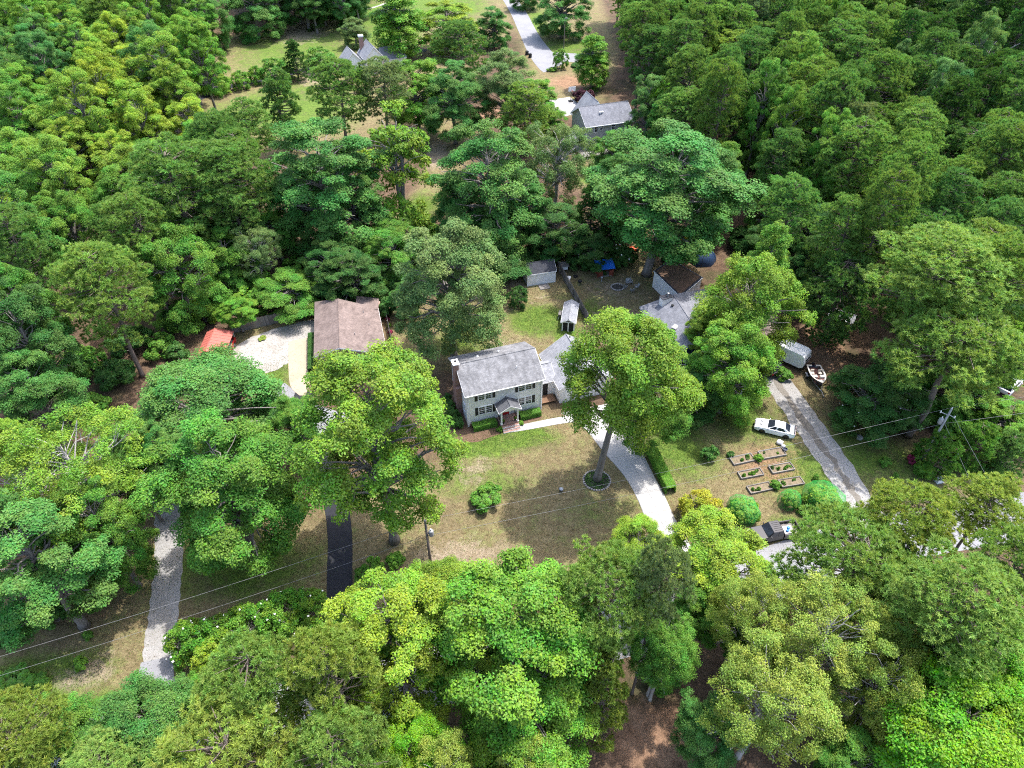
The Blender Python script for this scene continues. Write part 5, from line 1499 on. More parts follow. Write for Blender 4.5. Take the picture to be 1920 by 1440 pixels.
for i in range(n):
    for o_ in (0, 3):
        for j in range(2): fs.append((i * 6 + o_ + j, (i + 1) * 6 + o_ + j, (i + 1) * 6 + o_ + j + 1, i * 6 + o_ + j + 1))
gw_.add(vs, fs); gw_.box((-bl_ / 2 + 0.1, -0.6, 1.26), (0.22, 0.65, 0.1)); gw_.box((-bl_ / 2 + 0.1, 0.6, 1.26), (0.22, 0.65, 0.1))
gw_.build('gunwale', MAT['boat_white'], BT)
fl_ = MB(); vs = []
ring = [hull_ring(i / n, 1.0, 1.25, 0.45, 0.12) for i in range(n)]
fl_.prism([(r[0][0], r[0][1]) for r in ring] + [(r[6][0], r[6][1]) for r in ring[::-1]], 0.78, 0.82); fl_.build('floor', MAT['boat_carpet'], BT)
MB().prism([(hull_ring(s)[0][0], hull_ring(s)[0][1] * 0.93) for s in (0.80, 0.86, 0.92, 0.97)] + [(hull_ring(s)[6][0], hull_ring(s)[6][1] * 0.93) for s in (0.97, 0.92, 0.86, 0.80)], 1.18, 1.36).build('bow_deck', MAT['boat_white'], BT)
for y in (-0.52, 0.52):
    MB().box((0.42, y, 1.12), (0.55, 0.7, 0.5)).build('console', MAT['boat_white'], BT, False, 0.05)
    st = MB(); st.box((-0.62, y, 1.02), (0.5, 0.5, 0.14)); st.box((-0.88, y, 1.24), (0.12, 0.5, 0.42)); st.build('seat', MAT['seat_tan'], BT, False, 0.04)
    MB().box((-0.62, y, 0.88), (0.2, 0.2, 0.16)).build('seat_post', MAT['black_rubber'], BT)
    MB().box((1.0, y * 0.8, 1.0), (0.5, 0.55, 0.3)).build('bow_seat', MAT['boat_carpet'], BT)
sw = torus(MB(), (0, 0, 0), 0.17, 0.02, 14, 6).build('steering_wheel', MAT['black_rubber'], BT); sw.location = (0.1, 0.52, 1.32); sw.rotation_euler = (0, R(-60), 0)
om = MB(); om.box((-bl_ / 2 - 0.2, 0, 1.35), (0.4, 0.42, 0.55), 0, 0.8); om.box((-bl_ / 2 - 0.18, 0, 0.8), (0.2, 0.16, 0.9)); om.build('outboard_motor', MAT['black_paint'], BT, False, 0.05)
MB().tube([(0.75, -0.85, 1.32), (0.62, -0.85, 1.55), (0.62, 0.85, 1.55), (0.75, 0.85, 1.32)], 0.025, 5).build('windscreen_rail', MAT['steel_rim'], BT)
TR = thing('boat_trailer', 'galvanised trailer with long tongue carrying the boat', 'trailer', (bmid.x, bmid.y, 0), brz)
fr_m = MB()
for s in (-1, 1): fr_m.tube([(-bl_ / 2, s * 0.62, 0.42), (0.3, s * 0.62, 0.42), (bl_ / 2 + 0.5, s * 0.05, 0.42)], 0.05, 6)
fr_m.build('frame', MAT['galvanised'], TR)
MB().tube([(bl_ / 2 + 0.3, 0, 0.42), (bl_ / 2 + 1.7, 0, 0.42)], 0.055, 6).build('tongue', MAT['galvanised'], TR)
MB().tube([(bl_ / 2 + 0.5, 0, 0.42), (bl_ / 2 + 0.35, 0, 1.25)], 0.045, 6).build('winch_post', MAT['galvanised'], TR)
MB().tube([(bl_ / 2 + 1.4, 0, 0.45), (bl_ / 2 + 1.4, 0, 0.0)], 0.04, 6).build('jack', MAT['black_rubber'], TR)
MB().box((-0.7, 0, 0.38), (0.1, 2.0, 0.1)).build('axle', MAT['galvanised'], TR)
for s in (-1, 1):
    wheel(TR, -0.7, s * 1.12, 0.3, 0.2)
    MB().box((-0.7, s * 1.13, 0.64), (0.85, 0.26, 0.05)).build('fender', MAT['galvanised'], TR)
    MB().box((-0.3, s * 0.45, 0.47), (bl_ * 0.75, 0.1, 0.06)).build('bunk', MAT['grey_wood'], TR)

# camper trailer
rv = G(1470, 688)
RV = thing('camper_trailer', 'white camper trailer with rounded end beside the gravel lane', 'camper', rv, R(60))
prof = [(-3.4, 0.55, 1), (3.0, 0.55, 1), (3.45, 0.9, 0.97), (3.5, 1.7, 0.95), (3.25, 2.6, 0.96), (2.8, 2.85, 0.97), (-3.1, 2.85, 0.97), (-3.4, 2.6, 0.97)]
side_body(prof, 1.2).build('body', MAT['white_paint'], RV, False, 0.12)
RV.rotation_euler.z = R(-42); RV.location = G(1466, 672)
glass_quad(RV, 'front_window', [(3.53, -0.8, 1.45), (3.53, 0.8, 1.45), (3.42, 0.8, 2.0), (3.42, -0.8, 2.0)])
for x in (-2.2, 0.2): MB().box((x, -1.185, 1.8), (0.9, 0.04, 0.6)).build('side_window', MAT['window_glass'], RV)
MB().box((1.7, -1.185, 1.6), (0.7, 0.04, 1.8)).build('door', MAT['white_trim'], RV)
MB().box((-0.5, 0, 2.92), (0.8, 0.7, 0.2)).build('roof_vent', MAT['white_trim'], RV, False, 0.04); MB().box((1.4, 0.2, 2.93), (1.0, 0.7, 0.22)).build('air_conditioner', MAT['white_trim'], RV, False, 0.05)
for x in (-0.7, 0.2):
    for y in (-1.0, 1.0): wheel(RV, x, y, 0.33, 0.2)
MB().box((0, 0, 0.45), (6.2, 1.6, 0.2)).build('chassis', MAT['dark_opening'], RV); MB().tube([(3.2, 0, 0.5), (4.4, 0, 0.45)], 0.06, 6).build('hitch', MAT['black_rubber'], RV)

# wagon-type cars: dark one at the head of the lane, white one among the right trees, dark one under the carport
def wagon(label, loc, rz, paint, name='parked_car', hh=1.62):
    T = thing(name, label, 'car', loc, rz)
    prof = [(2.25, 0.35, 0.84), (2.3, 0.62, 0.88), (2.15, 0.9, 0.93), (1.15, 1.02, 0.96), (-1.9, 1.04, 0.97), (-2.25, 0.98, 0.93), (-2.28, 0.6, 0.92), (-2.2, 0.35, 0.92)] + \
           [(-1.38 - 0.40 * math.cos(math.pi * k / 7), 0.27 + 0.43 * math.sin(math.pi * k / 7), 1.0) for k in range(8)] + [(1.36 - 0.40 * math.cos(math.pi * k / 7), 0.27 + 0.43 * math.sin(math.pi * k / 7), 1.0) for k in range(8)]
    side_body(prof, 0.92).build('body', MAT[paint], T, False, 0.06)
    cabin(T, (-2.05, 1.2, 0.86, 1.02), (-1.75, 0.45, 0.68, hh), paint, [(0.03, 0.32), (0.35, 0.64), (0.67, 0.96)])
    for x in (1.36, -1.38):
        for y in (-0.82, 0.82): wheel(T, x, y, 0.34, 0.23)
    MB().box((0, 0, 0.45), (4.0, 1.1, 0.25)).build('underbody', MAT['dark_opening'], T)
    for y in (-0.62, 0.62):
        MB().box((2.22, y, 0.78), (0.08, 0.34, 0.14)).build('headlight', MAT['head_lamp'], T); MB().box((-2.25, y * 1.1, 0.86), (0.05, 0.2, 0.26)).build('tail_lamp', MAT['tail_lamp'], T)
    MB().box((2.29, 0, 0.6), (0.05, 1.0, 0.2)).build('grille', MAT['black_rubber'], T)
    mirrors(T, 0.9, 0.88, 1.08, paint)
    return T
wagon('black car in the shade at the head of the gravel lane', G(1432, 692), R(118), 'black_paint')
wagon('white car half hidden among trees at the right edge', G(1890, 728), R(40), 'white_paint')

# red carport
cA = [G(378, 671, 2.5), G(427, 672, 2.3), G(434, 624, 2.3), G(385, 621, 2.5)]
RC = thing('red_carport', 'red metal carport with two parked vehicles below', 'carport', (G(400, 690).x, G(400, 690).y, 0), R(3))
RC.location = (G(403, 686).x, G(403, 686).y, 0)
RC.scale = (0.9, 0.86, 0.92)
mat_plain('red_metal', (0.38, 0.105, 0.08), 0.6, var=0.15, dirt=(0.30, 0.10, 0.06))
wcar, dcar = 4.2, 6.2
for x in (-wcar / 2 + 0.05, wcar / 2 - 0.05):
    for y in (0.2, dcar / 2, dcar - 0.2): MB().box((x, y, 1.1), (0.09, 0.09, 2.2)).build('post', MAT['galvanised'], RC)
for s in (-1, 1):
    xm = -0.7
    x1 = s * wcar / 2 * 1.04
    ro = slab([(xm, 0, 2.95), (x1, 0, 2.25), (x1, dcar, 2.25), (xm, dcar, 2.95)], 0.04).build('roof', MAT['red_metal'], RC)
    rb2 = MB()
    for k in range(9):
        y = 0.05 + k * (dcar - 0.14) / 8
        rb2.extrude([(xm, y, 2.955), (x1, y, 2.255), (x1, y + 0.05, 2.255), (xm, y + 0.05, 2.955)], (0, 0, 0.03))
    rb2.build('roof_rib', MAT['red_metal'], ro)
MB().tube([(-0.7, -0.02, 2.98), (-0.7, dcar + 0.02, 2.98)], 0.06, 6).build('ridge_cap', MAT['red_metal'], RC)
pickup('parked_pickup', 'red pickup with chrome bumper under the red carport', to_world(RC, 1.0, 2.4), R(-87), 'red_paint')
wagon('dark car under the left side of the red carport', to_world(RC, -1.15, 1.6), R(-82), 'navy_paint', hh=1.5)

# white canopy among the right pines, pale meter box by the street
wc = G(1572, 612)
WC = thing('white_canopy', 'small white metal canopy under the pines right of the camper', 'canopy', wc, R(-35))
for (x, y) in ((-1.6, -1.1), (1.6, -1.1), (-1.6, 1.1), (1.6, 1.1)): MB().box((x, y, 1.0), (0.08, 0.08, 2.0)).build('post', MAT['white_trim'], WC)
slab([(-1.9, -1.3, 2.05), (1.9, -1.3, 2.05), (1.9, 0, 2.5), (-1.9, 0, 2.5)], 0.04).build('roof', MAT['white_trim'], WC); slab([(-1.9, 0, 2.5), (1.9, 0, 2.5), (1.9, 1.3, 2.05), (-1.9, 1.3, 2.05)], 0.04).build('roof', MAT['white_trim'], WC)
ub = G(1760, 903)
UB = thing('utility_cabinet', 'low white utility cabinet at the street below the right pole', 'cabinet', ub, R(15)); UB.scale = (0.65, 0.65, 0.65)
MB().box((0, 0, 0.4), (1.3, 0.8, 0.8)).build('cabinet', MAT['white_trim'], UB, False, 0.05); MB().box((0, 0, 0.84), (1.4, 0.9, 0.08)).build('lid', MAT['white_trim'], UB); MB().box((0, 0, 0.02), (1.6, 1.1, 0.08)).build('plinth', MAT['pole_grey'], UB)

# ------------------------------------------------------------------ vegetable garden
mat_plain('bed_soil', (0.17, 0.13, 0.085), 0.95, var=0.45, scale=4, dirt=(0.10, 0.13, 0.04))
def raised_bed(label, corners, plants, seed):
    """corners: photo pixels front-left, front-right, back-right, back-left at board height"""
    pts = [G(u, v, 0.25) for u, v in corners]
    a, b, d = pts[0], pts[1], pts[3]
    t = thing('raised_bed', label, 'garden bed', (a.x, a.y, 0), math.atan2(b.y - a.y, b.x - a.x), 'raised beds of the vegetable garden')
    L = (b - a).length; Wd = max(1.0, (d - a).length * 0.95)
    for (c, s) in (((L / 2, 0, 0.14), (L, 0.09, 0.3)), ((L / 2, Wd, 0.14), (L, 0.09, 0.3)), ((0.045, Wd / 2, 0.14), (0.09, Wd - 0.092, 0.297)), ((L - 0.045, Wd / 2, 0.14), (0.09, Wd - 0.092, 0.297))):
        MB().box(c, s).build('board', MAT['bed_wood'], t)
    MB().box((L / 2, Wd / 2, 0.08), (L - 0.19, Wd - 0.1, 0.2)).build('soil', MAT['bed_soil'], t)
    rnd = random.Random(seed)
    spots = sorted((rnd.uniform(0.35, L - 0.35), rnd.uniform(0.25, Wd - 0.25)) for k in range(plants))
    for k, (x, y) in enumerate(spots):
        shrub(to_world(t, x, y), rnd.uniform(0.14, 0.3), rnd.uniform(0.35, 0.7), rnd.choice(['mid', 'fresh', 'greyg']), '%s vegetable plant from the left in the %s' % (['first', 'second', 'third', 'fourth', 'fifth', 'sixth', 'seventh', 'eighth', 'ninth'][k], label.split(',')[0]), cat='plant', group='vegetables in ' + label.split(',')[0], name='vegetable_plant')
BEDS = [('back left raised bed, beside the leafy clump', [(1376, 871), (1417, 862), (1410, 849), (1370, 857)], 4), ('back right raised bed, next to the sacks', [(1430, 860), (1475, 852), (1468, 838), (1426, 845)], 2),
        ('middle left raised bed, half planted', [(1390, 897), (1433, 889), (1426, 876), (1384, 884)], 7), ('middle right raised bed, thinly planted', [(1449, 887), (1491, 879), (1484, 866), (1443, 873)], 8),
        ('front left raised bed, mostly bare soil', [(1408, 925), (1450, 916), (1443, 902), (1400, 911)], 3), ('front right raised bed, nearest the netted bushes', [(1467, 913), (1509, 906), (1501, 893), (1459, 899)], 4)]
for i, (lb, c, k) in enumerate(BEDS): raised_bed(lb, c, k, i)
for (u, v, r, h, c, lb) in ((1422, 858, 9, 0.9, 'fresh', 'bright leafy clump between the two back raised beds'), (1455, 909, 11, 1.0, 'mid', 'green clump between the two front raised beds'), (1370, 852, 8, 0.7, 'dark', 'dark clump at the corner of the back left raised bed'),
                           (1331, 851, 20, 2.2, 'deep', 'round blue-green shrub left of the raised beds'), (1363, 766, 16, 1.8, 'dark', 'dark round shrub on the grass left of the white car'), (1660, 866, 12, 1.2, 'mid', 'green shrub on the verge right of the gravel lane'),
                           (1680, 892, 8, 0.6, 'mid', 'low shrub on the verge nearer the street'), (1709, 862, 9, 1.3, 'pink', 'pinkish red shrub at the foot of the right pole'), (1720, 852, 13, 1.5, 'fresh', 'bright shrub behind the pinkish shrub'), (1530, 895, 8, 1.0, 'mid', 'small shrub behind the biggest netted bush'),
                           (912, 933, 32, 2.1, 'mid', 'round clipped shrub alone on the front lawn'), (152, 1243, 17, 1.4, 'fresh', 'round bright shrub alone on the lower left lawn'), (483, 700, 16, 1.6, 'mid', 'round shrub on the grass beside the gravel yard'),
                           (492, 634, 10, 0.35, 'olive', 'weedy clump on the bright gravel yard'), (1505, 955, 14, 1.0, 'mid', 'shrub beside the pale marker at the street corner'), (1095, 180, 20, 3.2, 'purple', 'dark purple smoke bush beside the grey house'),
                           (1035, 130, 9, 1.0, 'fresh', 'small bright shrub in the far bark bed'), (1080, 122, 14, 1.0, 'dark', 'dark low shrub in the far bark bed')):
    shrub_px(u, v, r, h, c, lb)
# weeping shrub on the back lawn
tree_px('s', 972, 556, 21, 3.6, 'dark', 'drooping dark green shrub on the back lawn before the shed', which=1, name='weeping_shrub', cat='shrub')
tree_px('s', 1312, 950, 44, 3.6, 'gold', 'golden yellow-green bush between driveway and netted bushes', which=1, name='golden_bush', cat='bush')
# netted fruit bushes
def mat_net():
    m = NT('green_net')
    co = m.obj()
    mp = m.n('ShaderNodeMapping'); mp.inputs['Rotation'].default_value = (0.6, 0.6, 0.4); m.l(co, mp.inputs[0])
    n = m.noise(7, 3, 0.7, mp.outputs[0])
    p = m.n('ShaderNodeBsdfPrincipled'); p.inputs['Base Color'].default_value = (0.03, 0.36, 0.06, 1); p.inputs['Roughness'].default_value = 0.6
    tr = m.n('ShaderNodeBsdfTransparent')
    lw = m.n('ShaderNodeLayerWeight'); lw.inputs['Blend'].default_value = 0.35
    mx = m.n('ShaderNodeMixShader')
    m.l(m.math('ADD', m.math('MULTIPLY', lw.outputs['Facing'], 0.5), m.math('MULTIPLY', m.ramp(n, [(0.45, 0.0), (0.65, 1.0)]), 0.3), True), mx.inputs[0])
    m.l(tr.outputs[0], mx.inputs[1]); m.l(p.outputs[0], mx.inputs[2])
    m.l(mx.outputs[0], m.out.inputs['Surface'])
    MAT['green_net'] = m.m
mat_net()
def netted(u, v, r_px, h, label, seed):
    t = shrub_px(u, v, r_px * 0.9, h, 'bright', label, name='netted_bush', cat='bush', group='fruit bushes under green netting')
    rr = r_px * depth_at(G(u, v, h * .45)) / FPX
    rng = random.Random(seed)
    vs, fs = [], []; n, m = 22, 10
    ph = [rng.uniform(0, 6.28) for _ in range(4)]
    for i in range(m + 1):
        th = math.pi * 0.5 * i / m
        for k in range(n):
            a = 2 * math.pi * k / n
            w = 1 + 0.09 * math.sin(2 * a + ph[0]) + 0.06 * math.sin(5 * a + ph[1] + i * 0.5) + 0.05 * math.sin(9 * a + ph[2] + i)
            rad = rr * w * (math.cos(th) ** 0.55 if i < m else 0.02) * (0.80 + 0.2 * min(1, i / 3))
            vs.append((rad * math.cos(a), rad * math.sin(a), 0.02 + h * 1.02 * math.sin(th) * (1 + 0.04 * math.sin(5 * a + ph[3]))))
    for i in range(m):
        for k in range(n): fs.append((i * n + k, i * n + (k + 1) % n, (i + 1) * n + (k + 1) % n, (i + 1) * n + k))
    MB().add(vs, fs).build('netting', MAT['green_net'], t, True)
netted(1394, 956, 33, 2.2, 'netted bush beside the golden bush', 1)
netted(1480, 937, 22, 2.0, 'smallest netted bush, in the middle of the three', 2)
netted(1546, 936, 41, 2.8, 'biggest netted bush, nearest the gravel lane', 3)
# sacks, pot, bird feeder poles
mat_plain('white_sack', (0.62, 0.60, 0.62), 0.8)
for (u, v, s, m_, nm, lb) in ((1461, 832, 0.45, 'white_sack', 'garden_sack', 'bulging white sack behind the back right raised bed'), (1468, 838, 0.28, 'white_sack', 'garden_sack', 'smaller white sack at the corner of the back right raised bed')):
    o = MB().blob((0, 0, s * 0.62), (s, s * 0.8, s * 0.7), 10, 7, 0.14, u).build(nm, MAT[m_], None, True); o.location = G(u, v); tag(o, lb, 'sack', 'sacks by the raised beds')
dpz = G(1471, 846); o = MB().lathe([(0.2, 0), (0.28, 0.4), (0.31, 0.42), (0.26, 0.42), (0.24, 0.3)], (0, 0, 0), 12).build('plant_pot', MAT['navy_paint']); o.location = dpz; tag(o, 'dark blue plant pot at the end of the back right raised bed', 'pot')
tl = thing('leaf_rake', 'dark long handled rake lying beside the sacks', 'rake', G(1467, 828), R(50)); MB().tube([(0, 0, 0.05), (1.7, 0, 0.05)], 0.03, 6).build('handle', MAT['black_rubber'], tl); MB().box((1.8, 0, 0.05), (0.2, 0.45, 0.05)).build('head', MAT['galvanised'], tl)
for (u, v, lb) in ((1369, 893, 'thin leaning stake left of the middle raised beds'), (1503, 871, 'thin leaning stake right of the middle raised beds'), (1410, 837, 'thin leaning stake behind the back left raised bed')):
    o = MB().tube([(0, 0, 0), (0.25, 0.1, 1.7)], 0.025, 5).build('garden_stake', MAT['oak_bark']); o.location = G(u, v); tag(o, lb, 'stake', 'stakes in the vegetable garden')
o = MB().lathe([(0.42, 0), (0.42, 0.25), (0.36, 0.34), (0.1, 0.38)], (0, 0, 0), 16).build('well_cover', MAT['pole_grey'], None, True); o.location = G(1611, 822); tag(o, 'grey round well cover on the grass right of the gravel lane', 'well cover')
o = MB().lathe([(0.25, 0), (0.25, 0.4), (0.27, 0.4), (0.27, 0.45), (0.02, 0.48)], (0, 0, 0), 14).build('septic_riser', MAT['galvanised'], None, True); o.location = G(1052, 921); tag(o, 'short grey capped pipe on the front lawn left of the big oak', 'pipe')
o = MB().blob((0, 0, 0.25), (0.3, 0.22, 0.28), 8, 6, 0.1, 5).build('marker_stone', MAT['white_trim'], None, True); o.location = G(1565, 972); tag(o, 'pale marker stone at the street corner below the biggest netted bush', 'stone')
# stone ring round the oak
tb = G(1119, 901)
TB = thing('tree_bed', 'dark planted bed with a ring of pale stones round the big oak', 'flower bed', tb)
for k in range(34):
    a = k * 2 * math.pi / 34
    MB().blob((1.62 * math.cos(a), 1.55 * math.sin(a), 0.07), (0.15, 0.12, 0.11), 6, 4, 0.25, k + 50).build('stone', MAT['field_stone'], TB)
MB().prism([(1.56 * math.cos(k * 0.2618), 1.5 * math.sin(k * 0.2618)) for k in range(24)], -0.02, 0.03).build('soil', MAT['ash'], TB)
rng = np.random.default_rng(8); nn = 700
aa, rr_ = rng.uniform(0, 6.28, nn), 1.45 * np.sqrt(rng.uniform(0.12, 1, nn))
pv = np.stack([rr_ * np.cos(aa), rr_ * np.sin(aa), rng.uniform(0.05, 0.2, nn)], 1)
o = link('ground_cover', np_mesh('ground_cover', leaves(rng, pv, rng.normal(size=(nn, 3)) * 0.5 + np.array([0, 0, 0.7]), 0.16 * rng.uniform(0.6, 1.3, nn)), 4, np.stack([rng.uniform(0.2, 0.9, nn)] * 3, 1), MAT['leaf']), TB); o.color = (*TINT['dark'], 1); o['kind'] = 'stuff'
# rhododendrons with white blossom behind the playhouse
def blossoms(t, rr, h, n, seed, zlow=0.5, size=0.16):
    rng = np.random.default_rng(seed)
    d = rand_dirs(rng, n, 0.5)
    p = d * np.array([rr, rr, h * 0.55]) * 1.0 + np.array([0, 0, h * 0.45]); p[:, 2] = np.maximum(p[:, 2], 0.2)
    mb = MB()
    for k in range(n): mb.blob(p[k], (size, size, size * 0.7), 5, 4, 0.25, k)
    o = mb.build('blossom', MAT['blossom'], t); o['kind'] = 'stuff'
# crape myrtle row at lower left
for i, (u, v, r) in enumerate(((350, 1205, 46), (410, 1190, 50), (470, 1172, 52), (530, 1152, 50), (580, 1132, 38))):
    t = tree_px('s', u, v, r, 4.6, 'fresh', ['leftmost flowering shrub of the row left of the black driveway', 'second shrub from left of the row left of the black driveway', 'middle shrub of the row left of the black driveway', 'fourth shrub from left of the row beside the black driveway', 'shrub of the row nearest the black driveway'][i], name='flowering_shrub', cat='shrub', group='row of shrubs along the street', which=1)
    blossoms(t, r * depth_at(G(u, v, 2)) / FPX * 0.9, 4.4, 16, u, 0.5, 0.10)
for (u, v, r, h, lb, nb_) in ((1080, 478, 26, 3.0, 'rhododendron with most white blossoms behind the fence', 26), (1110, 482, 22, 2.6, 'rhododendron with few white blossoms left of the playhouse', 14), (1165, 480, 28, 3.0, 'dark rounded rhododendron right of the blue playhouse', 8), (1410, 738, 20, 2.2, 'small bush with white blossoms beside the gravel lane head', 22)):
    t = shrub_px(u, v, r, h, 'dark', lb, name='rhododendron', cat='bush', group='white flowering bushes')
    blossoms(t, r * depth_at(G(u, v)) / FPX, h, nb_, u)
# things behind
bh = G(1070, 191); BK = thing('basketball_hoop', 'basketball hoop with white backboard on the far court', 'hoop', bh, R(15))
MB().tube([(0, 0, 0), (0, 0, 3.0)], 0.08, 6).build('pole', MAT['black_rubber'], BK); MB().box((0, -0.5, 3.3), (1.8, 0.06, 1.1)).build('backboard', MAT['white_trim'], BK); MB().box((0, 0.1, 0.15), (0.9, 1.0, 0.3)).build('base', MAT['black_rubber'], BK)
rim_ = torus(MB(), (0, -0.8, 2.95), 0.23, 0.025, 12, 5).build('rim', MAT['mower_orange'], BK)
lpz = G(1057, 92); LP = thing('yard_light_pole', 'thin dark pole on the far lawn beside the tree trunk', 'pole', lpz)
MB().tube([(0, 0, 0), (0, 0, 8.5)], [0.14, 0.09], 7).build('pole', MAT['pole_brown'], LP); MB().box((0.3, 0, 8.3), (0.8, 0.2, 0.14)).build('lamp', MAT['pole_grey'], LP)
for i, (u, v) in enumerate(((988, 103), (994, 108))):
    t = thing('trash_bin', ['black wheeled bin at the bend of the far driveway, left', 'black wheeled bin at the bend of the far driveway, right'][i], 'bin', G(u, v), R(30), 'bins at the far driveway')
    MB().box((0, 0, 0.5), (0.6, 0.7, 1.0), 0, 1.1).build('body', MAT['black_rubber'], t); MB().box((0, 0.02, 1.05), (0.7, 0.8, 0.09)).build('lid', MAT['black_rubber'], t)
    for y in (-0.3, 0.3): MB().tube([(y - 0.04, 0.36, 0.12), (y + 0.04, 0.36, 0.12)], 0.12, 8).build('wheel', MAT['black_rubber'], t)
bs = G(1108, 192); BS = thing('brick_steps', 'low red brick steps beside the purple smoke bush', 'steps', bs, R(15))
for k in range(3): MB().box((0, 0.35 * k, 0.15 + 0.12 * k), (2.2, 0.34, 0.3 + 0.24 * k)).build('step', MAT['red_brick'], BS)
# junk in the left wood
cb = thing('orange_canoe', 'orange canoe lying in the gap of the left wood', 'canoe', G(464, 548), R(65))
mb = MB(); vs, fs = [], []; n = 12
for i in range(n + 1):
    s = i / n; k = math.sin(math.pi * min(max(s, 0.03), 0.97)) ** 0.7
    for j in range(7):
        a = math.pi * j / 6
        vs.append(((s - 0.5) * 4.4, -0.45 * k * math.cos(a), 0.45 - 0.42 * k * math.sin(a) + 0.15 * (2 * s - 1) ** 4))
for i in range(n):
    for j in range(6): fs.append((i * 7 + j, (i + 1) * 7 + j, (i + 1) * 7 + j + 1, i * 7 + j + 1))
mb.add(vs, fs).build('hull', MAT['mower_orange'], cb, True)
for x in (-1.1, 1.0): MB().box((x, 0, 0.4), (0.25, 0.8, 0.03)).build('thwart', MAT['grey_wood'], cb)
o = MB().lathe([(0.35, 0), (0.38, 0.1), (0.38, 0.95), (0.34, 1.05), (0.05, 1.08)], (0, 0, 0), 14).build('rain_barrel', MAT['white_trim'], None, True); o.location = G(483, 534); tag(o, 'white barrel standing near the orange canoe in the wood', 'barrel')

# ------------------------------------------------------------------ utility poles and lines
def pole(base, h, label, mat, trans_side, arm=True):
    t = thing('utility_pole', label, 'pole', base, 0.0, 'utility poles along the street')
    MB().tube([(0, 0, -0.2), (0, 0, h)], [0.17, 0.12], 10).build('pole', MAT[mat], t, True)
    tr = MB(); tr.lathe([(0.02, 0), (0.24, 0.02), (0.26, 0.1), (0.26, 0.72), (0.22, 0.8), (0.02, 0.84)], (trans_side[0] * 0.45, trans_side[1] * 0.45, h - 2.4), 14)
    to = tr.build('transformer', MAT['galvanised'], t, True)
    MB().lathe([(0.05, 0), (0.07, 0.08), (0.04, 0.16), (0.06, 0.24)], (trans_side[0] * 0.45, trans_side[1] * 0.45, h - 1.57), 8).build('bushing', MAT['white_trim'], to)
    MB().box((trans_side[0] * 0.2, trans_side[1] * 0.2, h - 2.0), (0.3, 0.14, 0.1), math.atan2(trans_side[1], trans_side[0])).build('bracket', MAT['galvanised'], t)
    MB().lathe([(0.05, 0), (0.08, 0.06), (0.05, 0.12), (0.07, 0.18), (0.03, 0.24)], (0, 0, h), 8).build('insulator', MAT['white_trim'], t)
    if arm:
        MB().tube([(0, 0, h - 1.0), (-0.85, 0.25, h - 0.75)], 0.05, 6).build('arm', MAT['galvanised'], t); MB().tube([(0, 0, h - 0.9), (0.6, -0.35, h - 1.1)], 0.05, 6).build('arm', MAT['galvanised'], t)
        for q in ((-0.85, 0.25, h - 0.85), (0.6, -0.35, h - 1.15)): MB().lathe([(0.06, 0), (0.09, 0.08), (0.06, 0.16), (0.09, 0.24), (0.04, 0.34)], q, 8).build('insulator', MAT['white_trim'], t)
    return t
P1 = G(1726, 868); H1 = 9.3
T1 = pole(P1, H1, 'grey utility pole with guy wires at the right of the gravel lane', 'pole_grey', (-1, 0.15))
H2 = 9.3
tp2 = G(797, 977, H2); P2_ = Vector((tp2.x, tp2.y, 0))
T2 = pole(P2_, H2, 'brown utility pole at the near edge of the front lawn', 'pole_brown', (1, 0.1), False)
def wire(pts_ends, sag, r, label):
    t = MB()
    for (a, b) in pts_ends:
        n = 24
        t.tube([a.lerp(b, i / n) - Vector((0, 0, sag * 4 * (i / n) * (1 - i / n))) for i in range(n + 1)], r, 5)
    o = t.build('power_line', MAT['wire_metal'])
    return tag(o, label, 'power line')
far_l, far_l2 = G(-260, 1308, 9.3), G(-260, 1345, 7.0)
far_r, far_r2 = G(2300, 672, 9.3), G(2300, 708, 7.0)
top1, top2 = Vector((P1.x, P1.y, H1 + 0.22)), Vector((P2_.x, P2_.y, H2 + 0.22))
n1, n2 = Vector((P1.x, P1.y - 0.16, H1 - 2.2)), Vector((P2_.x, P2_.y - 0.16, H2 - 2.2))
wire([(far_l, top2), (top2, top1), (top1, far_r)], 0.55, 0.011, 'upper power line crossing the front yards over both poles')
wire([(far_l2, n2), (n2, n1), (n1, far_r2)], 0.6, 0.012, 'lower power line crossing the front yards over both poles')
for (a, b, lb) in ((Vector((P1.x + 0.6, P1.y - 0.35, H1 - 1.1)), G(1862, 915, 1.0), 'guy wire from the arm of the right pole down to the street pines'), (n1, G(1822, 908, 1.0), 'guy wire from halfway up the right pole down to the street pines')):
    o = MB().tube([a, b, b + (b - a) * 0.15], 0.022, 5).build('guy_wire', MAT['wire_metal']); tag(o, lb, 'wire')
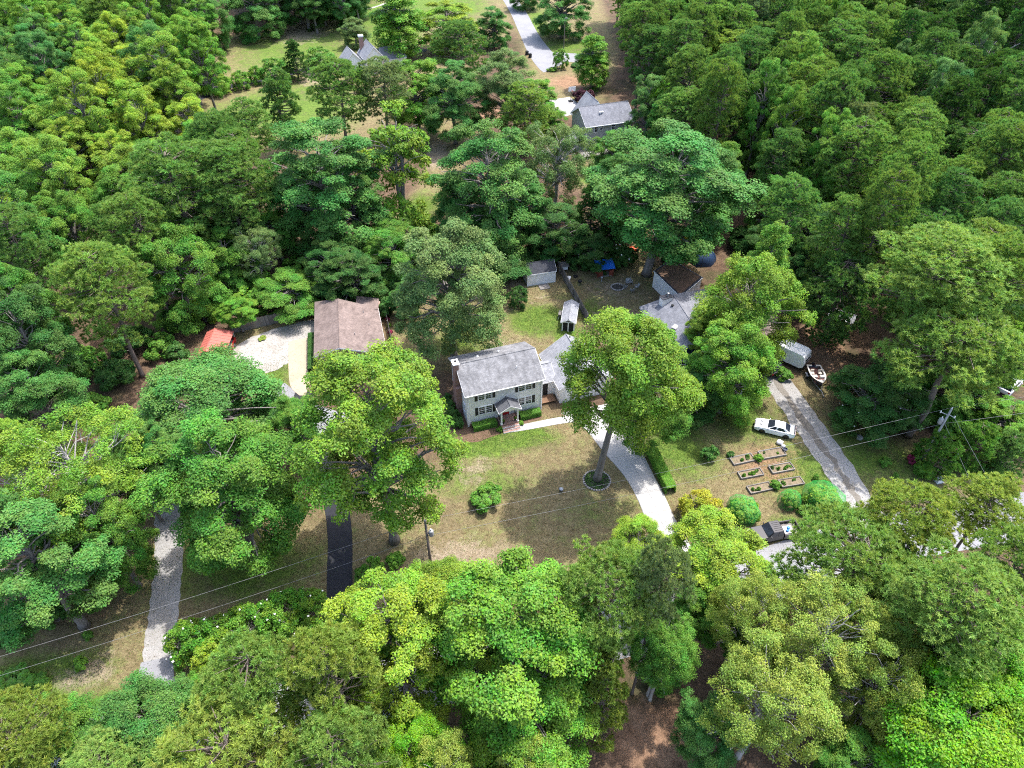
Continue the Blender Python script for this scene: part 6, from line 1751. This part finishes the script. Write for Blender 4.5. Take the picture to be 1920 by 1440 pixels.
# ------------------------------------------------------------------ trees one by one: kind, crown centre and half width in photo pixels, height in metres
TREES = [
 # lower edge
 ('B', (612, 1055, 880, 1330), 18, 'yellow', 'big yellow-green maple at the street, left of the pale green one', 2, None),
 ('B', (800, 1060, 1130, 1330), 19, 'fresh', 'big pale green oak at bottom centre in front of the lawn', 1, None),
 ('B', (860, 1230, 1110, 1480), 14, 'fresh', 'bright green lower tree below the pale oak at bottom centre', 0, None),
 ('B', (740, 1045, 900, 1200), 15, 'bright', 'yellow-green tree behind the left utility pole, at the lawn edge', 3, None),
 ('P', (1035, 1020, 1240, 1200), 20, 'lpine', 'round light green pine at the lower edge of the front lawn', 3, None),
 ('P', (1190, 1010, 1310, 1170), 22, 'gpine', 'grey-green pine with bare leaning trunk, right of the round pine', 2, (1185, 1300)),
 ('C', (1075, 1180, 1180, 1430), 14, 'olive', 'tall narrow olive cedar beside the red-brown bark ground', 0, None),
 ('P', (540, 1172, 722, 1390), 20, 'ypine', 'yellowish pine in front of the flowering shrub row, nearer the maple', 0, None),
 ('P', (385, 1195, 575, 1410), 19, 'lpine', 'pale pine in front of the flowering shrub row, left of its yellowish twin', 1, None),
 ('P', (300, 1350, 560, 1500), 18, 'ypine', 'yellowish pine cut by the bottom edge, left of centre', 1, None),
 ('P', (540, 1340, 740, 1510), 18, 'lpine', 'pale pine cut by the bottom edge below the maple', 2, None),
 ('B', (700, 1330, 860, 1490), 12, 'lime', 'vivid green low tree at bottom edge under the maple', 4, None),
 ('B', (180, 1280, 375, 1430), 12, 'deep', 'blue-green round tree over the street at lower left', 0, None),
 ('s', (355, 1205, 440, 1280), 6, 'yellow', 'small yellow-green tree between shrub row and blue-green tree', 0, None),
 ('P', (-80, 1300, 120, 1480), 14, 'olive', 'olive pine in the bottom left corner', 1, None),
 ('P', (110, 1390, 300, 1520), 12, 'lpine', 'light pine at the bottom edge beside the corner pine', 0, None),
 ('L', (740, 1390, 900, 1550), 13, 'olive', 'olive twiggy tree at the bottom edge, left of centre', 0, None),
 ('L', (915, 1395, 1065, 1545), 11, 'olive', 'olive twiggy tree at the bottom edge, centre', 1, None),
 ('B', (1140, 972, 1262, 1070), 10, 'yellow', 'yellow-green sweetgum at the foot of the concrete driveway', 2, None),
 ('B', (1230, 985, 1445, 1125), 12, 'yellow', 'yellow-green sweetgum hiding the nose of the black pickup', 1, None),
 ('L', (1330, 1070, 1480, 1230), 15, 'olive', 'olive tree with pale limbs over the street below the pickup', 0, None),
 ('L', (1430, 1080, 1660, 1300), 17, 'olive', 'large olive tree with white bare limbs, lower right', 1, None),
 ('L', (1330, 1210, 1560, 1400), 16, 'olive', 'olive pale-limbed tree beside the bark ground at lower right', 0, None),
 ('L', (1540, 1200, 1720, 1430), 15, 'olive', 'olive pale-limbed tree left of the vivid green corner trees', 1, None),
 ('L', (1610, 1120, 1770, 1280), 14, 'olive', 'olive tree below the dark leaning pine at lower right', 0, None),
 ('L', (1172, 1147, 1308, 1283), 12, 'mid', 'dark green tree under the leaning grey pine', 1, None),
 ('B', (1260, 1300, 1400, 1440), 9, 'deep', 'dark low tree at the edge of the bark ground', 4, None),
 ('B', (1760, 1150, 1980, 1290), 16, 'lime', 'vivid lime tree at the right edge, upper of two', 1, None),
 ('B', (1650, 1240, 1950, 1480), 16, 'lime', 'vivid lime tree in the bottom right corner', 0, None),
 ('B', (1525, 1365, 1675, 1515), 9, 'mid', 'low green tree at the bottom edge right of centre', 3, None),
 ('B', (1632, 1017, 1728, 1113), 14, 'fresh', 'small fresh green tree between the street pines', 0, None),
 ('P', (1468, 990, 1715, 1125), 17, 'lpine', 'round pine over the street right of the pickup', 3, None),
 ('P', (1620, 900, 1800, 1060), 18, 'ypine', 'yellowish pine at the mouth of the gravel lane', 1, None),
 ('P', (1780, 882, 1930, 1010), 18, 'ypine', 'yellowish pine below the right utility pole', 0, None),
 ('P', (1670, 1030, 1920, 1230), 21, 'lpine', 'big pine with dark leaning trunk at lower right', 2, None),
 ('P', (1830, 980, 1990, 1140), 20, 'lpine', 'pine at the right edge above the lime trees', 0, None),
 # middle
 ('B', (1050, 572, 1290, 808), 20, 'bright', 'big oak in the stone ringed bed beside the driveway', 0, (1119, 899)),
 ('B', (1300, 466, 1502, 716), 19, 'bright', 'big yellow-green oak over the blue house', 4, None),
 ('B', (1290, 600, 1450, 772), 14, 'fresh', 'lower oak beside the gravel lane and blue house', 1, None),
 ('B', (540, 648, 845, 975), 19, 'bright', 'big bright oak in front of the brown roofed house', 1, (740, 1015)),
 ('B', (285, 768, 560, 1045), 18, 'mid', 'broad green oak over the lawn left of the black driveway', 0, (482, 1045)),
 ('B', (232, 688, 542, 845), 13, 'deep', 'wide dull green oak below the red carport', 4, None),
 ('L', (0, 765, 285, 1010), 18, 'bright', 'big yellow-green tree with dead limbs at the left edge', 1, None),
 ('B', (-60, 930, 200, 1190), 17, 'deep', 'blue-green tree at the left edge above the power lines', 3, None),
 ('B', (140, 890, 285, 1110), 16, 'mid', 'green tree with pale trunk beside the gravel drive', 2, (262, 1098)),
 ('B', (195, 825, 305, 935), 12, 'deep', 'dark tree beside the gravel drive at left', 0, None),
 ('B', (-20, 650, 140, 810), 15, 'deep', 'blue-green crown at left, below the tall lone pine', 4, None),
 ('B', (-35, 785, 55, 875), 15, 'yellow', 'yellow crown cut by the left edge', 2, None),
 ('B', (735, 418, 950, 650), 17, 'greyg', 'grey-green oak rising behind the white house', 1, (852, 672)),
 ('S', (665, 205, 822, 425), 21, 'bright', 'slender yellow-green tree with forked dark trunk', 0, (757, 438)),
 ('B', (495, 220, 722, 500), 23, 'deep', 'large dark green tree behind the wooden fence', 3, None),
 ('B', (810, 232, 1025, 495), 23, 'deep', 'large blue-green tree behind the white shed', 2, None),
 ('B', (820, 400, 1010, 520), 9, 'dark', 'dark lower crown behind the white shed', 4, None),
 ('B', (1105, 228, 1398, 458), 21, 'deep', 'widest blue-green tree leaning over the back yard fire pit', 0, (1212, 515)),
 ('L', (975, 205, 1110, 430), 17, 'greyg', 'grey-green tree in front of the grey house behind', 0, None),
 ('B', (1105, 240, 1190, 330), 8, 'mid', 'small tree against the wall of the grey house behind', 0, None),
 ('B', (980, 380, 1100, 500), 10, 'dark', 'dark tree right behind the white shed', 3, None),
 ('C', (1074, 339.2, 1150, 460.8), 12, 'dark', 'dark cedar between the two blue-green trees', 0, None),
 ('B', (1065, 425, 1155, 515), 6, 'dark', 'dark tree above the blue roofed playhouse', 1, None),
 ('P', (105, 455, 275, 640), 22, 'lpine', 'tall lone pine with bare trunk at left', 3, (268, 706)),
 ('B', (262, 400, 410, 640), 16, 'mid', 'green tree between the lone pine and the red carport', 1, None),
 ('B', (405, 552, 480, 608), 6, 'fresh', 'bright low tree just above the red carport', 0, None),
 ('B', (470, 515, 610, 583), 6, 'mid', 'low dark green tree leaning over the wooden fence', 4, None),
 ('B', (598, 458, 722, 582), 9, 'dark', 'dark tree right behind the brown roofed house', 2, None),
 ('B', (680, 425, 790, 535), 10, 'mid', 'mid green tree left of the grey-green oak', 0, None),
 ('B', (728, 528, 792, 592), 6, 'deep', 'low round tree at the corner of the back lawn', 1, None),
 ('L', (435, 425, 525, 515), 11, 'greyg', 'grey half-bare tree in the gap of the left wood', 0, None),
 ('P', (250, 265, 440, 455), 23, 'pine', 'dull green pine in front of the far meadow, left', 1, None),
 ('P', (360, 270, 500, 410), 22, 'pine', 'dull green pine right of its twin by the far meadow', 0, None),
 ('P', (419, 189, 511, 281), 18, 'pine', 'slim pine at the near edge of the meadow', 2, None),
 ('C', (488, 137.8, 572, 272.2), 17, 'dpine', 'dark dense pine standing on the meadow edge', 1, None),
 ('T', (407, 214.4, 443, 275.6), 15, 'lime', 'narrow yellow-green poplar at the meadow edge', 0, None),
 ('P', (575, 115, 695, 235), 20, 'pine', 'pine with open crown left of the far brick chimney', 3, None),
 ('P', (663, 113, 767, 217), 19, 'gpine', 'grey pine in front of the far gabled house', 1, None),
 ('B', (720, 115, 840, 235), 16, 'fresh', 'green tree right of the far gabled house', 1, None),
 ('B', (788, 123, 912, 247), 17, 'deep', 'dark dense tree behind the sandy strip', 0, None),
 ('B', (888, 98, 1012, 222), 19, 'greyg', 'greyish dense tree left of the far driveway', 4, None),
 ('P', (805, 45, 915, 155), 17, 'dpine', 'dark pine above the dense greyish tree', 0, None),
 ('P', (930, 160, 1040, 270), 15, 'lpine', 'light pine left of the grey house', 2, None),
 ('B', (958, 138, 1042, 222), 8, 'fresh', 'bright low tree beside the white concrete court', 1, None),
 ('T', (697, -41.6, 793, 121.6), 19, 'fresh', 'tall bright poplar at the top, above the far house', 0, None),
 ('B', (778, -12, 902, 112), 13, 'yellow', 'pale yellow-green tree at the top beside the poplar', 2, None),
 ('B', (891, 16, 959, 84), 11, 'deep', 'round dark green tree beside the far driveway', 0, None),
 ('B', (637, 32, 693, 88), 8, 'greyg', 'round grey-green tree left of the far chimney', 4, None),
 ('C', (532, 78.4, 574, 145.6), 10, 'dark', 'dark pointed magnolia beside the far path', 0, None),
 ('s', (486, 100, 550, 164), 6, 'mid', 'round green tree beside the far path', 0, None),
 ('s', (430, 130, 470, 170), 4.5, 'fresh', 'small crape myrtle on the far path, left', 1, None),
 ('s', (462, 122, 498, 158), 4.5, 'fresh', 'small crape myrtle on the far path, right of its twin', 1, None),
 ('s', (375, 125, 435, 185), 5, 'bright', 'pale myrtle where the far path meets the wood', 1, None),
 ('s', (568, 78, 632, 142), 5.5, 'mid', 'green tree right of the dark pointed magnolia', 0, None),
 ('B', (1000, -40, 1110, 70), 16, 'deep', 'dark tree on the far lawn with its bare trunk showing', 1, None),
 ('T', (1080, 60.6, 1144, 169.4), 13, 'fresh', 'upright green tree on the lawn beside the grey house', 0, None),
 ('s', (1034, 94, 1066, 126), 5, 'mid', 'small round tree in the far bark bed', 0, None),
 ('B', (1178, 150, 1250, 275), 16, 'dpine', 'dark tree at the right corner of the grey house', 3, None),
 ('B', (1211, 156, 1279, 224), 15, 'lime', 'vivid green tree at the edge of the pine wood', 2, None),
 ('B', (415, -60, 530, 82), 17, 'deep', 'dark dense tree at the head of the meadow, left', 0, None),
 ('B', (520, -60, 620, 55), 17, 'dark', 'dark dense tree at the head of the meadow, right', 3, None),
 ('B', (350, -30, 430, 90), 18, 'deep', 'dark tree at the top between wood and meadow', 4, None),
 ('B', (580, -70, 700, 50), 14, 'deep', 'dark tree at the top edge beyond the meadow', 1, None),
 ('B', (955, -45, 1015, 15), 10, 'deep', 'small dark tree at the top edge beside the far driveway', 0, None),
 ('B', (500, 740, 600, 850), 11, 'mid', 'smaller green oak between the two big oaks below the cream pad', 1, None),
 ('B', (250, 790, 340, 910), 13, 'deep', 'dull green tree at the upper end of the left gravel drive', 2, None),
 ('B', (270, 300, 400, 470), 18, 'mid', 'mid green tree left of the twin pines by the far meadow', 1, None),
 ('P', (400, 250, 520, 440), 21, 'pine', 'open dull green pine right of the twin pines', 2, None),
 ('B', (370, 420, 480, 560), 11, 'mid', 'lower green tree below the twin pines', 0, None),
 ('B', (400, 380, 500, 470), 12, 'dark', 'dark tree under the twin pines', 3, None),
 ('B', (470, 390, 560, 460), 10, 'mid', 'green tree at the left foot of the large dark green tree', 4, None),
 ('B', (560, 450, 680, 560), 9, 'dark', 'dark tree between the large dark green tree and the fence', 2, None),
 ('B', (680, 400, 790, 500), 8, 'mid', 'green tree below the slender forked tree', 1, None),
 ('B', (1840, 520, 1960, 680), 14, 'dark', 'dark tree at the right edge below the pine wood', 0, None),
 ('B', (1790, 600, 1900, 720), 10, 'mid', 'green tree right of the tall leaning pine', 2, None),
 ('B', (590, 1300, 720, 1420), 11, 'mid', 'green tree over the street between maple and pale pine', 0, None),
 ('B', (330, 1270, 420, 1370), 9, 'fresh', 'fresh green tree between the blue-green tree and the pale pine', 3, None),
 ('B', (1060, 1150, 1160, 1260), 11, 'mid', 'green tree between the pale oak and the narrow cedar', 2, None),
 ('B', (1260, 1080, 1370, 1200), 10, 'mid', 'green tree over the street below the yellow sweetgum', 1, None),
 ('B', (20, 1330, 200, 1450), 9, 'mid', 'green tree in the lower left corner behind the corner pine', 4, None),
 ('B', (860, 1080, 960, 1180), 15, 'bright', 'bright tree between the maple and the pale oak', 2, None),
 ('L', (1600, 1120, 1750, 1260), 14, 'olive', 'olive tree between the big pine and the large olive tree', 1, None),
 ('B', (1480, 440, 1580, 560), 12, 'dark', 'dark tree in the gap at the near edge of the pine wood', 1, None),
 ('B', (1540, 400, 1640, 500), 12, 'mid', 'mid green tree filling the near edge of the pine wood', 4, None),
 ('B', (500, 300, 630, 490), 16, 'deep', 'left half of the dark crowns behind the wooden fence', 1, None),
 ('B', (600, 290, 722, 480), 17, 'deep', 'right half of the dark crowns behind the wooden fence', 2, None),
 ('B', (815, 320, 930, 490), 15, 'deep', 'dark green tree at the left foot of the large blue-green tree', 0, None),
 ('B', (925, 310, 1022, 480), 15, 'deep', 'dark green tree at the right foot of the large blue-green tree', 3, None),
 ('B', (1105, 290, 1215, 415), 15, 'deep', 'dark green tree at the left side of the widest tree', 4, None),
 ('B', (1268, 280, 1398, 415), 16, 'deep', 'dark green tree at the right side of the widest tree', 1, None),
 ('B', (1000, 195, 1062, 250), 7, 'fresh', 'fresh green tree left of the grey house wall', 0, None),
 ('B', (1340, 1130, 1430, 1230), 9, 'mid', 'green tree over the street left of the olive trees', 2, None),
 ('B', (1400, 330, 1500, 450), 13, 'mid', 'green tree at the near left edge of the pine wood', 0, None),
 ('B', (1390, 420, 1470, 510), 8, 'dark', 'dark tree behind the dome tent', 3, None),
 ('B', (830, 1190, 960, 1330), 14, 'bright', 'bright tree in the gap between the maple and pale oak', 1, None),
 ('B', (1030, 1130, 1130, 1250), 15, 'fresh', 'fresh green tree right of the pale oak', 3, None),
 ('L', (1180, 1150, 1310, 1290), 13, 'mid', 'mid green tree right of the narrow cedar', 0, None),
 ('B', (560, 1200, 680, 1330), 13, 'mid', 'green tree between the yellowish pine and the maple', 2, None),
 # right
 ('B', (1560, 640, 1725, 850), 9, 'dark', 'broad magnolia with pale blossoms beside the boat', 1, None),
 ('P', (1640, 560, 1890, 745), 25, 'lpine', 'tall leaning pine above the right utility pole', 3, (1702, 818)),
 ('P', (1555, 430, 1745, 640), 24, 'pine', 'big pine at the front edge of the wood, left of the leaning pine', 0, (1685, 690)),
 ('P', (1500, 480, 1640, 640), 22, 'dpine', 'dark pine above the white trailer', 1, (1540, 645)),
 ('P', (1640, 420, 1880, 580), 25, 'lpine', 'big light pine above the tall leaning pine', 2, None),
 ('B', (1845, 605, 1955, 715), 12, 'lime', 'vivid green tree at the right edge above the poles', 1, None),
 ('B', (1730, 660, 1870, 800), 8, 'mid', 'low green tree behind the right utility pole', 0, None),
 ('B', (1830, 730, 1950, 850), 6, 'fresh', 'low bright tree at the right edge behind the lines', 2, None),
 ('C', (1720, 786, 1800, 914), 6, 'mid', 'young pine at the foot of the right utility pole', 1, None),
 ('C', (1785, 763, 1875, 907), 6.5, 'mid', 'young pine right of the guy wires', 1, None),
 ('C', (1850, 786, 1930, 914), 6, 'dpine', 'young dark pine at the right edge', 1, None),
 ('B', (1285, 565, 1375, 655), 10, 'bright', 'oak bough crown over the grey ridge of the blue house', 2, None),
 ('B', (1245, 685, 1355, 795), 8, 'dark', 'dark holly between the concrete driveway and blue house', 0, None),
 ('B', (1145, 700, 1285, 840), 12, 'mid', 'lower crown at the right side of the concrete driveway', 4, None),
 ('B', (1475, 455, 1565, 545), 9, 'dark', 'dark low tree at the near corner of the pine wood', 2, None),
 ('B', (1395, 415, 1505, 525), 9, 'dark', 'dark low tree behind the blue dome tarp', 0, None),
]
for k in TREES:
    kind, bx, h, c, lab, which, foot = k
    t = tree_box(kind, bx, h, c, lab, base=foot, which=which)
    if 'blossoms' in lab: blossoms(t, 4.1, 7.4, 45, 77, 0.5, 0.10)
    if lab.startswith(('big oak in the stone', 'widest blue-green')):      # the two leaning trunks
        t.rotation_euler = (R(2), R(6), 0)

# ------------------------------------------------------------------ the two woods: staggered rows, every tree a thing of its own
ORD = 'first second third fourth fifth sixth seventh eighth ninth tenth eleventh twelfth thirteenth fourteenth fifteenth sixteenth seventeenth eighteenth nineteenth twentieth'.split()
def nth(i): return ORD[i] if i < len(ORD) else '%dth' % (i + 1)
SHADE = {'bright': 'bright green', 'yellow': 'yellow-green', 'mid': 'mid green', 'fresh': 'fresh green', 'deep': 'deep green', 'dark': 'dark', 'greyg': 'greyish', 'lime': 'vivid green',
         'pine': 'dull green', 'dpine': 'dark green', 'lpine': 'light green', 'gpine': 'grey-green'}
def in_poly(x, y, poly):
    c = False
    for i in range(len(poly)):
        a, b = poly[i], poly[i - 1]
        if (a[1] > y) != (b[1] > y) and x < a[0] + (y - a[1]) * (b[0] - a[0]) / (b[1] - a[1]): c = not c
    return c
def wood(poly_px, step, choose, wood_name, group, seed, hmin, hmax, zref=15.0, name=None):
    rnd = random.Random(seed)
    poly = [G(u, v, zref)[:2] for u, v in poly_px]
    y = min(p[1] for p in poly) + step * 0.3
    y1 = max(p[1] for p in poly)
    row = 0; rows = 0
    while y < y1:
        xs = np.arange(-170 + (row % 2) * step / 2, 170, step)
        found = []
        for x in xs:
            px, py = x + rnd.uniform(-0.28, 0.28) * step, y + rnd.uniform(-0.28, 0.28) * step
            h = rnd.uniform(hmin, hmax)
            u, v, Z = pixel_of((px, py, h * 0.75))
            if not in_poly(px, py, poly): continue
            if u < -70 or u > 1990 or v < -120: continue
            if any((o[0] - px) ** 2 + (o[1] - py) ** 2 < o[2] ** 2 for o in KEEP): continue
            found.append((px, py, h))
        for i, (px, py, h) in enumerate(found):
            u, v, Z = pixel_of((px, py, h * 0.75))
            kind, colour, rad = choose(px, py, u, v, rnd)
            word = 'pine' if kind == 'P' else ('cedar' if kind == 'C' else 'tree')
            plant(kind, (px, py), rad, h * (0.8 if kind == 'T' else 1), colour, '%s %s, %s from left in row %s of the %s' % (SHADE.get(colour, 'green'), word, nth(i), nth(rows), wood_name), group=group, jitter=0.14, name=name)
        if found: rows += 1
        row += 1
        y += step * 0.92
KEEP = [(o.location.x, o.location.y, 4.2) for o in COL.objects if o.get('category') == 'tree']
def pick_right(x, y, u, v, rnd):
    q = math.sin(x * 0.21 + 1.3) * math.cos(y * 0.17) + rnd.uniform(-0.6, 0.6)
    if u > 1680 and v < 230: return ('P' if rnd.random() < 0.5 else 'B', 'dark' if rnd.random() < 0.5 else 'dpine', rnd.uniform(3.6, 4.8))
    w = rnd.random()
    if w < 0.06: return ('B', 'fresh', 3.6)
    if w < 0.11: return ('T', 'mid', 2.8)
    if w < 0.16: return ('P', 'gpine', 4.2)
    return ('P', 'lpine' if q > 0.75 else ('pine' if q > -0.35 else 'dpine'), rnd.uniform(3.7, 5.7))
wood([(1150, -80), (2000, -80), (2000, 600), (1860, 560), (1800, 440), (1640, 440), (1560, 470), (1430, 430), (1420, 280), (1290, 220), (1230, 120)], 7.5, pick_right, 'pine wood', 'pine wood on the right', 5, 18, 27, 18)
wood([(1200, 40), (1990, 40), (1990, 600), (1860, 560), (1800, 470), (1640, 460), (1560, 490), (1440, 450), (1420, 300), (1300, 240)], 11.5, lambda x, y, u, v, r: ('B', r.choice(['dark', 'mid', 'dark']), r.uniform(3.6, 4.8)), 'pine wood undergrowth', 'young trees under the pine wood', 15, 8, 13, 9, 'sapling')
def pick_left(x, y, u, v, rnd):
    q = math.sin(x * 0.11 + 0.4) + math.cos(y * 0.085 + x * 0.05) + rnd.uniform(-0.5, 0.5)
    if v > 520: return (('B', 'dark' if rnd.random() < 0.5 else 'mid', rnd.uniform(4.2, 5.2)))
    if v > 350: return (('P', 'pine', rnd.uniform(4.2, 5)) if rnd.random() < 0.35 else ('B', 'mid' if rnd.random() < 0.6 else 'bright', rnd.uniform(4.4, 5.6)))
    if u > 260 and v < 110: return (('C', 'dpine', rnd.uniform(3.4, 4.2)) if rnd.random() < 0.25 else ('B', 'fresh' if rnd.random() < 0.4 else 'deep', rnd.uniform(4.4, 5.6)))
    if u < 140 and v < 140: return ('B', 'deep' if rnd.random() < 0.7 else 'fresh', rnd.uniform(4.5, 5.6))
    if q > 1.35: return ('P', 'pine', rnd.uniform(4.4, 5.2))
    return ('T' if rnd.random() < 0.22 else 'B', 'yellow' if q < -0.1 else ('bright' if q < 0.75 else 'fresh'), rnd.uniform(4.5, 6.0))
wood([(-80, -80), (380, -80), (350, 60), (390, 140), (430, 230), (420, 300), (300, 320), (300, 430), (260, 470), (120, 450), (90, 620), (30, 640), (-80, 660)], 8.6, pick_left, 'left wood', 'leafy wood on the left', 6, 15, 24, 14)
wood([(430, -80), (700, -80), (660, -20), (560, -14), (440, -30)], 9.0, lambda x, y, u, v, r: ('B', 'deep', 5.5), 'dark wood beyond the meadow', 'trees beyond the meadow', 8, 15, 19, 12)

# undergrowth below the woods' edges and in the gaps
U = [(330, 600, 30, 3.5, 'dark'), (300, 650, 30, 3, 'mid'), (215, 700, 40, 3.5, 'dark'), (170, 760, 35, 3, 'mid'), (380, 585, 26, 4, 'bright'), (395, 560, 26, 5, 'mid'), (330, 660, 26, 3, 'dark'),
     (240, 640, 40, 4, 'dark'), (150, 680, 40, 4, 'mid'), (470, 560, 34, 4, 'fresh'), (505, 535, 34, 4, 'mid'), (590, 545, 40, 4, 'dark'), (690, 545, 34, 4, 'mid'), (730, 530, 34, 4, 'dark'), (640, 470, 40, 5, 'dark'), (560, 500, 30, 3, 'mid'),
     (720, 575, 22, 3, 'dark'), (960, 480, 40, 4, 'dark'), (1010, 480, 30, 3.5, 'dark'), (1035, 470, 24, 3.5, 'mid'), (900, 500, 36, 4, 'dark'), (1290, 470, 26, 2.6, 'dark'), (1260, 480, 22, 2.4, 'dark'), (1400, 450, 36, 4, 'dark'), (1470, 520, 36, 5, 'dark'), (1500, 560, 30, 5, 'dark'),
     (1700, 700, 40, 4, 'dark'), (1740, 760, 38, 3.5, 'mid'), (1790, 790, 40, 3, 'mid'), (1850, 800, 40, 3.2, 'fresh'), (1690, 790, 30, 3, 'dark'), (1800, 870, 28, 1.8, 'mid'), (1735, 880, 22, 1.5, 'fresh'), (1870, 880, 26, 1.6, 'mid'),
     (780, 470, 30, 4, 'mid'), (800, 440, 34, 4, 'fresh'), (700, 640, 20, 1.2, 'dark'), (1080, 420, 30, 4, 'dark'), (960, 420, 40, 5, 'dark'), (870, 470, 34, 5, 'dark'), (1150, 430, 30, 4, 'dark'), (1190, 420, 30, 3.6, 'mid'),
     (700, 1065, 22, 1.6, 'fresh'), (740, 1050, 18, 1.4, 'fresh'), (680, 1080, 18, 1.4, 'mid'), (20, 1280, 40, 1.2, 'mid'), (70, 1275, 24, 1.0, 'mid'), (270, 900, 24, 2.5, 'bright'), (255, 860, 26, 2.5, 'yellow'), (1560, 1420, 40, 2.2, 'mid'), (1240, 1260, 40, 3, 'mid'),
     (210, 820, 30, 3, 'dark'), (180, 1110, 30, 3, 'dark'), (100, 1150, 34, 3, 'deep'), (20, 1180, 34, 3, 'deep'), (165, 1190, 12, 1.0, 'mid'), (170, 1140, 14, 1.2, 'mid'), (1470, 700, 20, 1.6, 'mid')]
MARKS = [(o.location, o['label']) for o in COL.objects if o.get('category') == 'tree' and not o.get('group')]
used = set()
for i, (u, v, r, h, c) in enumerate(U):
    q = G(u, v)
    for loc, lab in sorted(MARKS, key=lambda m: (m[0].x - q.x) ** 2 + (m[0].y - q.y) ** 2):
        words = lab.split(',')[0].split()[:9]
        while words[-1] in ('the', 'of', 'and', 'with', 'at', 'in', 'over', 'to', 'by', 'a', 'beside', 'behind', 'below', 'above', 'between', 'from', 'big', 'two', 'brown', 'dark', 'left', 'right', 'red', 'its', 'white', 'lower', 'front', 'far', 'under'): words.pop()
        text = '%s wild bush beside the %s' % (SHADE.get(c, 'green'), ' '.join(words))
        if text not in used: break
    used.add(text)
    shrub_px(u, v, r, h, c, text, cat='bush', group='undergrowth bushes', name='wild_bush')

# bare dead trees standing in the woods
for (u, v, h, lab) in ((95, 985, 12, 'bare dead limbs rising through the tree at the left edge'), (470, 500, 9, 'bare grey dead tree in the gap of the left wood'), (1620, 1330, 11, 'bare white dead tree among the olive trees'), (1790, 260, 24, 'bare pale snag in the pine wood')):
    t = thing('dead_tree', lab, 'tree', G(u, v), tree_rng.uniform(0, 6))
    o = link('trunk', LOOSE[tree_rng.randrange(2)][0], t); k = h / 16; o.scale = (k * 0.8, k * 0.8, k)
